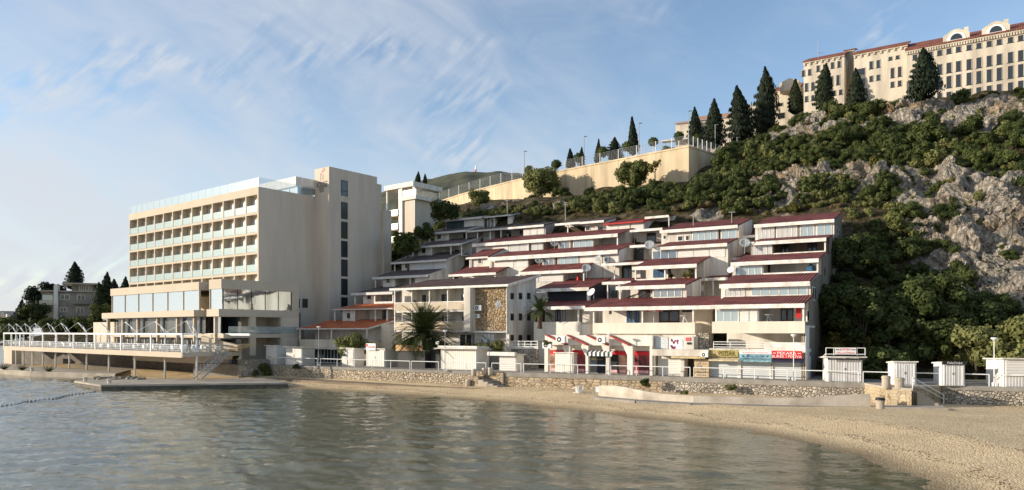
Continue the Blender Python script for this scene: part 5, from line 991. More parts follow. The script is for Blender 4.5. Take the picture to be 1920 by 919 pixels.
# ---- white house with the stone panel
v = 74.2; wh = thing('white_house', 'white three storey house with a rubble stone panel and two balcony rows behind the palm', 'house', AF.P(AF.lx(850, v), v, PZ)); fr = AF
x0, xs_, xc, x3 = fr.lx(740, v), fr.lx(880, v), fr.lx(892, v), fr.lx(952, v); yb_ = fr.ly(1005, x3); zt = fr.lz(948, 533.5, v - .6); SLW = (fr.lz(900, 520.5, yb_ + .6) - zt) / (yb_ + 1.2 - v)
z2, z2p, z1f, z1p, z0f = [fr.lz(875, p, v) for p in (565, 582, 605, 619, 620)]; zf1 = fr.lz(875, 581, v); zf0 = fr.lz(875, 619, v)
b = MB(); yy = v + 1.5
b.box(fr, x0, xs_, yy, yb_, PZ, 0, (zt - .1 + SLW * 2, zt - .1 + SLW * (yb_ - v + .5))); b.box(fr, xs_ + .002, x3, v, yb_ + .003, zf0 - .1, 0, (zt - .15, zt - .1 + SLW * (yb_ - v + .5))); b.box(fr, xs_ + .01, x3 - .05, v + 1.2, yb_ - .01, PZ, zf0)
b.box(fr, xs_ + .004, xc, v - 1.25, v - .002, zf0 - .1, zt - .3); b.box(fr, x3 - .3, x3 - .004, v + .3, v + 1.2, PZ, zf0 - .11)
b.build('wall', WALLW, wh)
b = MB()
for zf in (zf1, zf0): b.box(fr, x0 - .05, xs_ - .01, v - .02, yy - .004, zf - .22, zf)
b.box(fr, xs_, x3 + .02, v - .25, v - .004, zf0 - .3, zf0 - .1)
b.build('balcony_slab', FASC, wh)
for zf, m in ((zf1, BOARDS_H), (zf0, BOARDS_H)): MB().box(fr, x0, xs_ - .02, v - .1, v - .03, zf + .02, zf + 1.0).build('balustrade', m, wh)
b = MB()
for p in (741, 773, 806, 840, 879): xx = fr.lx(p, v); b.box(fr, xx - .06, xx + .06, v - .12, v + .0, zf0 - .22, zt - .1)
for zf in (zf1, zf0): b.box(fr, x0, xs_ - .02, v - .14, v + .0, zf + 1.0, zf + 1.1)
b.build('balcony_frame', FASC, wh)
b = MB(); 
for p in (773, 806, 840): xx = fr.lx(p, v); b.box(fr, xx - .05, xx + .05, v + .02, yy - .01, zf0, zt)
b.build('partition', WALLW, wh)
MB().slab(fr, x0 - .3, x3 + .35, v - .6, yb_ + .6, zt, zt + SLW * (yb_ + 1.2 - v), .14).build('roof', ROOF_BROWN, wh)
f = MB(); f.box(fr, x0 - .3, x3 + .35, v - .7, v - .604, zt - .24, zt + .03); f.slab(fr, x3 + .352, x3 + .45, v - .7, yb_ + .6, zt + .03, zt + .03 + SLW * (yb_ + 1.3 - v), .3); f.build('fascia', FASC, wh)
MB().box(fr, xc, x3 - .12, v - .07, v - .004, zf0 - .08, zt - .28).build('stone_panel', STONEP, wh)
b = MB(); cpt = fr.P(fr.lx(935, v), v - .1, fr.lz(935, 571, v)); 
for k in range(8): a_ = k * math.pi / 4; q_ = cpt + fr.x * math.cos(a_) * .5 + Vector((0, 0, math.sin(a_) * .5)); b.tube(cpt, q_, .05, 5); 
b.disc(cpt, -fr.y, .42, 14); b.build('wheel_ornament', STEEL, wh)
MB().path([fr.P(x3 - .08, v - .1, zt - .2), fr.P(x3 - .08, v - .1, PZ)], .06).build('downpipe', FASC, wh)
for pa, pb, za, zb_, m in [(759, 772, zf1, 2.0, BROWN), (792, 799, zf1, 2.1, BROWN), (801, 805, zf1, 2.1, WHITE), (828, 838, zf1, 2.1, BLACK), (866, 879, zf1, 2.0, BLACK), (755, 771, zf0, 2.0, BLACK), (828, 840, zf0, 2.0, WHITE), (866, 878, zf0, 1.9, WHITE)]: add_door(wh, fr, fr.lx(pa, yy), fr.lx(pb, yy), yy, za, za + zb_, m, 2 if pb - pa > 9 else 1)
for k, (pz0, pz1, ps) in enumerate([(549, 561, (957, 972.5, 988)), (588, 601, (957, 972.5, 988)), (628, 639, (957, 972.5, 988))]):
    for p in ps:
        y0, y1 = fr.ly(p, x3), fr.ly(p + 6, x3); dd = fr.P(x3, y0, 0).y; z0, z1 = EYE + (HY - pz1) * dd / F, EYE + (HY - pz0) * dd / F
        w_ = MB().box(fr, x3 - .02, x3 + .05, y0, y1, z0, z1).build('window', BROWN, wh); MB().box(fr, x3 + .05, x3 + .065, y0 + .08, y1 - .08, z0 + .08, z1 - .08).build('pane', GLASSD, w_)
add_window(wh, fr, fr.lx(862, v + 1.2), fr.lx(886, v + 1.2), v + 1.18, zf0 - 2.3, zf0 - .5, 2, FASC, GLASSD); add_window(wh, fr, fr.lx(901, v + 1.2), fr.lx(927, v + 1.2), v + 1.18, zf0 - 1.9, zf0 - .5, 4, METALW, GLASSW)
# terrace wall and railing to the right of the white house
b = MB(); b.box(fr, x3 + .02, fr.lx(1008, 75.2), 75, 75.5, PZ, fr.lz(990, 655, 75)); o = b.build('stone_wall', RUBBLE2); tag(o, 'dark stone wall under the white house side terrace, beside the small kiosk', 'wall')
rr = thing('terrace_railing', 'white railing of two bars on the wall beside the white house', 'railing', fr.P(x3 + .2, 75.1, fr.lz(990, 655, 75))); zr = fr.lz(990, 655, 75); xa, xb = x3 + .1, fr.lx(1008, 75.1); b = MB()
for h in (.35, .6, .95): b.box(fr, xa, xb, 75.08, 75.14, zr + h - .035, zr + h + .035)
for k in range(5): xx = xa + (xb - xa) * k / 4; b.box(fr, xx - .03, xx + .03, 75.07, 75.15, zr, zr + .98)
b.build('bars', METALW, rr); MB().box(fr, xa, xb, 75.085, 75.13, zr + .04, zr + .3).build('panel', FASC, rr)
# ---- satellite dishes, air conditioners, parasol
def dish(px, py, v, r, label, nx=-.35, m=None):
    p = AF.P(AF.lx(px, v - .5), v - .5, AF.lz(px, py, v - .5)); root = thing('satellite_dish', label, 'satellite dish', p, 'satellite dishes on the apartments'); n_ = (-AF.y * .8 + AF.x * nx + Vector((0, 0, .45))).normalized()
    MB().disc(p, n_, r, 18, .22 * r, .02).build('reflector', m or STEEL, root, True); b = MB(); b.tube(p - Vector((0, 0, r * .95)) + n_ * .2, p + n_ * r * 1.0, .025, 5); b.box(W0, *(p.x + n_.x * r - .05, p.x + n_.x * r + .05), p.y + n_.y * r - .05, p.y + n_.y * r + .05, p.z + n_.z * r - .05, p.z + n_.z * r + .05); b.build('feed_arm', METALW, root); MB().path([p - n_ * .03, p - n_ * .35, p - n_ * .35 - Vector((0, 0, r + .4))], .04).build('mount', STEEL, root)
for a_ in [(1040, 456, 94.7, .62, 'grey one beside the post just above the bright red awning', .5), (1011, 488, 89.6, .6, 'grey one left of the aqua windows, below the red awning', .5), (1122, 485, 89.2, .52, 'round one in front of the white shutters at the row end'), (1100, 503, 86.4, .62, 'tilted one on the corner post beside the folded red parasol', .4), (1110, 548, 81.5, .5, 'white one on the corner post of the dark blue screened flat', -.3, SIGNW), (1218.5, 460, 89, .66, 'big grey dish at the left corner of the blue windowed flat', .2), (1397, 456, 87, .64, 'grey dish between the middle and right end blocks near the top', .3), (1371, 506, 81.2, .42, 'small white dish at the left corner of the right block balcony', -.2, SIGNW), (876, 554, 74.4, .5, 'white dish on the upper balcony of the white house', .2, SIGNW), (971, 520, 84.5, .42, 'small white dish by the shuttered flat above the brown roof', .1, SIGNW)]: dish(*a_[:4], 'satellite dish: ' + a_[4], *a_[5:])
def ac(fr, x, y, z, label, s=1.0):
    root = thing('air_conditioner', label, 'air conditioner', fr.P(x, y, z), 'air conditioner boxes'); MB().box(fr, x - .42 * s, x + .42 * s, y - .34 * s, y, z, z + .6 * s).build('casing', METALW, root); g_ = MB().disc(fr.P(x - .1 * s, y - .345 * s, z + .3 * s), -fr.y, .22 * s, 14, 0, .02).build('fan_grille', DARK, root); MB().disc(fr.P(x - .1 * s, y - .36 * s, z + .3 * s), -fr.y, .09 * s, 10, 0, .01).build('hub', METALW, g_)
for px, py, y, lb, s in [(1053.5, 638, 69.6, 'air conditioner box on top of the poster shop roof, the left one of two', 1.25), (1129, 638, 69.6, 'air conditioner box on the poster shop roof beside the lamp post', 1.1), (1028, 648, 69.4, 'air conditioner box on the left corner post of the poster shop', 1.2), (1322, 664, 70.0, 'air conditioner on the white band left of the yellow sign', .8), (898, 578, 74.0, 'air conditioner box on the left edge of the stone panel, white', 1.1), (896, 592, 74.0, 'lower small air conditioner on the left edge of the stone panel', .8), (1312, 541, 85.9, 'air conditioner on the stair wall between middle and right blocks', 1.1), (627, 652, 73.6, 'air conditioner under the orange roofed flat by the leafy tree', .9)]:
    ac(AF, AF.lx(px, y), y, AF.lz(px, py, y) - .3, lb, s)
p = AF.P(AF.lx(1226, 74.2), 74.2, B2['zb']); um = thing('parasol', 'red and white beer garden parasol on the long cream balcony', 'parasol', p); MB().tube(p, p + Vector((0, 0, 1.75)), .03).build('pole', METALW, um)
c_ = p + Vector((0, 0, 1.38)); 
for m, ph_ in ((SIGNR, 0), (SIGNW, 1)):
    b = MB()
    for k in range(8):
        if k % 2 != ph_: continue
        a0, a1 = k * math.pi / 4, (k + 1) * math.pi / 4; q0 = c_ + Vector((math.cos(a0) * .95, math.sin(a0) * .95, 0)); q1 = c_ + Vector((math.cos(a1) * .95, math.sin(a1) * .95, 0)); tp = c_ + Vector((0, 0, .42)); b.poly([q0, q1, tp]); b.poly([q0 - Vector((0, 0, .15)), q1 - Vector((0, 0, .15)), q1, q0])
    b.build('canopy', m, um)
p = AF.P(AF.lx(1084, 87.6), 87.6, C4['zb']); tag(MB().lathe(p, [(.25, 0), (.22, .3), (.06, 1.1), (.02, 1.35)], 10).build('folded_parasol', REDP), 'folded dark red parasol standing on the terrace left of the dish post', 'parasol')
p = AF.P(AF.lx(1521, 81.6), 81.6, A4['zb']); tag(MB().lathe(p, [(.35, 0), (.5, .4), (.25, .9), (.03, 1.1)], 7).build('laundry_bundle', BLUE), 'blue cloth bundle on the right end of the open balcony', 'cloth')

# ---- television aerials on the top roofs
for px, py, v, lb in [(1060, 402, 103, 'thin television aerial on the grey top roof left of the red fascia'), (951, 392, 109, 'tall thin pole aerial at the right end of the grey cascade top roof'), (1372, 408, 98, 'television aerial on the top roof of the middle block'), (1300, 414, 98, 'short vent pipe with cap on the top roof of the middle block')]:
    x_, z_ = AF.at(px, py, v); p = AF.P(x_, v, z_ - 1.0); root = thing('aerial', lb, 'aerial', p); h_ = 2.6 if px < 1200 else 1.8; MB().tube(p, p + Vector((0, 0, h_)), .04, 5).build('mast', STEEL, root); b = MB()
    for k in range(4): q = p + Vector((0, 0, h_ - .08 - .0 * k)) + AF.y * (k * .2 - .3); b.tube(q - AF.x * .4, q + AF.x * .4, .015, 4)
    b.tube(p + Vector((0, 0, h_ - .08)) - AF.y * .35, p + Vector((0, 0, h_ - .08)) + AF.y * .35, .02, 4); b.build('elements', STEEL, root)
# ---- odds and ends on the balconies
def pot(px, v, z, label, m=LEAF_D, h=.7):
    p = AF.P(AF.lx(px, v), v, z); root = thing('potted_plant', label, 'potted plant', p); MB().lathe(p, [(.12, 0), (.18, .3), (.19, .32)], 10).build('pot', MATS['orange_brown_pot'], root); b = MB(); r_ = random.Random(int(px))
    for k in range(70):
        a, e_, l_ = r_.uniform(0, 6.28), r_.uniform(.1, 1.5), r_.uniform(.2, h); q = p + Vector((0, 0, .3)); t_ = q + Vector((math.cos(a) * math.cos(e_), math.sin(a) * math.cos(e_), math.sin(e_))) * l_; sd_ = Vector((-math.sin(a), math.cos(a), 0)) * .07; b.poly([q.lerp(t_, .3) - sd_, q.lerp(t_, .3) + sd_, t_ + sd_ * .6, t_ - sd_ * .6])
    b.build('leaves', m, root)
mat('orange_brown_pot', (.35, .15, .07), .8, .2, 4)
zB4 = AF.lz(1309, 523, 84); zB3 = AF.lz(1287, 558, 78.5)
pot(1258, 84.4, zB4, 'potted plant on the open terrace left of the two chairs, beside the dark doorway'); pot(1292, 84.3, zB4, 'big potted plant at the right end of the terrace with arched blue shutters', LEAF_M, 1.0); pot(1283, 84.6, zB4, 'middle potted plant on the terrace with arched blue shutters', LEAF_M); pot(1526, 81.6, A4['zb'], 'trailing plant at the right end of the open balcony by the blue cloth', LEAF_Y, .6)
b = MB()
for k in range(6): a_ = AF.P(AF.lx(1171 + k * 5, 78.9), 78.9 + .2 * (k % 3), zB3 + .05 + .1 * (k % 2)); b.tube(a_, a_ + AF.x * random.uniform(1.0, 2.2) + Vector((0, 0, random.uniform(.1, .9))), .05, 5)
tag(b.build('timber_heap', BROWN), 'heap of dark broken planks on the terrace left of the four pane sunroom', 'planks')
def small_table(px, v, z, label):
    p = AF.P(AF.lx(px, v), v, z); root = thing('balcony_table', label, 'table', p); MB().lathe(p + Vector((0, 0, .7)), [(.45, 0), (.47, .02), (.45, .04)], 14).build('top', METALW, root)
    for a in range(3): MB().tube(p + Vector((math.cos(a * 2.1) * .35, math.sin(a * 2.1) * .35, 0)), p + Vector((0, 0, .7)), .025, 5).build('leg', METALW, root)
small_table(1283, 73.8, B2['zb'], 'white table at the right end of the long cream balcony'); small_table(1440, 71.4, A2['zb'], 'white table on the right block balcony beside the brown door')
p = AF.P(AF.lx(1497, 71.2), 71.2, A2['zb']); tag(MB().box(AF, AF.x.dot(p) - .2, AF.x.dot(p) + .25, 71.1, 71.16, p.z + .35, p.z + 1.5).build('towel', REDP), 'red towel hanging at the right end of the right block balcony', 'towel')
# ================================================================ KIOSKS AND SHOPS ON THE PROMENADE
def kiosk(ang, pa, pb, pyt, pyb, depth, label, body=BOARD, front='doors', roof=FASC, ov=.15, name='kiosk', top_drop=.12):
    fr = Fr(ang); d = F * (EYE - PZ) / (pyb - HY); p = W(pa, pyb, d); y = fr.y.dot(p); x0, x1 = fr.x.dot(p), fr.lx(pb, y); z1 = EYE + (HY - pyt) * d / F
    root = thing(name, label, 'kiosk', fr.P((x0 + x1) / 2, y, PZ)); MB().box(fr, x0, x1, y, y + depth, PZ, 0, (z1 - .1, z1 - .1 - top_drop)).build('wall', body, root)
    r_ = MB(); r_.slab(fr, x0 - ov, x1 + ov, y - ov * 1.3, y + depth + ov, z1, z1 - top_drop * 1.2, .1); r_.build('roof', roof, root); h = z1 - PZ
    if front == 'doors':
        for k in range(2):
            a, b_ = x0 + .1 + (x1 - x0 - .2) * k / 2 + .02, x0 + .1 + (x1 - x0 - .2) * (k + 1) / 2 - .02; d_ = MB().box(fr, a, b_, y - .05, y - .002, PZ + .08, z1 - .28).build('door', body, root)
            MB().box(fr, a if k else b_ - .08, a + .08 if k else b_, y - .075, y - .05, PZ + h * .45, PZ + h * .55).build('handle', STEEL, d_)
            for u in (a, b_ - .09): MB().box(fr, u, u + .09, y - .075, y - .052, PZ + .08, z1 - .28).build('stile', SIGNW, d_)
    elif front == 'hatch':
        MB().box(fr, x0 + .15, x1 - .15, y - .06, y - .002, PZ + h * .42, z1 - .22).build('hatch', SHUT, root)
        for k in range(2): a, b_ = x0 + .1 + (x1 - x0 - .2) * k / 2 + .03, x0 + .1 + (x1 - x0 - .2) * (k + 1) / 2 - .03; MB().box(fr, a, b_, y - .04, y - .002, PZ + .06, PZ + h * .38).build('door', body, root)
        MB().box(fr, x0 + .02, x1 - .02, y - .16, y - .003, PZ + h * .385, PZ + h * .41).build('counter', FASC, root)
    elif front == 'shutter':
        MB().box(fr, x0 + .12, x1 - .12, y - .06, y - .002, PZ + .06, z1 - .3).build('shutter', SHUT, root)
    elif front == 'plain':
        q = MB()
        for u in (x0, x1 - .08): q.box(fr, u, u + .08, y - .03, y - .002, PZ, z1 - .12)
        q.box(fr, x0 + .08, x1 - .08, y - .03, y - .002, z1 - .3, z1 - .14); q.build('frame', body, root)
    return dict(root=root, fr=fr, x0=x0, x1=x1, y=y, z1=z1, d=d)
kiosk(30, 499, 518, 647, 683, 2.0, 'white kiosk with one square hatch, leftmost of the promenade kiosks', BOARD30, 'hatch')
kiosk(30, 537, 567, 649.5, 684.5, 2.2, 'white kiosk with overhanging roof and pale blue lower front, second from the left', BOARD30, 'doors', ov=.3)
kiosk(30, 641, 664, 652, 686, 1.9, 'plain white kiosk between the glazed shopfront and the kiosk with the red sign', BOARD30, 'hatch')
k = kiosk(30, 687, 722, 653, 687.5, 2.4, 'white kiosk with a red and white roof sign beside dark grey containers', BOARD30, 'doors')
fr = k['fr']; s_ = MB().box(fr, k['x0'] + .2, k['x0'] + 1.75, k['y'] - .3, k['y'] - .22, k['z1'] - .25, k['z1'] + .62).build('sign', SIGNW, k['root']); text('nutella', fr, k['x0'] + 1.12, k['y'] - .3, k['z1'] + .2, .3, SIGNR, s_, 1.1); MB().box(fr, k['x0'] + .25, k['x0'] + .5, k['y'] - .32, k['y'] - .302, k['z1'] + .2, k['z1'] + .55).build('emblem', SIGNR, s_)
k = kiosk(30, 745, 797, 656, 689, 2.6, 'grey ribbed container with tan board on top, left of the palm foot', CLADG, 'plain', roof=STEEL, name='container')
fr = k['fr']; MB().box(fr, k['x0'] - .05, k['x1'] - .2, k['y'] - .25, k['y'] - .15, k['z1'] - .1, k['z1'] + .62).build('board', mat('rusty_tan_board', (.52, .36, .2), .8, .3, 4, col2=(.4, .15, .06)), k['root'])
kiosk(30, 798, 825, 655, 690, 3, 'dark navy container in the shade of the palm beside the biggest kiosk', BLACK, 'plain', roof=BLACK, name='container')
k = kiosk(30, 827, 893, 652, 692, 2.8, 'biggest white kiosk with blank front and layered overhanging roof, before the palm', BOARD30, 'plain', ov=.55); fr = k['fr']; MB().slab(fr, k['x0'] - .2, k['x1'] + .3, k['y'] - .4, k['y'] + 2.4, k['z1'] + .25, k['z1'] + .15, .22).build('upper_roof', FASC, k['root'])
p = fr.P(k['x0'] - .25, k['y'] - .3, k['z1'] + .02); fl = thing('floodlight', 'small white floodlight on the left corner of the biggest kiosk roof', 'floodlight', p); MB().tube(p, p + Vector((0, 0, .5)), .03).build('stem', METALW, fl); MB().box(fr, k['x0'] - .45, k['x0'] - .05, k['y'] - .45, k['y'] - .28, p.z + .4, p.z + .75).build('lamp_head', METALW, fl)
k = kiosk(30, 936, 969, 662, 695, 1.6, 'small white kiosk with a deep white fascia right of the biggest kiosk', BOARD30, 'shutter', ov=.2); fr = k['fr']; MB().box(fr, k['x0'] - 1.2, k['x1'] + .1, k['y'] - .7, k['y'] - .2, k['z1'] - .28, k['z1'] + .14).build('fascia', FASC, k['root'])
kiosk(30, 1041, 1075, 660, 698.5, 1.9, 'white kiosk with roller hatch and counter standing before the poster shop', BOARD30, 'hatch')
# kiosks on the right
k = kiosk(13, 1553, 1617, 668, 716, 2.6, 'white kiosk with a roof sign frame and black fascia board, right of the apartments', BOARD, 'doors', ov=.3); fr = k['fr']; rt = k['root']
MB().box(fr, k['x0'] - .1, k['x1'] + .2, k['y'] - .36, k['y'] - .3, k['z1'] - .3, k['z1'] + .1).build('fascia_board', SIGNK, rt); text('Sweet the best - Pancakes', fr, (k['x0'] + k['x1']) / 2 - .15, k['y'] - .36, k['z1'] - .09, .17, SIGNW, rt, 2.35)
zt = k['z1'] + .75; b = MB(); xa, xb = k['x0'] - .25, k['x1'] + .15; yy = k['y'] - .3
for z in (zt, k['z1'] + .2): b.box(fr, xa, xb, yy - .03, yy + .03, z - .03, z + .03)
for x in (xa, xa + .65, xb - .65, xb): b.box(fr, x - .03, x + .03, yy - .028, yy + .028, k['z1'] + .02, zt)
b.tube(fr.P(xa, yy, k['z1'] + .25), fr.P(xa - .3, yy + .1, k['z1'] - .1), .03); b.build('sign_frame', METALW, rt)
xs_ = (xa + xb) / 2; s_ = MB().box(fr, xs_ - .85, xs_ + .85, yy - .08, yy - .035, k['z1'] + .18, zt + .03).build('sign', SIGNW, rt); text('JUMBO', fr, xs_, yy - .08, k['z1'] + .60, .2, SIGNR, s_, 1.0); text('PALAČINKE', fr, xs_, yy - .08, k['z1'] + .335, .2, SIGNR, s_, 1.45)
b = MB()
for s in (-1, 1): b.box(fr, xs_ + s * .66 - .13, xs_ + s * .66 + .13, yy - .09, yy - .082, k['z1'] + .56, k['z1'] + .63)
b.build('sign_dash', SIGNK, s_)
kiosk(13, 1677, 1718, 677, 722, 1.9, 'plain white double door shed between the two signed kiosks on the right', BOARD, 'doors', ov=.12)
k = kiosk(13, 1766, 1809, 678, 723.5, 2.0, 'white double door shed with a black name board, second from the right edge', BOARD, 'doors', ov=.12); fr = k['fr']; MB().box(fr, k['x0'] - .02, k['x1'] + .1, k['y'] - .2, k['y'] - .12, k['z1'] - .24, k['z1'] + .06).build('fascia_board', SIGNK, k['root']); text('Palačinke', fr, (k['x0'] + k['x1']) / 2 + .05, k['y'] - .2, k['z1'] - .08, .2, SIGNW, k['root'], 1.1)
kiosk(13, 1882, 1975, 671, 726, 3.4, 'white wooden shed with tan side cut off by the right edge', BOARD, 'hatch', ov=.2)
# ---- poster shop with the red beams
v = 70.3; fr = AF; shop = thing('shop', 'low white shop with slanting red beams on the roof edge and red poster windows', 'shop', fr.P(fr.lx(1120, v), v, PZ)); x0, x1 = fr.lx(1022, v), fr.lx(1224, v)
zr = fr.lz(1150, 629, v); zb = fr.lz(1150, 648, v); b = MB(); b.box(fr, x0, x1, v - .05, v + 4, zb, zr); b.box(fr, x0 + .1, x1 - .1, v + 1.0, v + 4, PZ, zb - .002); b.build('wall', WHITE, shop)
for p0, p1 in [(1026, 1064), (1065, 1103), (1102, 1142), (1144, 1183)]:
    xa, xb = fr.lx(p0, v), fr.lx(p1, v); MB().extr(fr, [(xa, zr - .02), (xa + .12, zr + .08), (xb + .12, zb + .12), (xb - .02, zb - .02)], v - .5, v - .06).build('beam', mat('red_tile_strip', (.36, .06, .045), .8, .2, 3), shop)
b = MB()
for p0, p1 in [(1022, 1028.5), (1065, 1070), (1099, 1104), (1137, 1143), (1177, 1187), (1219, 1224)]: b.box(fr, fr.lx(p0, v), fr.lx(p1, v), v - .15, v + .35, PZ, zb - .004)
for p in (1062, 1098, 1137, 1178): xx = fr.lx(p, v); b.extr(fr, [(xx - .5, zb - .01), (xx - .42, zb - .3), (xx + .02, zb - 1.1), (xx + .14, zb - 1.1), (xx + .14, zb - .01)], v - .12, v + .3)
b.build('pillar', WHITE, shop)
POST = mat('poster_print', (.20, .035, .04), .4, .6, 1.3, col2=(.02, .012, .015)); POST2 = mat('poster_print_warm', (.34, .2, .14), .4, .6, 1.4, col2=(.07, .02, .025))
yb = v + .98
for p0, p1, m in [(1029, 1064, POST2), (1071, 1098, POST), (1105, 1136, BLACK), (1144, 1160, BLACK), (1160, 1176, POST2), (1188, 1218, POST)]:
    w_ = MB().box(fr, fr.lx(p0, yb), fr.lx(p1, yb), yb - .04, yb + .01, PZ + .05, zb - .55).build('shop_window', m, shop)
    if m is not BLACK or p0 == 1144: MB().box(fr, fr.lx(p0, yb), fr.lx(p1, yb), yb - .07, yb - .045, zb - 1.0, zb - .62).build('red_band', SIGNR, w_); MB().box(fr, fr.lx(p0, yb) + .1, fr.lx(p1, yb) - .1, yb - .07, yb - .045, PZ + .12, PZ + .42).build('pink_band', PINK, w_)
    else: text('HOTEL  Restaurant', fr, (fr.lx(p0, yb) + fr.lx(p1, yb)) / 2, yb - .05, PZ + 1.5, .16, SIGNY, w_, 1.3); MB().box(fr, fr.lx(p0, yb) + .15, fr.lx(p1, yb) - .15, yb - .06, yb - .045, PZ + .75, PZ + 1.0).build('blue_band', BLUE, w_)
b = MB(); c2_ = MB(); xa, xb = fr.lx(1100, v - .6), fr.lx(1147, v - .6); za = fr.lz(1120, 661, v - .6)
for k_ in range(12): (b if k_ % 2 else c2_).hexa([fr.P(xa + (xb - xa) * (k_ + u) / 12, y, z) for u, y, z in [(0, v - .62, za - .38), (1, v - .62, za - .38), (1, v - .56, za - .38), (0, v - .56, za - .38), (0, v - .62, za), (1, v - .62, za), (1, v - .1, za + .18), (0, v - .1, za + .18)]])
aw = b.build('awning', SIGNW, shop); c2_.build('stripes', TEAL, aw)
# ---- shop between, with the pictures on its upper band
sh2 = thing('shop', 'cream flat roofed shop with pictures on its upper band, left of the yellow sign', 'shop', fr.P(fr.lx(1275, v), v, PZ)); x0, x1 = fr.lx(1224.5, v), fr.lx(1330, v); z_a, z_b, z_c = fr.lz(1275, 631, v + .5), fr.lz(1275, 655, v + .5), fr.lz(1275, 667.5, v)
xi = fr.lx(1301, v + .5); b = MB(); b.box(fr, x0 + .02, xi, v + .5, v + 3, z_b, z_a); b.box(fr, x0 + .02, x1 - .02, v - .3, v + 3, z_c, z_b - .004); b.box(fr, x0 + .02, x1, v + 1.4, v + 3, PZ, z_c - .002); b.box(fr, fr.lx(1276, v), fr.lx(1283, v), v, v + 1.4, PZ, z_c - .004); b.build('wall', WALLW, sh2)
MB().box(fr, x0 + .1, fr.lx(1253, v + .5), v + .44, v + .498, z_b + .05, z_a - .1).build('grey_panel', SHUTG, sh2); s_ = MB().box(fr, fr.lx(1255, v + .5), fr.lx(1280, v + .5), v + .45, v + .498, z_b + .05, z_a - .25).build('picture_board', SIGNW, sh2)
b = MB()
for _ in range(16): px_, py_ = random.uniform(1259, 1271), random.uniform(637, 653); b.disc(fr.P(fr.lx(px_, v + .44), v + .44, fr.lz(px_, py_, v + .44)), -fr.y, random.uniform(.06, .15), 8, 0, .01)
b.build('print', mat('plum_print', (.25, .06, .12), .6, .4, 6), s_); s_ = MB().box(fr, fr.lx(1286, v + .5), fr.lx(1295, v + .5), v + .44, v + .498, z_a - .42, z_a - .1).build('red_sign', SIGNR, sh2); text('AKCIJA', fr, fr.lx(1290.5, v + .44), v + .44, z_a - .26, .12, SIGNW, s_, .42)
b = MB()
for p in (1290, 1294): b.disc(fr.P(fr.lx(p, v + .44), v + .44, fr.lz(p, 644, v + .44)), -fr.y, .13, 10, 0, .01)
b.build('print', SIGNK, sh2)
MB().box(fr, fr.lx(1240, v + 1.2), fr.lx(1276, v + .8), v + .8, v + 1.0, PZ + .02, fr.lz(1260, 673, v + .8)).build('roller_door', SHUT, sh2); MB().box(fr, fr.lx(1283, v + 1.3), fr.lx(1300, v + 1.3), v + 1.3, v + 1.39, PZ, z_c - .2).build('doorway', mat('dark_brown_shutter', (.06, .045, .035), .7, .2, 3), sh2); MB().box(fr, x0 + .3, fr.lx(1239, v + 1.3), v + 1.3, v + 1.39, PZ, PZ + 1.0).build('crate_panel', mat('orange_brown_panel', (.36, .2, .08), .7, .2, 2), sh2)
MB().box(fr, fr.lx(1262, v), fr.lx(1325, v), v - .6, v - .31, z_c - .22, z_c - .02).build('awning', mat('sand_awning', (.5, .4, .22), .8, .2, 2), sh2)
b = MB(); xa, xb = fr.lx(1302, v + .2), fr.lx(1329, v + .2); b.box(fr, xa, xb, v + .2, v + 1.39, PZ, z_c - .3); st = b.build('stone_front', mat('peach_stucco', (.56, .42, .26), .85, .12, 1.5), sh2)
xm_, zm_ = (xa + xb) / 2 + .0, PZ + 1.75; MB().extr(fr, [(xm_ + .55 * math.cos(t_), zm_ + .38 * math.sin(t_)) for t_ in np.linspace(0, math.pi, 11)], v + .15, v + .198).build('arched_vent', DARK, st)
b = MB()
for i in range(5):
    for j in range(5):
        if random.random() < .75: u0 = xa + .2 + i * (xb - xa - .5) / 5; b.box(fr, u0, u0 + random.uniform(.12, .22), v + .16, v + .198, PZ + .12 + j * .28, PZ + .12 + j * .28 + random.uniform(.12, .2))
b.build('stone_inlay', CONC, st)
MB().box(fr, xi + .05, fr.lx(1329, v + 2), v + 2, v + 2.5, z_b - .002, fr.lz(1315, 624, v + 2)).build('stone_back', RUBBLE2, sh2)
# signs over the three shuttered shops: hung on the building, things of their own
def board(px0, px1, y0, y1, vv, m, label, lean=.0):
    xa, xb = fr.lx(px0, vv), fr.lx(px1, vv); za, zb_ = fr.lz((px0 + px1) / 2, y1, vv), fr.lz((px0 + px1) / 2, y0, vv); root = thing('shop_sign', label, 'sign', fr.P((xa + xb) / 2, vv, za)); MB().box(fr, xa, xb, vv, vv + .12, za, zb_).build('panel', m, root); return root, xa, xb, za, zb_
rt, xa, xb, za, zb_ = board(1330, 1384, 656.5, 669, 70.3, SIGNY, 'yellow and dark shop sign over the left shutter, under the railing'); text('PIZZERIA', fr, xa + (xb - xa) * .62, 70.3, (za + zb_) / 2, .42, SIGNK, rt, (xb - xa) * .58); b = MB(); b.extr(fr, [(xa + .55, za + .1), (xa + 1.0, za + .1), (xa + .72, zb_ - .08)], 70.26, 70.299); b.disc(fr.P(xa + .35, 70.28, za + .4), -fr.y, .2, 10, 0, .01); b.build('emblem', MATS['pale_timber'], rt)
rt, xa, xb, za, zb_ = board(1386, 1446.5, 658, 664, 70.32, SIGNW, 'white strip sign with pink lettering above the light blue sign'); text('SLADOLED I KOLAČI', fr, (xa + xb) / 2, 70.32, (za + zb_) / 2, .17, SIGNR, rt, (xb - xa) * .8)
rt, xa, xb, za, zb_ = board(1386, 1446.5, 664.4, 672, 70.2, SIGNB, 'light blue shop sign with dark lettering over the middle shutter'); text('Slastice', fr, (xa + xb) / 2, 70.2, (za + zb_) / 2 + .02, .3, BLUE, rt, 1.3); b = MB(); 
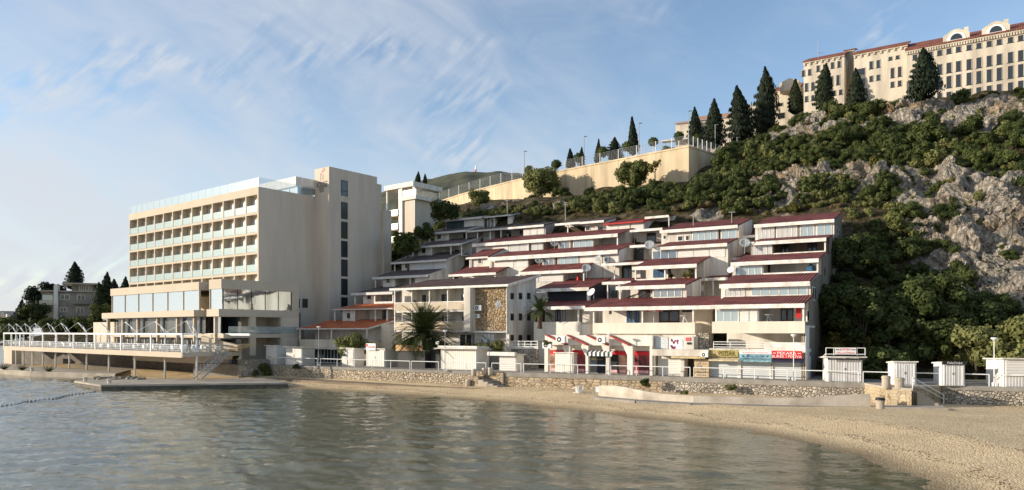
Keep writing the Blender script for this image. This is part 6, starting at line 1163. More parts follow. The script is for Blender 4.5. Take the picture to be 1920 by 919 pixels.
for u in (.12, .26, .74, .88): b.disc(fr.P(xa + (xb - xa) * u, 70.19, (za + zb_) / 2), -fr.y, .1, 8, 0, .01)
b.build('emblem', BLUE, rt)
rt, xa, xb, za, zb_ = board(1447, 1504, 658, 672, 70.25, SIGNR, 'red bakery sign in white letters over the right shutter'); text('PEKARA', fr, (xa + xb) / 2, 70.25, za + (zb_ - za) * .68, .27, SIGNW, rt, 1.65); text('BUREK I PECIVA', fr, (xa + xb) / 2, 70.25, za + (zb_ - za) * .24, .25, SIGNW, rt, 2.6); b = MB()
for u in (.09, .91): b.box(fr, xa + (xb - xa) * u - .14, xa + (xb - xa) * u + .14, 70.235, 70.248, za + (zb_ - za) * .64, za + (zb_ - za) * .72)
b.build('emblem', SIGNW, rt)
for p0, p1, m, lb in [(1329, 1385, mat('cream_awning', (.58, .47, .3), .8, .25, 2.5), 'narrow rolled cream awning under the yellow sign'), (1386, 1446.5, SIGNB, 'narrow pale blue rolled awning under the light blue sign'), (1447, 1507, mat('navy_awning', (.02, .025, .05), .7, .1, 2), 'narrow navy rolled awning under the red bakery sign')]:
    xa, xb = fr.lx(p0, 70), fr.lx(p1, 70); z = fr.lz(1440, 673, 70); o = MB().slab(fr, xa, xb, 69.85, 70.6, z - .16, z + .05, .14).build('rolled_awning', m); tag(o, lb, 'awning')
# ================================================================ RETAINING WALL ROAD ABOVE THE SLOPE
RW = [(1358, 296, 140), (1292, 276, 131), (1230, 287, 136), (1160, 301, 142), (1060, 320, 151), (1000, 332, 158), (960, 341, 164), (900, 356, 175), (860, 367, 183), (824, 379, 192)]
rp = [W(*a) for a in RW]; root = thing('retaining_wall', 'long sandy concrete retaining wall with panel joints high on the slope', 'wall', rp[1] - Vector((0, 0, 12))); b = MB()
for a, c in zip(rp[:-1], rp[1:]):
    u = Vector((c.x - a.x, c.y - a.y, 0)).normalized(); n = Vector((-u.y, u.x, 0)); n = n if n.y > 0 else -n; n *= .6
    lo = 11
    b.hexa([Vector((a.x, a.y, a.z - lo)), Vector((c.x, c.y, c.z - lo)), Vector((c.x, c.y, c.z - lo)) + n, Vector((a.x, a.y, a.z - lo)) + n, a, c, c + n, a + n])
b.build('wall_panels', RETW, root); b = MB(); j = MB()
for a, c in zip(rp[:-1], rp[1:]):
    L_ = (c - a).length; u = Vector((c.x - a.x, c.y - a.y, 0)).normalized(); n = Vector((-u.y, u.x, 0)); n = n if n.y > 0 else -n
    m_ = max(1, int(L_ / 4.5))
    for k in range(m_): q = a.lerp(c, k / m_) - n * .01; j.hexa([q + w_ for w_ in (Vector((0, 0, -9)), u * .07 + Vector((0, 0, -9)), u * .07 + n * .02 + Vector((0, 0, -9)), n * .02 + Vector((0, 0, -9)), Vector((0, 0, 0)), u * .07, u * .07 + n * .02, n * .02)])
    b.hexa([a - n * .12 + Vector((0, 0, .002)), c - n * .12 + Vector((0, 0, .002)), c + n * .7 + Vector((0, 0, .002)), a + n * .7 + Vector((0, 0, .002)), a - n * .12 + Vector((0, 0, .3)), c - n * .12 + Vector((0, 0, .3)), c + n * .7 + Vector((0, 0, .3)), a + n * .7 + Vector((0, 0, .3))])
b.build('coping', RETW, root); j.build('joints', mat('panel_joint_grey', (.22, .17, .11), .9, .1, 2), root)  # joint strips in a darker tone than the panels
b = MB().prism([(p.x, p.y) for p in rp[1:]] + [(p.x + 20, p.y + 26) for p in rp[1:]][::-1], 30, 39.2); 
def mesh_fence(name, label, pts, h, gap, slats):
    root = thing(name, label, 'fence', pts[0]); pn = MB(); up = Vector((0, 0, 1))
    for a, c in zip(pts[:-1], pts[1:]):
        n_ = max(1, round((c - a).length / gap))
        for k in range(n_ + (a is pts[-2])): q = a.lerp(c, k / n_); MB().tube(q, q + up * h, .075, 6).build('post', METALW, root)
        for k in range(slats + 1): z = .1 + (h - .15) * k / slats; pn.tube(a + up * z, c + up * z, .018, 4)
        m_ = int((c - a).length / .55)
        for k in range(m_): q = a.lerp(c, k / m_); pn.tube(q + up * .1, q + up * (h - .05), .012, 4)
    pn.build('mesh_panel', STEEL, root)
off = Vector((0, .3, .3))
mesh_fence('mesh_fence', 'tall mesh fence with white posts along the wall top, left half beyond the big tree', [p + off for p in rp[5:]], 2.4, 5.0, 8)
mesh_fence('mesh_fence', 'mesh fence with white posts along the wall top between the topiary trees and corner', [p + off for p in rp[1:5]], 2.0, 3.9, 8)
mesh_fence('mesh_fence', 'white slatted fence on the shaded return of the retaining wall', [p + Vector((0, .3, .3)) for p in rp[:2]], 2.0, 1.6, 5)
# upper stone wall right of it
a, c = W(1358, 268, 150), W(1408, 262, 158); o = MB().hexa([(a.x, a.y, a.z - 4), (c.x, c.y, c.z - 4), (c.x, c.y + .6, c.z - 4), (a.x, a.y + .6, a.z - 4), a, c, c + Vector((0, .6, 0)), a + Vector((0, .6, 0))]); b = MB(); b.hexa([(a.x, a.y, a.z - 5), (c.x, c.y, c.z - 5), (c.x, c.y + .6, c.z - 5), (a.x, a.y + .6, a.z - 5), a, c, c + Vector((0, .6, 0)), a + Vector((0, .6, 0))]); o = b.build('stone_wall', mat('pinkish_stone', (.5, .33, .22), .9, .25, 1.2, .3, 3)); tag(o, 'short pinkish stone wall with pale top below the cypresses', 'wall')
mesh_fence('mesh_fence', 'short white fence on the pinkish stone wall under the cypresses', [a + Vector((0, .3, 0)), c.lerp(a, .5) + Vector((0, .3, 0))], 1.6, 1.5, 4)
for px, yt, d, z0y, lb, kd in [(983, 282, 161, 336, 'slim lamp post at the left end of the upper road', 'flag'), (1095, 254, 150, 312, 'slim lamp post among the round topiary trees', 'flag'), (1198, 229, 141, 294, 'slim lamp post right of the solitary tall cypress', 'flag'), (1291, 206, 133, 274, 'tall lamp post at the corner of the retaining wall', 'flag'), (1341, 232, 140, 292, 'white lamp post before the big cypresses by the slatted fence', 'flag'), (1382, 256, 150, 290, 'short lamp post by the pinkish stone wall', 'flag')]:
    lamp(px, d, lampz(z0y, d) - 1.0, lampz(yt, d), lb, kd, .09)
# antenna on the upper building
# ================================================================ LONG BUILDING ON THE HILLTOP
def mini(fr, root, d, facade, m=UPPER):
    pass
UF = Fr(-2)
def upper(name, label, ang, segs, arch=()):
    """segs: list of dict(px0,px1,d,top,bottom,wins) each a straight facade part"""
UFr = Fr(33); DU = 128.0; yu = UFr.yof(1905, DU); root = thing('hilltop_hotel', 'long cream hilltop building with red roof, arched dormers and rows of paired windows', 'building', UFr.P(UFr.lx(1800, yu), yu, 48))
x1 = UFr.lx(2010, yu); x0 = UFr.lx(1700, yu); zr = UFr.lz(1905, 57, yu); b = MB(); b.box(UFr, x0, x1, yu, yu + 14, 40, zr); b.build('wall', UPPER, root)
uz = lambda y, px=1905, yy=None: UFr.lz(px, y, yu if yy is None else yy)
b = MB(); b.box(UFr, x0 - .2, x1, yu - .35, yu - .004, zr - .35, zr + .12)
for k in range(60): xx = x0 + (x1 - x0) * k / 60; b.box(UFr, xx, xx + .25, yu - .3, yu - .01, zr - .85, zr - .36)
b.build('cornice', UPPER, root); MB().slab(UFr, x0 - .3, x1, yu - .5, yu + 7, zr + .13, zr + 3.65, .25).box(UFr, x0 - .1, x1, yu + 7, yu + 14, zr - 1, zr + 3.4).build('roof', ROOFU, root)
def pair(root, fr, px, y, zt, zb, gap=.55, wd=.95, m=None):
    xx = fr.lx(px, y)
    for s in (-1, 1):
        c_ = xx + s * (gap / 2 + wd / 2); w_ = MB().box(fr, c_ - wd / 2, c_ + wd / 2, y - .06, y + .05, zb, zt).build('window', HOTELL, root); MB().box(fr, c_ - wd / 2 + .1, c_ + wd / 2 - .1, y - .075, y - .055, zb + .1, zt - .1).box(fr, c_ - wd / 2 - .02, c_ + wd / 2 + .02, y - .08, y - .061, zb - .02, zb + .1).build('pane', GLASSD, w_)
# rows of the main part, real heights taken at px 1905
rows = [(67, 79), (95, 116.5), (121, 146), (152, 170)]
for px in (1724, 1753, 1788, 1826, 1864, 1904):
    for (a, c) in rows: pair(root, UFr, px, yu, uz(a), uz(c))
for px in (1945, 1985): pair(root, UFr, px, yu, uz(95), uz(116))
for px in (1793, 1867):
    xx = UFr.lx(px, yu); w2 = 2.1; pr_ = [(xx - w2, zr + .14), (xx + w2, zr + .14), (xx + w2, zr + 1.3), (xx + w2 * .25, zr + 2.2), (xx, zr + 2.3), (xx - w2 * .25, zr + 2.2), (xx - w2, zr + 1.3)]; d_ = MB().extr(UFr, pr_, yu - .15, yu + 7).build('dormer', UPPER, root)
    MB().extr(UFr, [(xx + 1.5 * math.cos(t_), zr + .25 + 1.45 * math.sin(t_)) for t_ in np.linspace(0, math.pi, 13)], yu - .22, yu - .155).build('window_frame', METALW, d_); MB().extr(UFr, [(xx + .95 * math.cos(t_), zr + .35 + 1.05 * math.sin(t_)) for t_ in np.linspace(0, math.pi, 13)], yu - .26, yu - .225).build('pane', GLASSD, d_)
    MB().box(UFr, xx + 1.2, xx + 1.9, yu + 1.5, yu + 2.3, zr + 1.4, zr + 2.9).build('chimney', UPPER, root)
xx = UFr.lx(1830, yu); 
# middle part, set forward
def wing(px0, px1, d, top, frang, depth, wins, roofm=ROOFU, flank=None, zlow=40, ridge=1.2, nm='wing'):
    fr = Fr(frang); y = fr.yof(px1, d); xa, xb = fr.lx(px0, y), fr.lx(px1, y); z1 = fr.lz(px1, top, y); o = MB().box(fr, xa, xb, y, y + depth, zlow, z1).build(nm, UPPER, root)
    c = MB(); c.box(fr, xa - .1, xb + .1, y - .3, y - .004, z1 - .3, z1 + .1)
    n_ = int((xb - xa) / 1.1)
    for k in range(n_): u = xa + (xb - xa) * k / n_; c.box(fr, u, u + .3, y - .26, y - .01, z1 - .75, z1 - .31)
    c.build('cornice', UPPER, o); MB().slab(fr, xa - .2, xb + .2, y - .45, y + depth * .5, z1 + .11, z1 + ridge + depth * .13, .2).build('roof', roofm, o)
    for p, a, c_, kind in wins:
        if kind == 'pair': pair(o, fr, p, y, fr.lz(px1, a, y), fr.lz(px1, c_, y), .45, .8)
        elif kind == 'wide': x_ = fr.lx(p, y); w_ = MB().box(fr, x_ - .9, x_ + .9, y - .05, y + .05, fr.lz(px1, c_, y), fr.lz(px1, a, y)).build('window', HOTELL, o); 
        if kind == 'wide': MB().box(fr, x_ - .75, x_ + .75, y - .075, y - .052, fr.lz(px1, c_, y) + .12, fr.lz(px1, a, y) - .12).build('pane', GLASSD, w_)
    return o
wing(1601, 1701, 139, 84, 33, 12, [(1614, 112, 126, 'wide'), (1614, 132, 146, 'wide'), (1640, 102, 118, 'pair'), (1640, 130, 142, 'pair'), (1676, 100, 108, 'pair'), (1680, 122, 142, 'pair'), (1680, 148, 160, 'pair')], nm='wing')
wing(1507, 1583, 146, 103, 33, 12, [(1512, 117, 130, 'pair'), (1540, 113, 126, 'pair'), (1567, 112, 125, 'pair'), (1518, 143, 160, 'pair'), (1565, 138, 158, 'pair'), (1570, 166, 177, 'pair'), (1518, 168, 180, 'pair')], nm='wing')
wing(1583.5, 1601.5, 150, 93, 33, 8, [], ridge=.4, nm='link')
o = wing(1450, 1503, 158, 163, 33, 9, [(1461, 186, 194, 'wide'), (1490, 175, 185, 'wide'), (1465, 205, 218, 'wide')], nm='wing')
fr = Fr(33); y = fr.yof(1480, 157.2); xx = fr.lx(1480, y); z1 = fr.lz(1480, 161, y); MB().extr(fr, [(xx - 2, z1 - 1), (xx + 2, z1 - 1), (xx + 2, z1 + .8), (xx, z1 + 1.6), (xx - 2, z1 + .8)], y - .3, y + 5).build('dormer', UPPER, root)
for px, yt, d in []:
    p = W(px, yt, d); MB().box(W0, p.x - 1, p.x + 1.2, p.y, p.y + 1.5, p.z - 3, p.z).build('chimney', UPPER, root)
p = W(1534, 112, 150); an = thing('antenna', 'thin wire antenna above the left wing of the hilltop building', 'antenna', p); MB().tube(p, p + Vector((0, 0, 3.8)), .06, 5).build('mast', STEEL, an); MB().tube(p + Vector((0, 0, 1.4)), p + Vector((1.1, 0, 1.4)), .04, 5).build('arm', STEEL, an)
# building behind the cypresses
bf = Fr(25); DB = 172.0; yb = bf.yof(1345, DB); rb = thing('villa', 'cream villa with tiled roof half hidden behind the big cypresses', 'building', bf.P(bf.lx(1345, yb), yb, 42)); bz = lambda y: bf.lz(1345, y, yb); xa, xb = bf.lx(1270, yb), bf.lx(1423, yb)
b = MB(); b.box(bf, bf.lx(1305, yb), xb, yb, yb + 9, 38, bz(222)); b.box(bf, xa, bf.lx(1305, yb) - .01, yb - 2, yb + 8, 38, bz(228)); b.build('wall', UPPER, rb); MB().slab(bf, bf.lx(1303, yb), xb, yb - .5, yb + 6, bz(221), bz(221) + 2.6, .2).slab(bf, xa - .2, bf.lx(1306, yb), yb - 2.4, yb + 4, bz(227), bz(227) + 2.0, .2).build('roof', mat('faded_terracotta_roof', (.42, .24, .15), .9, .2, 1.2), rb)
for px in (1313, 1320, 1352): w_ = MB().box(bf, bf.lx(px, yb) - .5, bf.lx(px, yb) + .5, yb - .05, yb + .02, bz(245), bz(234)).build('window', HOTELL, rb); MB().box(bf, bf.lx(px, yb) - .4, bf.lx(px, yb) + .4, yb - .07, yb - .04, bz(244.5), bz(234.6)).build('pane', GLASSD, w_)
MB().box(bf, bf.lx(1390, yb), bf.lx(1420, yb), yb - 3, yb - .1, 38, bz(212)).build('porch', UPPER, rb); p = W(1262, 258, 145)
MB().box(bf, xa - 3, xa + 3.5, yb - 4, yb - 2.1, bz(262), bz(260)).build('canopy', WHITE, rb)
# ================================================================ VEGETATION
def leaves(name, pos, nrm, size, m, rs, core=None, aspect=1.0, upright=0.0):
    """many small leaf clump faces, plus an optional ragged inner core"""
    n = len(pos); nrm = nrm + rs.normal(size=(n, 3)) * .42; nrm /= np.linalg.norm(nrm, axis=1)[:, None] + 1e-9
    a = np.cross(nrm, rs.normal(size=(n, 3))); a /= np.linalg.norm(a, axis=1)[:, None] + 1e-9
    if upright: a = a * (1 - upright) + np.array([0, 0, 1.0]) * upright; a -= nrm * (a * nrm).sum(1)[:, None] * .7; a /= np.linalg.norm(a, axis=1)[:, None] + 1e-9
    b = np.cross(nrm, a); s = size * rs.uniform(.55, 1.35, size=(n, 1)); u = a * s * aspect; v = b * s * .62
    fold = nrm * s * .18
    co = np.stack([pos - u, pos - v * 1.0 + fold, pos + u, pos + v + fold], 1).reshape(-1, 3); q = np.arange(4 * n).reshape(n, 4)
    if core is not None:
        cv, cf = core; q = np.vstack([q, cf + len(co)]); co = np.vstack([co, cv])
    return co, q
def mesh_of(name, co, q, m, smooth=False):
    me = bpy.data.meshes.new(name); me.vertices.add(len(co)); me.vertices.foreach_set('co', co.astype(np.float32).ravel()); me.loops.add(q.size); me.loops.foreach_set('vertex_index', q.astype(np.int32).ravel())
    me.polygons.add(len(q)); me.polygons.foreach_set('loop_start', np.arange(0, q.size, 4, dtype=np.int32)); me.polygons.foreach_set('loop_total', np.full(len(q), 4, np.int32)); me.materials.append(m); me.update(calc_edges=True); me.validate(); return me
def sph(n, rs):
    v = rs.normal(size=(n, 3)); return v / np.linalg.norm(v, axis=1)[:, None]
def ball_core(c, r, n=8):
    t, p = np.meshgrid(np.linspace(.05, math.pi - .05, n), np.linspace(0, 2 * math.pi, n + 3)); v = np.stack([np.sin(t) * np.cos(p), np.sin(t) * np.sin(p), np.cos(t)], -1).reshape(-1, 3) * np.array(r) + np.array(c)
    i = np.arange(t.size).reshape(t.shape); return v, np.stack([i[:-1, :-1], i[1:, :-1], i[1:, 1:], i[:-1, 1:]], -1).reshape(-1, 4)
def crown(name, clumps, m, seed, size=.26, dens=34, core=.62, flat=1.0):
    rs = np.random.default_rng(seed); P_, N_ = [], []; cv = []; cf = []; o = 0
    for cx, cy, cz, r in clumps:
        n = int(dens * r * r * 6); d = sph(n, rs); rad = r * (1 - .45 * rs.random((n, 1)) ** 2.2); rad *= 1 + .16 * np.sin(d[:, :1] * 7 + d[:, 1:2] * 5 + cx)
        p = d * rad * np.array([1, 1, .85 * flat]) + np.array([cx, cy, cz]); P_.append(p); N_.append(d)
        if core: v, f = ball_core((cx, cy, cz), (r * core, r * core, r * core * .8 * flat)); v = v * (1 + .0 * v); cv.append(v); cf.append(f + o); o += len(v)
    co, q = leaves(name, np.vstack(P_), np.vstack(N_), size, m, rs, (np.vstack(cv), np.vstack(cf)) if core else None)
    return mesh_of(name, co, q, m)
def shrub_clumps(seed, w, h, n):
    r_ = random.Random(seed); out = []
    for k in range(n):
        a = r_.uniform(0, 6.28); d = w * math.sqrt(r_.random()) * .62; z = h * (.25 + .55 * r_.random() * (1 - .5 * d / w)); out.append((math.cos(a) * d, math.sin(a) * d, z, r_.uniform(.32, .55) * w * .62))
    return out
def obj_of(name, me, parent=None):
    o = bpy.data.objects.new(name, me); COL.objects.link(o); o.parent = parent; return o
# shrub kinds --------------------------------------------------
SHR = []
for i, (m, w_, h_, n) in enumerate([(LEAF_D, 2.3, 2.8, 11), (LEAF_D, 1.9, 3.2, 10), (LEAF_M, 2.2, 2.4, 12), (LEAF_M, 1.7, 2.1, 9), (LEAF_D, 2.6, 3.8, 14), (LEAF_Y, 1.6, 1.8, 9), (LEAF_B, 1.8, 1.5, 10), (LEAF_M, 1.5, 3.4, 9)]):
    SHR.append(crown('shrub_foliage', shrub_clumps(40 + i, w_, h_, n), m, 60 + i, .135, 92))
KIND = {0: 'dark', 1: 'dark', 2: 'olive', 3: 'olive', 4: 'dark', 5: 'yellow', 6: 'dry', 7: 'olive'}
GR = {'dark': 'dark evergreen shrubs on the slope', 'olive': 'olive green shrubs on the slope', 'yellow': 'yellowish shrubs on the slope', 'dry': 'dry brown bushes on the slope'}
LB = {'dark': 'dense dark green evergreen shrub among the scrub of the rocky hillside', 'olive': 'lighter olive green shrub among the scrub of the rocky hillside', 'yellow': 'yellowish green leafy bush among the darker scrub of the hillside', 'dry': 'dry brownish bush among the green scrub of the hillside'}
cnt = {'dark': 0, 'olive': 0, 'yellow': 0, 'dry': 0}; placed = []
def put_shrub(i, x, y, s, rz=None, sink=.25, sz=1.0, label=None, group=None, z=None):
    k = KIND[i]
    if label is None:
        if cnt[k] >= 295: return
        cnt[k] += 1
    o = obj_of('shrub', SHR[i]); o.location = (x, y, (terr1(x, y) if z is None else z) - sink * s); o.scale = (s, s * random.uniform(.85, 1.15), s * sz); o.rotation_euler = (random.uniform(-.12, .12), random.uniform(-.12, .12), random.uniform(0, 6.28))
    tag(o, label or LB[k], 'shrub', group or (GR[k] if label is None else None)); placed.append((x, y, s))
rs = random.Random(5)
def built_up(x, y):
    v = AF.y.dot(Vector((x, y, 0))); u = AF.x.dot(Vector((x, y, 0)))
    if AF.lx(520, 74) < u and v < 104 + (3 if u < 0 else -1 if u < 22 else -1) and u < np.interp(v, FLANK_V, FLANK_X) + 1.2: return True
    hv, hu = HF.y.dot(Vector((x, y, 0))), HF.x.dot(Vector((x, y, 0)))
    if hu < x617 + 1.5 and hv < y4 + 2: return True
    if x < -8 and y < 120: return True
    return False
def wall_back(x, y):
    """true on the road platform above the retaining wall"""
    k = x / y * F + CX
    if k > 1360 or k < 800: return False
    pts = sorted([(a[0], a[2]) for a in RW]); return y > np.interp(k, [p[0] for p in pts], [p[1] for p in pts]) - 6.5
FLANK_V = [70.6, 75.5, 81.3, 87.3, 93.7, 102]; FLANK_X = [AF.lx(p, v_) for p, v_ in ((1509, 70.6), (1521, 75.5), (1537, 81.3), (1551, 87.3), (1566, 93.7), (1587, 102))]
tries = 0; cand = []
PE = EDGE + [(-45, 104), (-100, 300), (200, 300), (200, 18)]
QX = np.array([[rs.uniform(-24, 102), rs.uniform(58, 154)] for _ in range(30000)])
QD = seg_dist(QX, EDGE); QI = inside(QX, PE); QR = rockmask(QX); QH = terr(QX)
for (x, y), qd, qi, rm, hz in zip(QX, QD, QI, QR, QH):
    k = x / y * F + CX
    if k < 700 or k > 1990 or qd < 11 or not qi or built_up(x, y) or wall_back(x, y): continue
    if k > 1440 and y > np.interp(k, [1440, 1500, 1600, 1700, 1920, 2000], [153, 149, 142, 133, 125, 119]) - 1: continue
    if rm > .45 and rs.random() < .89: continue
    s = rs.choice([rs.uniform(.35, .7), rs.uniform(.4, .8), rs.uniform(.6, 1.1), rs.uniform(.9, 1.5)]); shade = 1540 < k < 1800 and y < 92
    if shade: s *= 1.2
    if rm > .45: s *= .55
    if any((x - a) ** 2 + (y - b_) ** 2 < (.82 * (s + c_)) ** 2 for a, b_, c_, *_ in cand): continue
    r_ = rs.random(); i = (rs.choice([0, 1, 4]) if r_ < (.75 if shade else .52) else rs.choice([2, 3, 7]) if r_ < .85 else rs.choice([5, 5, 6]))
    if 815 < k < 1300:                                                # keep the foot of the retaining wall free, as it stands clear of the scrub
        lim = np.interp(k, [815, 900, 960, 1060, 1200, 1300], [408, 396, 384, 370, 346, 342]); smax = (EYE + (HY - lim) * y / F - hz) / 2.6
        if smax < .3: continue
        s = min(s, smax)
    cand.append((x, y, s, i, hz, s / y))
for k_ in range(46):                                                  # bushes right behind the top roofs
    u_ = -14 + 1.5 * k_; v_ = rs.uniform(108.5, 113) if u_ < 22 else rs.uniform(104.5, 109); q_ = AF.P(u_, v_, 0)
    if q_.x / q_.y * F + CX < 860 or any((q_.x - c_[0]) ** 2 + (q_.y - c_[1]) ** 2 < .8 for c_ in cand): continue
    cand.append((q_.x, q_.y, rs.uniform(.55, .95), rs.choice([0, 1, 2, 3, 4, 7, 5]), terr1(q_.x, q_.y) + .2, .012))
cand.sort(key=lambda c_: -c_[5])
rest = cand[290:]
for x, y, s, i, hz, _ in cand[:290]: put_shrub(i, x, y, s, z=hz)
for m_ in (LEAF_D, LEAF_M, LEAF_Y, LEAF_B):                                  # the remaining small ones of each colour, too many to list: one scrub cover each
    V_, Q_ = [], []; o_ = 0
    for x, y, s, i, hz, _ in rest:
        me = SHR[i]
        if me.materials[0] != m_: continue
        v = np.empty(len(me.vertices) * 3, np.float32); me.vertices.foreach_get('co', v); v = v.reshape(-1, 3); q_ = np.empty(len(me.loops), np.int32); me.loops.foreach_get('vertex_index', q_); q_ = q_.reshape(-1, 4)
        a_ = rs.uniform(0, 6.28); c_, n_ = math.cos(a_), math.sin(a_); v = np.stack([v[:, 0] * c_ - v[:, 1] * n_, v[:, 0] * n_ + v[:, 1] * c_, v[:, 2] * rs.uniform(.8, 1.15)], -1) * s + np.array([x, y, hz - .25 * s]); V_.append(v); Q_.append(q_ + o_); o_ += len(v)
    if V_: o = obj_of('hillside_scrub', mesh_of('hillside_scrub', np.vstack(V_), np.vstack(Q_), m_)); tag(o, {LEAF_D: 'small dark green scrub covering the far parts of the slope', LEAF_M: 'small olive green scrub covering the far parts of the slope', LEAF_Y: 'small yellowish scrub between the rocks of the far slope', LEAF_B: 'small dry brown scrub between the rocks of the far slope'}[m_], 'scrub', kind='stuff')
# trees ---------------------------------------------------------
def tree(name, label, p, h, w_, m, seed, group=None, n=14, trunk=.35, size=.24, dens=34, lean=0, cat='tree'):
    r_ = random.Random(seed); root = thing(name, label, cat, p, group); b = MB(); tp = p + Vector((lean, 0, h * trunk)); b.tube(p - Vector((0, 0, .6)), tp, .05 * h * .55, 8, .035 * h * .55); cl = []
    for k in range(n):
        a = r_.uniform(0, 6.28); d = w_ * math.sqrt(r_.random()) * .72; z = h * (trunk + .1 + (1 - trunk - .22) * r_.random()); c_ = Vector((lean + math.cos(a) * d, math.sin(a) * d, z)); cl.append((c_.x, c_.y, c_.z, w_ * r_.uniform(.26, .44)))
        if k % 2 == 0: b.tube(tp, p + c_, .02 * h * .5, 5, .05)
    b.build('trunk', BARK, root); c = obj_of('crown', crown('crown', cl, m, seed, size, dens, .5), root); return root
def place(px, py, d=None):
    if d is None: return on_hill(px, py)
    return W(px, py, d)
P_ = Vector
tree('broad_tree', 'large spreading tree leaning against the sandy retaining wall, below the left topiary ball', W(1015, 372, 149), 6.0, 3.9, LEAF_M, 3, n=34, trunk=.12)
tree('broad_tree', 'middle sized tree in front of the retaining wall below the solitary cypress', W(1185, 352, 132), 4.6, 3.1, LEAF_M, 4, n=26, trunk=.1)
tree('broad_tree', 'small twin stemmed tree in front of the left part of the retaining wall', W(898, 402, 150), 5.0, 2.6, LEAF_M, 5, n=13, trunk=.42)
tree('broad_tree', 'dark tree beside the white building behind the hotel', W(832, 432, 127), 5.2, 2.9, LEAF_D, 6, n=12)
tree('broad_tree', 'tree rising between the hotel tower and the grey cascade roofs', W(765, 500, 118), 6, 2.8, LEAF_D, 7, n=12)
tree('broad_tree', 'small bush like tree right of the hotel tower base, above the grey roofs', W(792, 462, 121), 4, 2.2, LEAF_D, 8, n=9)
tree('thin_tree', 'thin sunlit yellowish sapling before the retaining wall near its corner', W(1228, 340, 129), 4.2, 1.5, LEAF_Y, 9, n=7, dens=14)
tree('leafy_tree', 'round leafy tree with yellowing top in front of the orange roofed flat', Vector((W(660, 684, 95).x, 95, PZ)), 4.4, 2.3, LEAF_M, 10, n=14, trunk=.25, size=.16, dens=60)
for i, (px, py, d, h, w_) in enumerate([(1700, 640, 72, 6, 2.6), (1620, 640, 73, 7, 3), (1570, 600, 76, 6, 2.6), (1880, 650, 66, 6.5, 2.7), (1830, 655, 67, 5, 2.4), (1915, 650, 63, 5.5, 2.4), (1760, 655, 69, 5.0, 2.4), (1660, 690, 68, 4, 2.2), (1590, 700, 69, 4, 2)]):
    p = W(px, py, d); p.z = terr1(p.x, p.y); tree('broad_tree', 'tree with dark crown in the shaded wood behind the right hand kiosks', p, h, w_, LEAF_M if i in (3, 5, 4) else LEAF_D, 20 + i, 'trees in the shaded wood', n=15, trunk=.22)
# hedge by kiosks, wall plants
for px, py, d, s, i, lb in [(492, 700, 96, .75, 0, 'dark bush growing in front of the sea wall below the leftmost kiosk'), (928, 655, 85.5, .8, 2, 'leafy hedge beside the biggest kiosk roof'), (880, 652, 87, .65, 5, 'yellowish climber behind the biggest kiosk roof'), (905, 655, 86.5, .7, 2, 'green climber right of the yellowish climber behind the biggest kiosk'), (745, 652, 92, .7, 5, 'yellow green bush left of the palm above the dark containers'), (1212, 722, 70.4, .36, 0, 'green plant growing out of the sea wall below the poster shop'), (1368, 730, 67, .34, 2, 'small plant hanging on the grey sea wall right of the wall gap'), (1026, 645, 76, .3, 2, 'small potted bush on the white block beside the poster shop'), (770, 655, 91.5, .8, 0, 'dark hedge bush at the left foot of the big palm'), (808, 652, 92, .75, 2, 'green hedge bush at the right foot of the big palm'), (440, 672, 94, .35, 0, 'small dark bush at the foot of the terrace stair wall'), (1285, 738, 66, .25, 2, 'tuft at the foot of the grey sea wall'), (556, 690, 93.2, .3, 0, 'dark creeper on the rubble wall below the second kiosk')]:
    p = W(px, py, d); put_shrub(i, p.x, p.y, s, z=p.z - s * .4, label=lb)
for k_, (px, py, d) in enumerate([(985, 380, 147), (1000, 378, 146), (1040, 376, 144), (1056, 374, 143), (1165, 362, 131), (1205, 358, 129), (1222, 354, 128), (885, 408, 148), (915, 404, 147), (935, 400, 146), (1255, 352, 128), (1110, 368, 139), (860, 412, 150)]):
    p = W(px, py, d); put_shrub((2, 0, 7, 4, 3)[k_ % 5], p.x, p.y, .55 + .1 * (k_ % 4), z=p.z, label='leafy bush at the foot of the sandy retaining wall', group='bushes at the foot of the retaining wall')
# cypresses -------------------------------------------------------
def cypress_mesh(seed, h, r, rag=1.0, n=5200):
    rs_ = np.random.default_rng(seed); t = rs_.random(n) ** .85; z = h * (.03 + .97 * t); prof = r * np.minimum(1, (t / .12) ** .6) * (1 - .38 * t) * (1 - t ** 3.2) + .03; th = rs_.random(n) * 6.28
    lob = 1 + .30 * rag * np.sin(th * 3 + z * 2.9) * np.sin(z * 3.1 + th * 2) + .16 * rag * np.sin(z * 5.5 + th * 3)
    rr = prof * lob * (1 - .5 * rs_.random(n) ** 2); p = np.stack([rr * np.cos(th), rr * np.sin(th), z], -1); nn = np.stack([np.cos(th), np.sin(th), np.full(n, .25)], -1)
    tt = np.linspace(0, 1, 12); cv = []; m_ = 9
    for a in tt:
        rad = .46 * r * min(1, (a / .12) ** .6) * (1 - .38 * a) * (1 - a ** 3.2) + .02
        cv += [(rad * math.cos(k * 6.283 / m_), rad * math.sin(k * 6.283 / m_), h * (.03 + .9 * a)) for k in range(m_)]
    i = np.arange(12 * m_).reshape(12, m_); i2 = np.roll(i, -1, 1); cf = np.stack([i[:-1], i2[:-1], i2[1:], i[1:]], -1).reshape(-1, 4)
    co, q = leaves('c', p, nn, .24, LEAF_C, rs_, (np.array(cv), cf), 1.5, .6); return mesh_of('cypress_foliage', co, q, LEAF_C)
CY = [cypress_mesh(1, 10, 1.5, .8), cypress_mesh(2, 10, 2.4, 2.0, 6500), cypress_mesh(3, 10, 2.9, 2.2, 8000)]
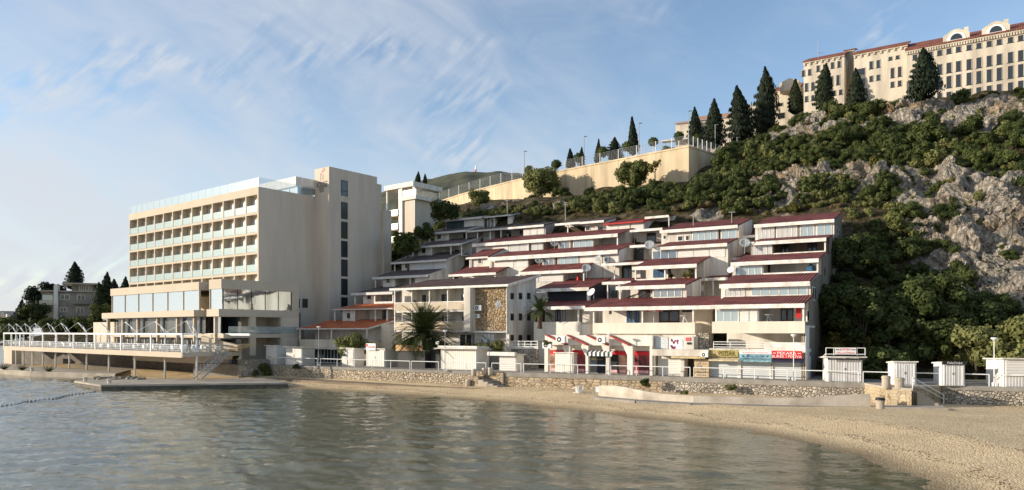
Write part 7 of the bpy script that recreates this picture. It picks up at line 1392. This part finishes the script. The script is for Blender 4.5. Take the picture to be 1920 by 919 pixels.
def cypress(px, yb, yt, d, i, label, wpx=None, name='cypress'):
    p = W(px, yb, d); h = (yb - yt) / F * d; root = thing(name, label, 'tree', p, None); MB().tube(p - Vector((0, 0, 1)), p + Vector((0, 0, h * .25)), .2, 6, .12).build('trunk', BARK, root)
    c = obj_of('crown', CY[i], root); base = (1.5, 2.4, 2.9)[i]; s = h / 10; sw = s if wpx is None else (wpx / 2.25 / F * d) / base; c.scale = (sw, sw, s); c.rotation_euler = (random.uniform(-.05, .05), random.uniform(-.06, .06), random.uniform(0, 6.28)); return root
for a_ in [(1187, 292, 221, 143, 0, 'solitary tall slender cypress on the wall road', 22), (1069, 318, 279, 152, 0, 'left short cypress of the group on the wall road', 19), (1090, 314, 277, 153, 0, 'narrow cypress just right of the leftmost one on the wall road', 14), (1120, 309, 261, 149, 0, 'thin pointed cypress behind a topiary ball', 13), (1153, 303, 258, 147, 1, 'stout cypress left of the solitary tall one', 28), (1301, 275, 203, 142, 1, 'ragged cypress at the corner lamp of the retaining wall', 30), (1342, 280, 187, 146, 1, 'big ragged cypress second left of the four on the bend', 40), (1388, 270, 162, 152, 2, 'broadest dark cypress in front of the villa', 52), (1437, 258, 126, 156, 2, 'tallest cypress, left of the hilltop building', 46), (1491, 215, 150, 153, 0, 'cypress covering the left end of the hilltop building', 30), (1545, 208, 122, 143, 1, 'cypress in front of the left wing of the hilltop building', 36), (1604, 205, 128, 136, 1, 'ragged thin cypress between two wings of the hilltop building', 34), (1727, 190, 91, 124, 2, 'big dark conifer in front of the long hilltop facade', 56), (783, 346, 322, 150, 0, 'left thin conifer tip on the roof of the white building', 12), (797, 346, 326, 150, 0, 'right thin conifer tip on the roof of the white building', 9)]:
    cypress(*a_)
for a_ in [(140, 545, 492, 176, 1, 'pointed conifer rising behind the old house at far left', 30, 'conifer'), (200, 590, 512, 150, 2, 'dark conifer between the old house and the hotel', 34, 'conifer'), (216, 590, 525, 152, 1, 'second dark conifer close to the hotel left side', 34, 'conifer'), (38, 625, 563, 160, 1, 'small pointed conifer at the left edge by the water', 30, 'conifer'), (232, 590, 520, 165, 1, 'conifer partly hidden by the left hotel corner', 30, 'conifer'), (187, 590, 530, 148, 1, 'lower conifer left of the pair beside the hotel', 26, 'conifer')]: cypress(*a_)
for i, (px, py, d, h, w_, lb) in enumerate([(80, 600, 172, 8.5, 3.6, 'umbrella shaped dark pine left of the old house'), (98, 598, 174, 9, 3.2, 'dark pine close to the left wall of the old house'), (60, 622, 160, 6.5, 3.4, 'dark rounded tree by the far shore at left'), (130, 625, 150, 3.3, 3.0, 'bushy tree below the old house'), (160, 625, 148, 3.0, 2.6, 'bushy tree between the old house and the hotel terrace'), (95, 628, 152, 3.4, 2.8, 'bushy tree left below the old house, above the terrace'), (25, 640, 135, 4.5, 3.4, 'dark bush at the left end of the restaurant terrace'), (190, 620, 140, 5, 2.6, 'bush beside the glass corner of the hotel podium')]):
    p = W(px, py, d); tree('pine_tree' if i < 2 else 'broad_tree', lb, p, h, w_, LEAF_C if i < 2 else LEAF_D, 50 + i, n=15, trunk=.3 if i < 2 else .15)
for px, py, d, lb in [(8, 705, 112, 'spiky small plant on the far pier, left edge'), (42, 698, 110, 'spiky low plant on the far pier, second from left'), (92, 702, 106, 'reddish spiky small palm on the far pier')]:
    p = W(px, py, d); p.z = .7; b = MB()
    for k in range(26): a = k * 2.4; e_ = .5 + (k % 5) * .16; b.tube(p, p + Vector((math.cos(a) * math.cos(e_) * 1.2, math.sin(a) * math.cos(e_) * 1.2, math.sin(e_) * 1.2)), .05, 4, .005)
    tag(b.build('agave', LEAF_P), lb, 'plant')
# topiary balls ---------------------------------------------------
TB = crown('topiary_ball', [(0, 0, 0, 1.0)], LEAF_D, 90, .16, 150, .86)
for px, py, d, r_, lb in [(993, 319, 160, 9, 'round clipped tree on a thin stem, leftmost on the wall road'), (1043, 308, 154, 9, 'round clipped tree on a thin stem, second from left on the wall road'), (1086, 296, 150, 10, 'round clipped tree in front of the narrow cypress by the lamp post'), (1130, 285, 146, 11, 'round clipped tree in front of the thin pointed cypress'), (1176, 275, 143, 10, 'round clipped tree just left of the solitary tall cypress'), (1225, 266, 140, 9, 'round clipped tree alone right of the solitary tall cypress'), (1273, 255, 138, 9, 'brownish round clipped tree left of the corner lamp'), (1307, 260, 140, 9, 'round clipped bush before the ragged corner cypress'), (1332, 270, 140, 8, 'low round clipped bush behind the white slatted fence')]:
    p = W(px, py, d); r_m = r_ / F * d; h = 2.6; root = thing('topiary_tree', lb, 'tree', p - Vector((0, 0, h)), 'round clipped trees along the wall road'); MB().tube(p - Vector((0, 0, h)), p, .09, 6).build('trunk', METALW if px < 1280 else BARK, root); c = obj_of('crown', TB, root); c.location = (0, 0, h); c.scale = (r_m, r_m, r_m)
# scrub on the wall road behind the fence (hedge plants)
for px, py, d, s in [(1250, 278, 139, .55), (1262, 279, 139, .5), (1318, 282, 141, .5)]:
    p = W(px, py, d); put_shrub(2, p.x, p.y, s, z=p.z - .6, label='small garden bush behind the fence on top of the retaining wall', group='garden bushes on the wall road')
# palms -----------------------------------------------------------
def palm(p, h, n, L_, seed, label, name='palm_tree'):
    r_ = random.Random(seed); root = thing(name, label, 'palm', p); MB().lathe(p, [(.34, 0), (.28, h * .3), (.26, h * .8), (.42, h)], 12).build('trunk', BARK, root); b = MB(); top = p + Vector((0, 0, h))
    for k in range(n):
        a = k * 2.399 + r_.uniform(-.2, .2); el = 1.45 - 1.75 * (k / n) ** .9; pts = []; q = top.copy(); d = Vector((math.cos(a) * math.cos(el), math.sin(a) * math.cos(el), math.sin(el))); L2 = L_ * r_.uniform(.8, 1.1); m_ = 12
        for j in range(m_ + 1): pts.append(q.copy()); q = q + d * (L2 / m_); d = (d + Vector((0, 0, -.075 * (1 + j * .06)))).normalized()
        for j in range(1, m_):
            t_ = (pts[j + 1] - pts[j - 1]).normalized(); sd_ = t_.cross(Vector((0, 0, 1))); sd_ = sd_.normalized() if sd_.length > .05 else Vector((1, 0, 0)); upv = sd_.cross(t_); wl = L_ * .21 * math.sin(math.pi * (.12 + .82 * j / m_))
            for o_ in (0, .5):
                c_ = pts[j].lerp(pts[j + 1], o_)
                for s in (-1, 1): tip = c_ + sd_ * s * wl + t_ * wl * .75 + upv * wl * .25 - Vector((0, 0, wl * .25)); w2 = t_ * .07; b.poly([c_ - w2, c_ + w2, tip])
        b.path(pts, .03, 4)
    b.build('fronds', LEAF_P, root); return root
palm(Vector((W(795, 655, 88.5).x, 88.5, PZ)), 4.0, 95, 4.5, 2, 'big feathery date palm in front of the white house')
palm(AF.P(AF.lx(1012, 74.5), 74.5, B2['zb'] - .6), 2.0, 22, 2.2, 3, 'small thin palm at the right corner of the white house')
# rock outcrops -----------------------------------------------------
def rock_mesh(seed):
    import bmesh; bm = bmesh.new(); bmesh.ops.create_icosphere(bm, subdivisions=5, radius=1); r_ = random.Random(seed); pl = [(Vector((r_.uniform(-1, 1), r_.uniform(-1, 1), r_.uniform(-.6, 1))).normalized(), r_.uniform(.5, .82)) for _ in range(11)]
    for v in bm.verts:
        p = v.co.copy()
        for n_, d_ in pl:
            t_ = p.dot(n_) - d_
            if t_ > 0: p -= n_ * t_ * .92
        q = p + Vector((seed * 3.1, 0, 0)); w_ = noise.ridged_multi_fractal(Vector((q.x * 2.6, q.y * 2.6, q.z * 1.3)), .9, 2.2, 5, 1, 2) - 1.1; p *= 1 + .17 * w_ + .10 * noise.ridged_multi_fractal(q * 4.5, .8, 2.2, 4, 1, 2); v.co = p
    me = bpy.data.meshes.new('rock'); bm.to_mesh(me); bm.free(); me.materials.append(LIME); return me
RM_ = [rock_mesh(s) for s in range(5)]; rr_ = random.Random(8); nrk = 0
for x, y, z, r_ in ROCKS:
    for k in range(max(2, int(r_ * .75))):
        xx, yy = x + rr_.uniform(-.8, .8) * r_, y + rr_.uniform(-.8, .8) * r_
        if built_up(xx, yy) or wall_back(xx, yy): continue
        s = r_ * rr_.uniform(.18, .40); o = obj_of('rock_outcrop', RM_[rr_.randrange(5)]); o.location = (xx, yy, terr1(xx, yy) - s * .35); o.scale = (s * rr_.uniform(.8, 1.3), s * rr_.uniform(.7, 1.1), s * rr_.uniform(.8, 1.4)); o.rotation_euler = (rr_.uniform(-.5, .5), rr_.uniform(-.5, .5), rr_.uniform(0, 6.28)); tag(o, 'craggy pale limestone outcrop between shrubs on the hillside', 'rock', 'limestone outcrops on the hillside'); nrk += 1
print('shrubs', cnt, 'rocks', nrk, 'objects', len(bpy.data.objects))
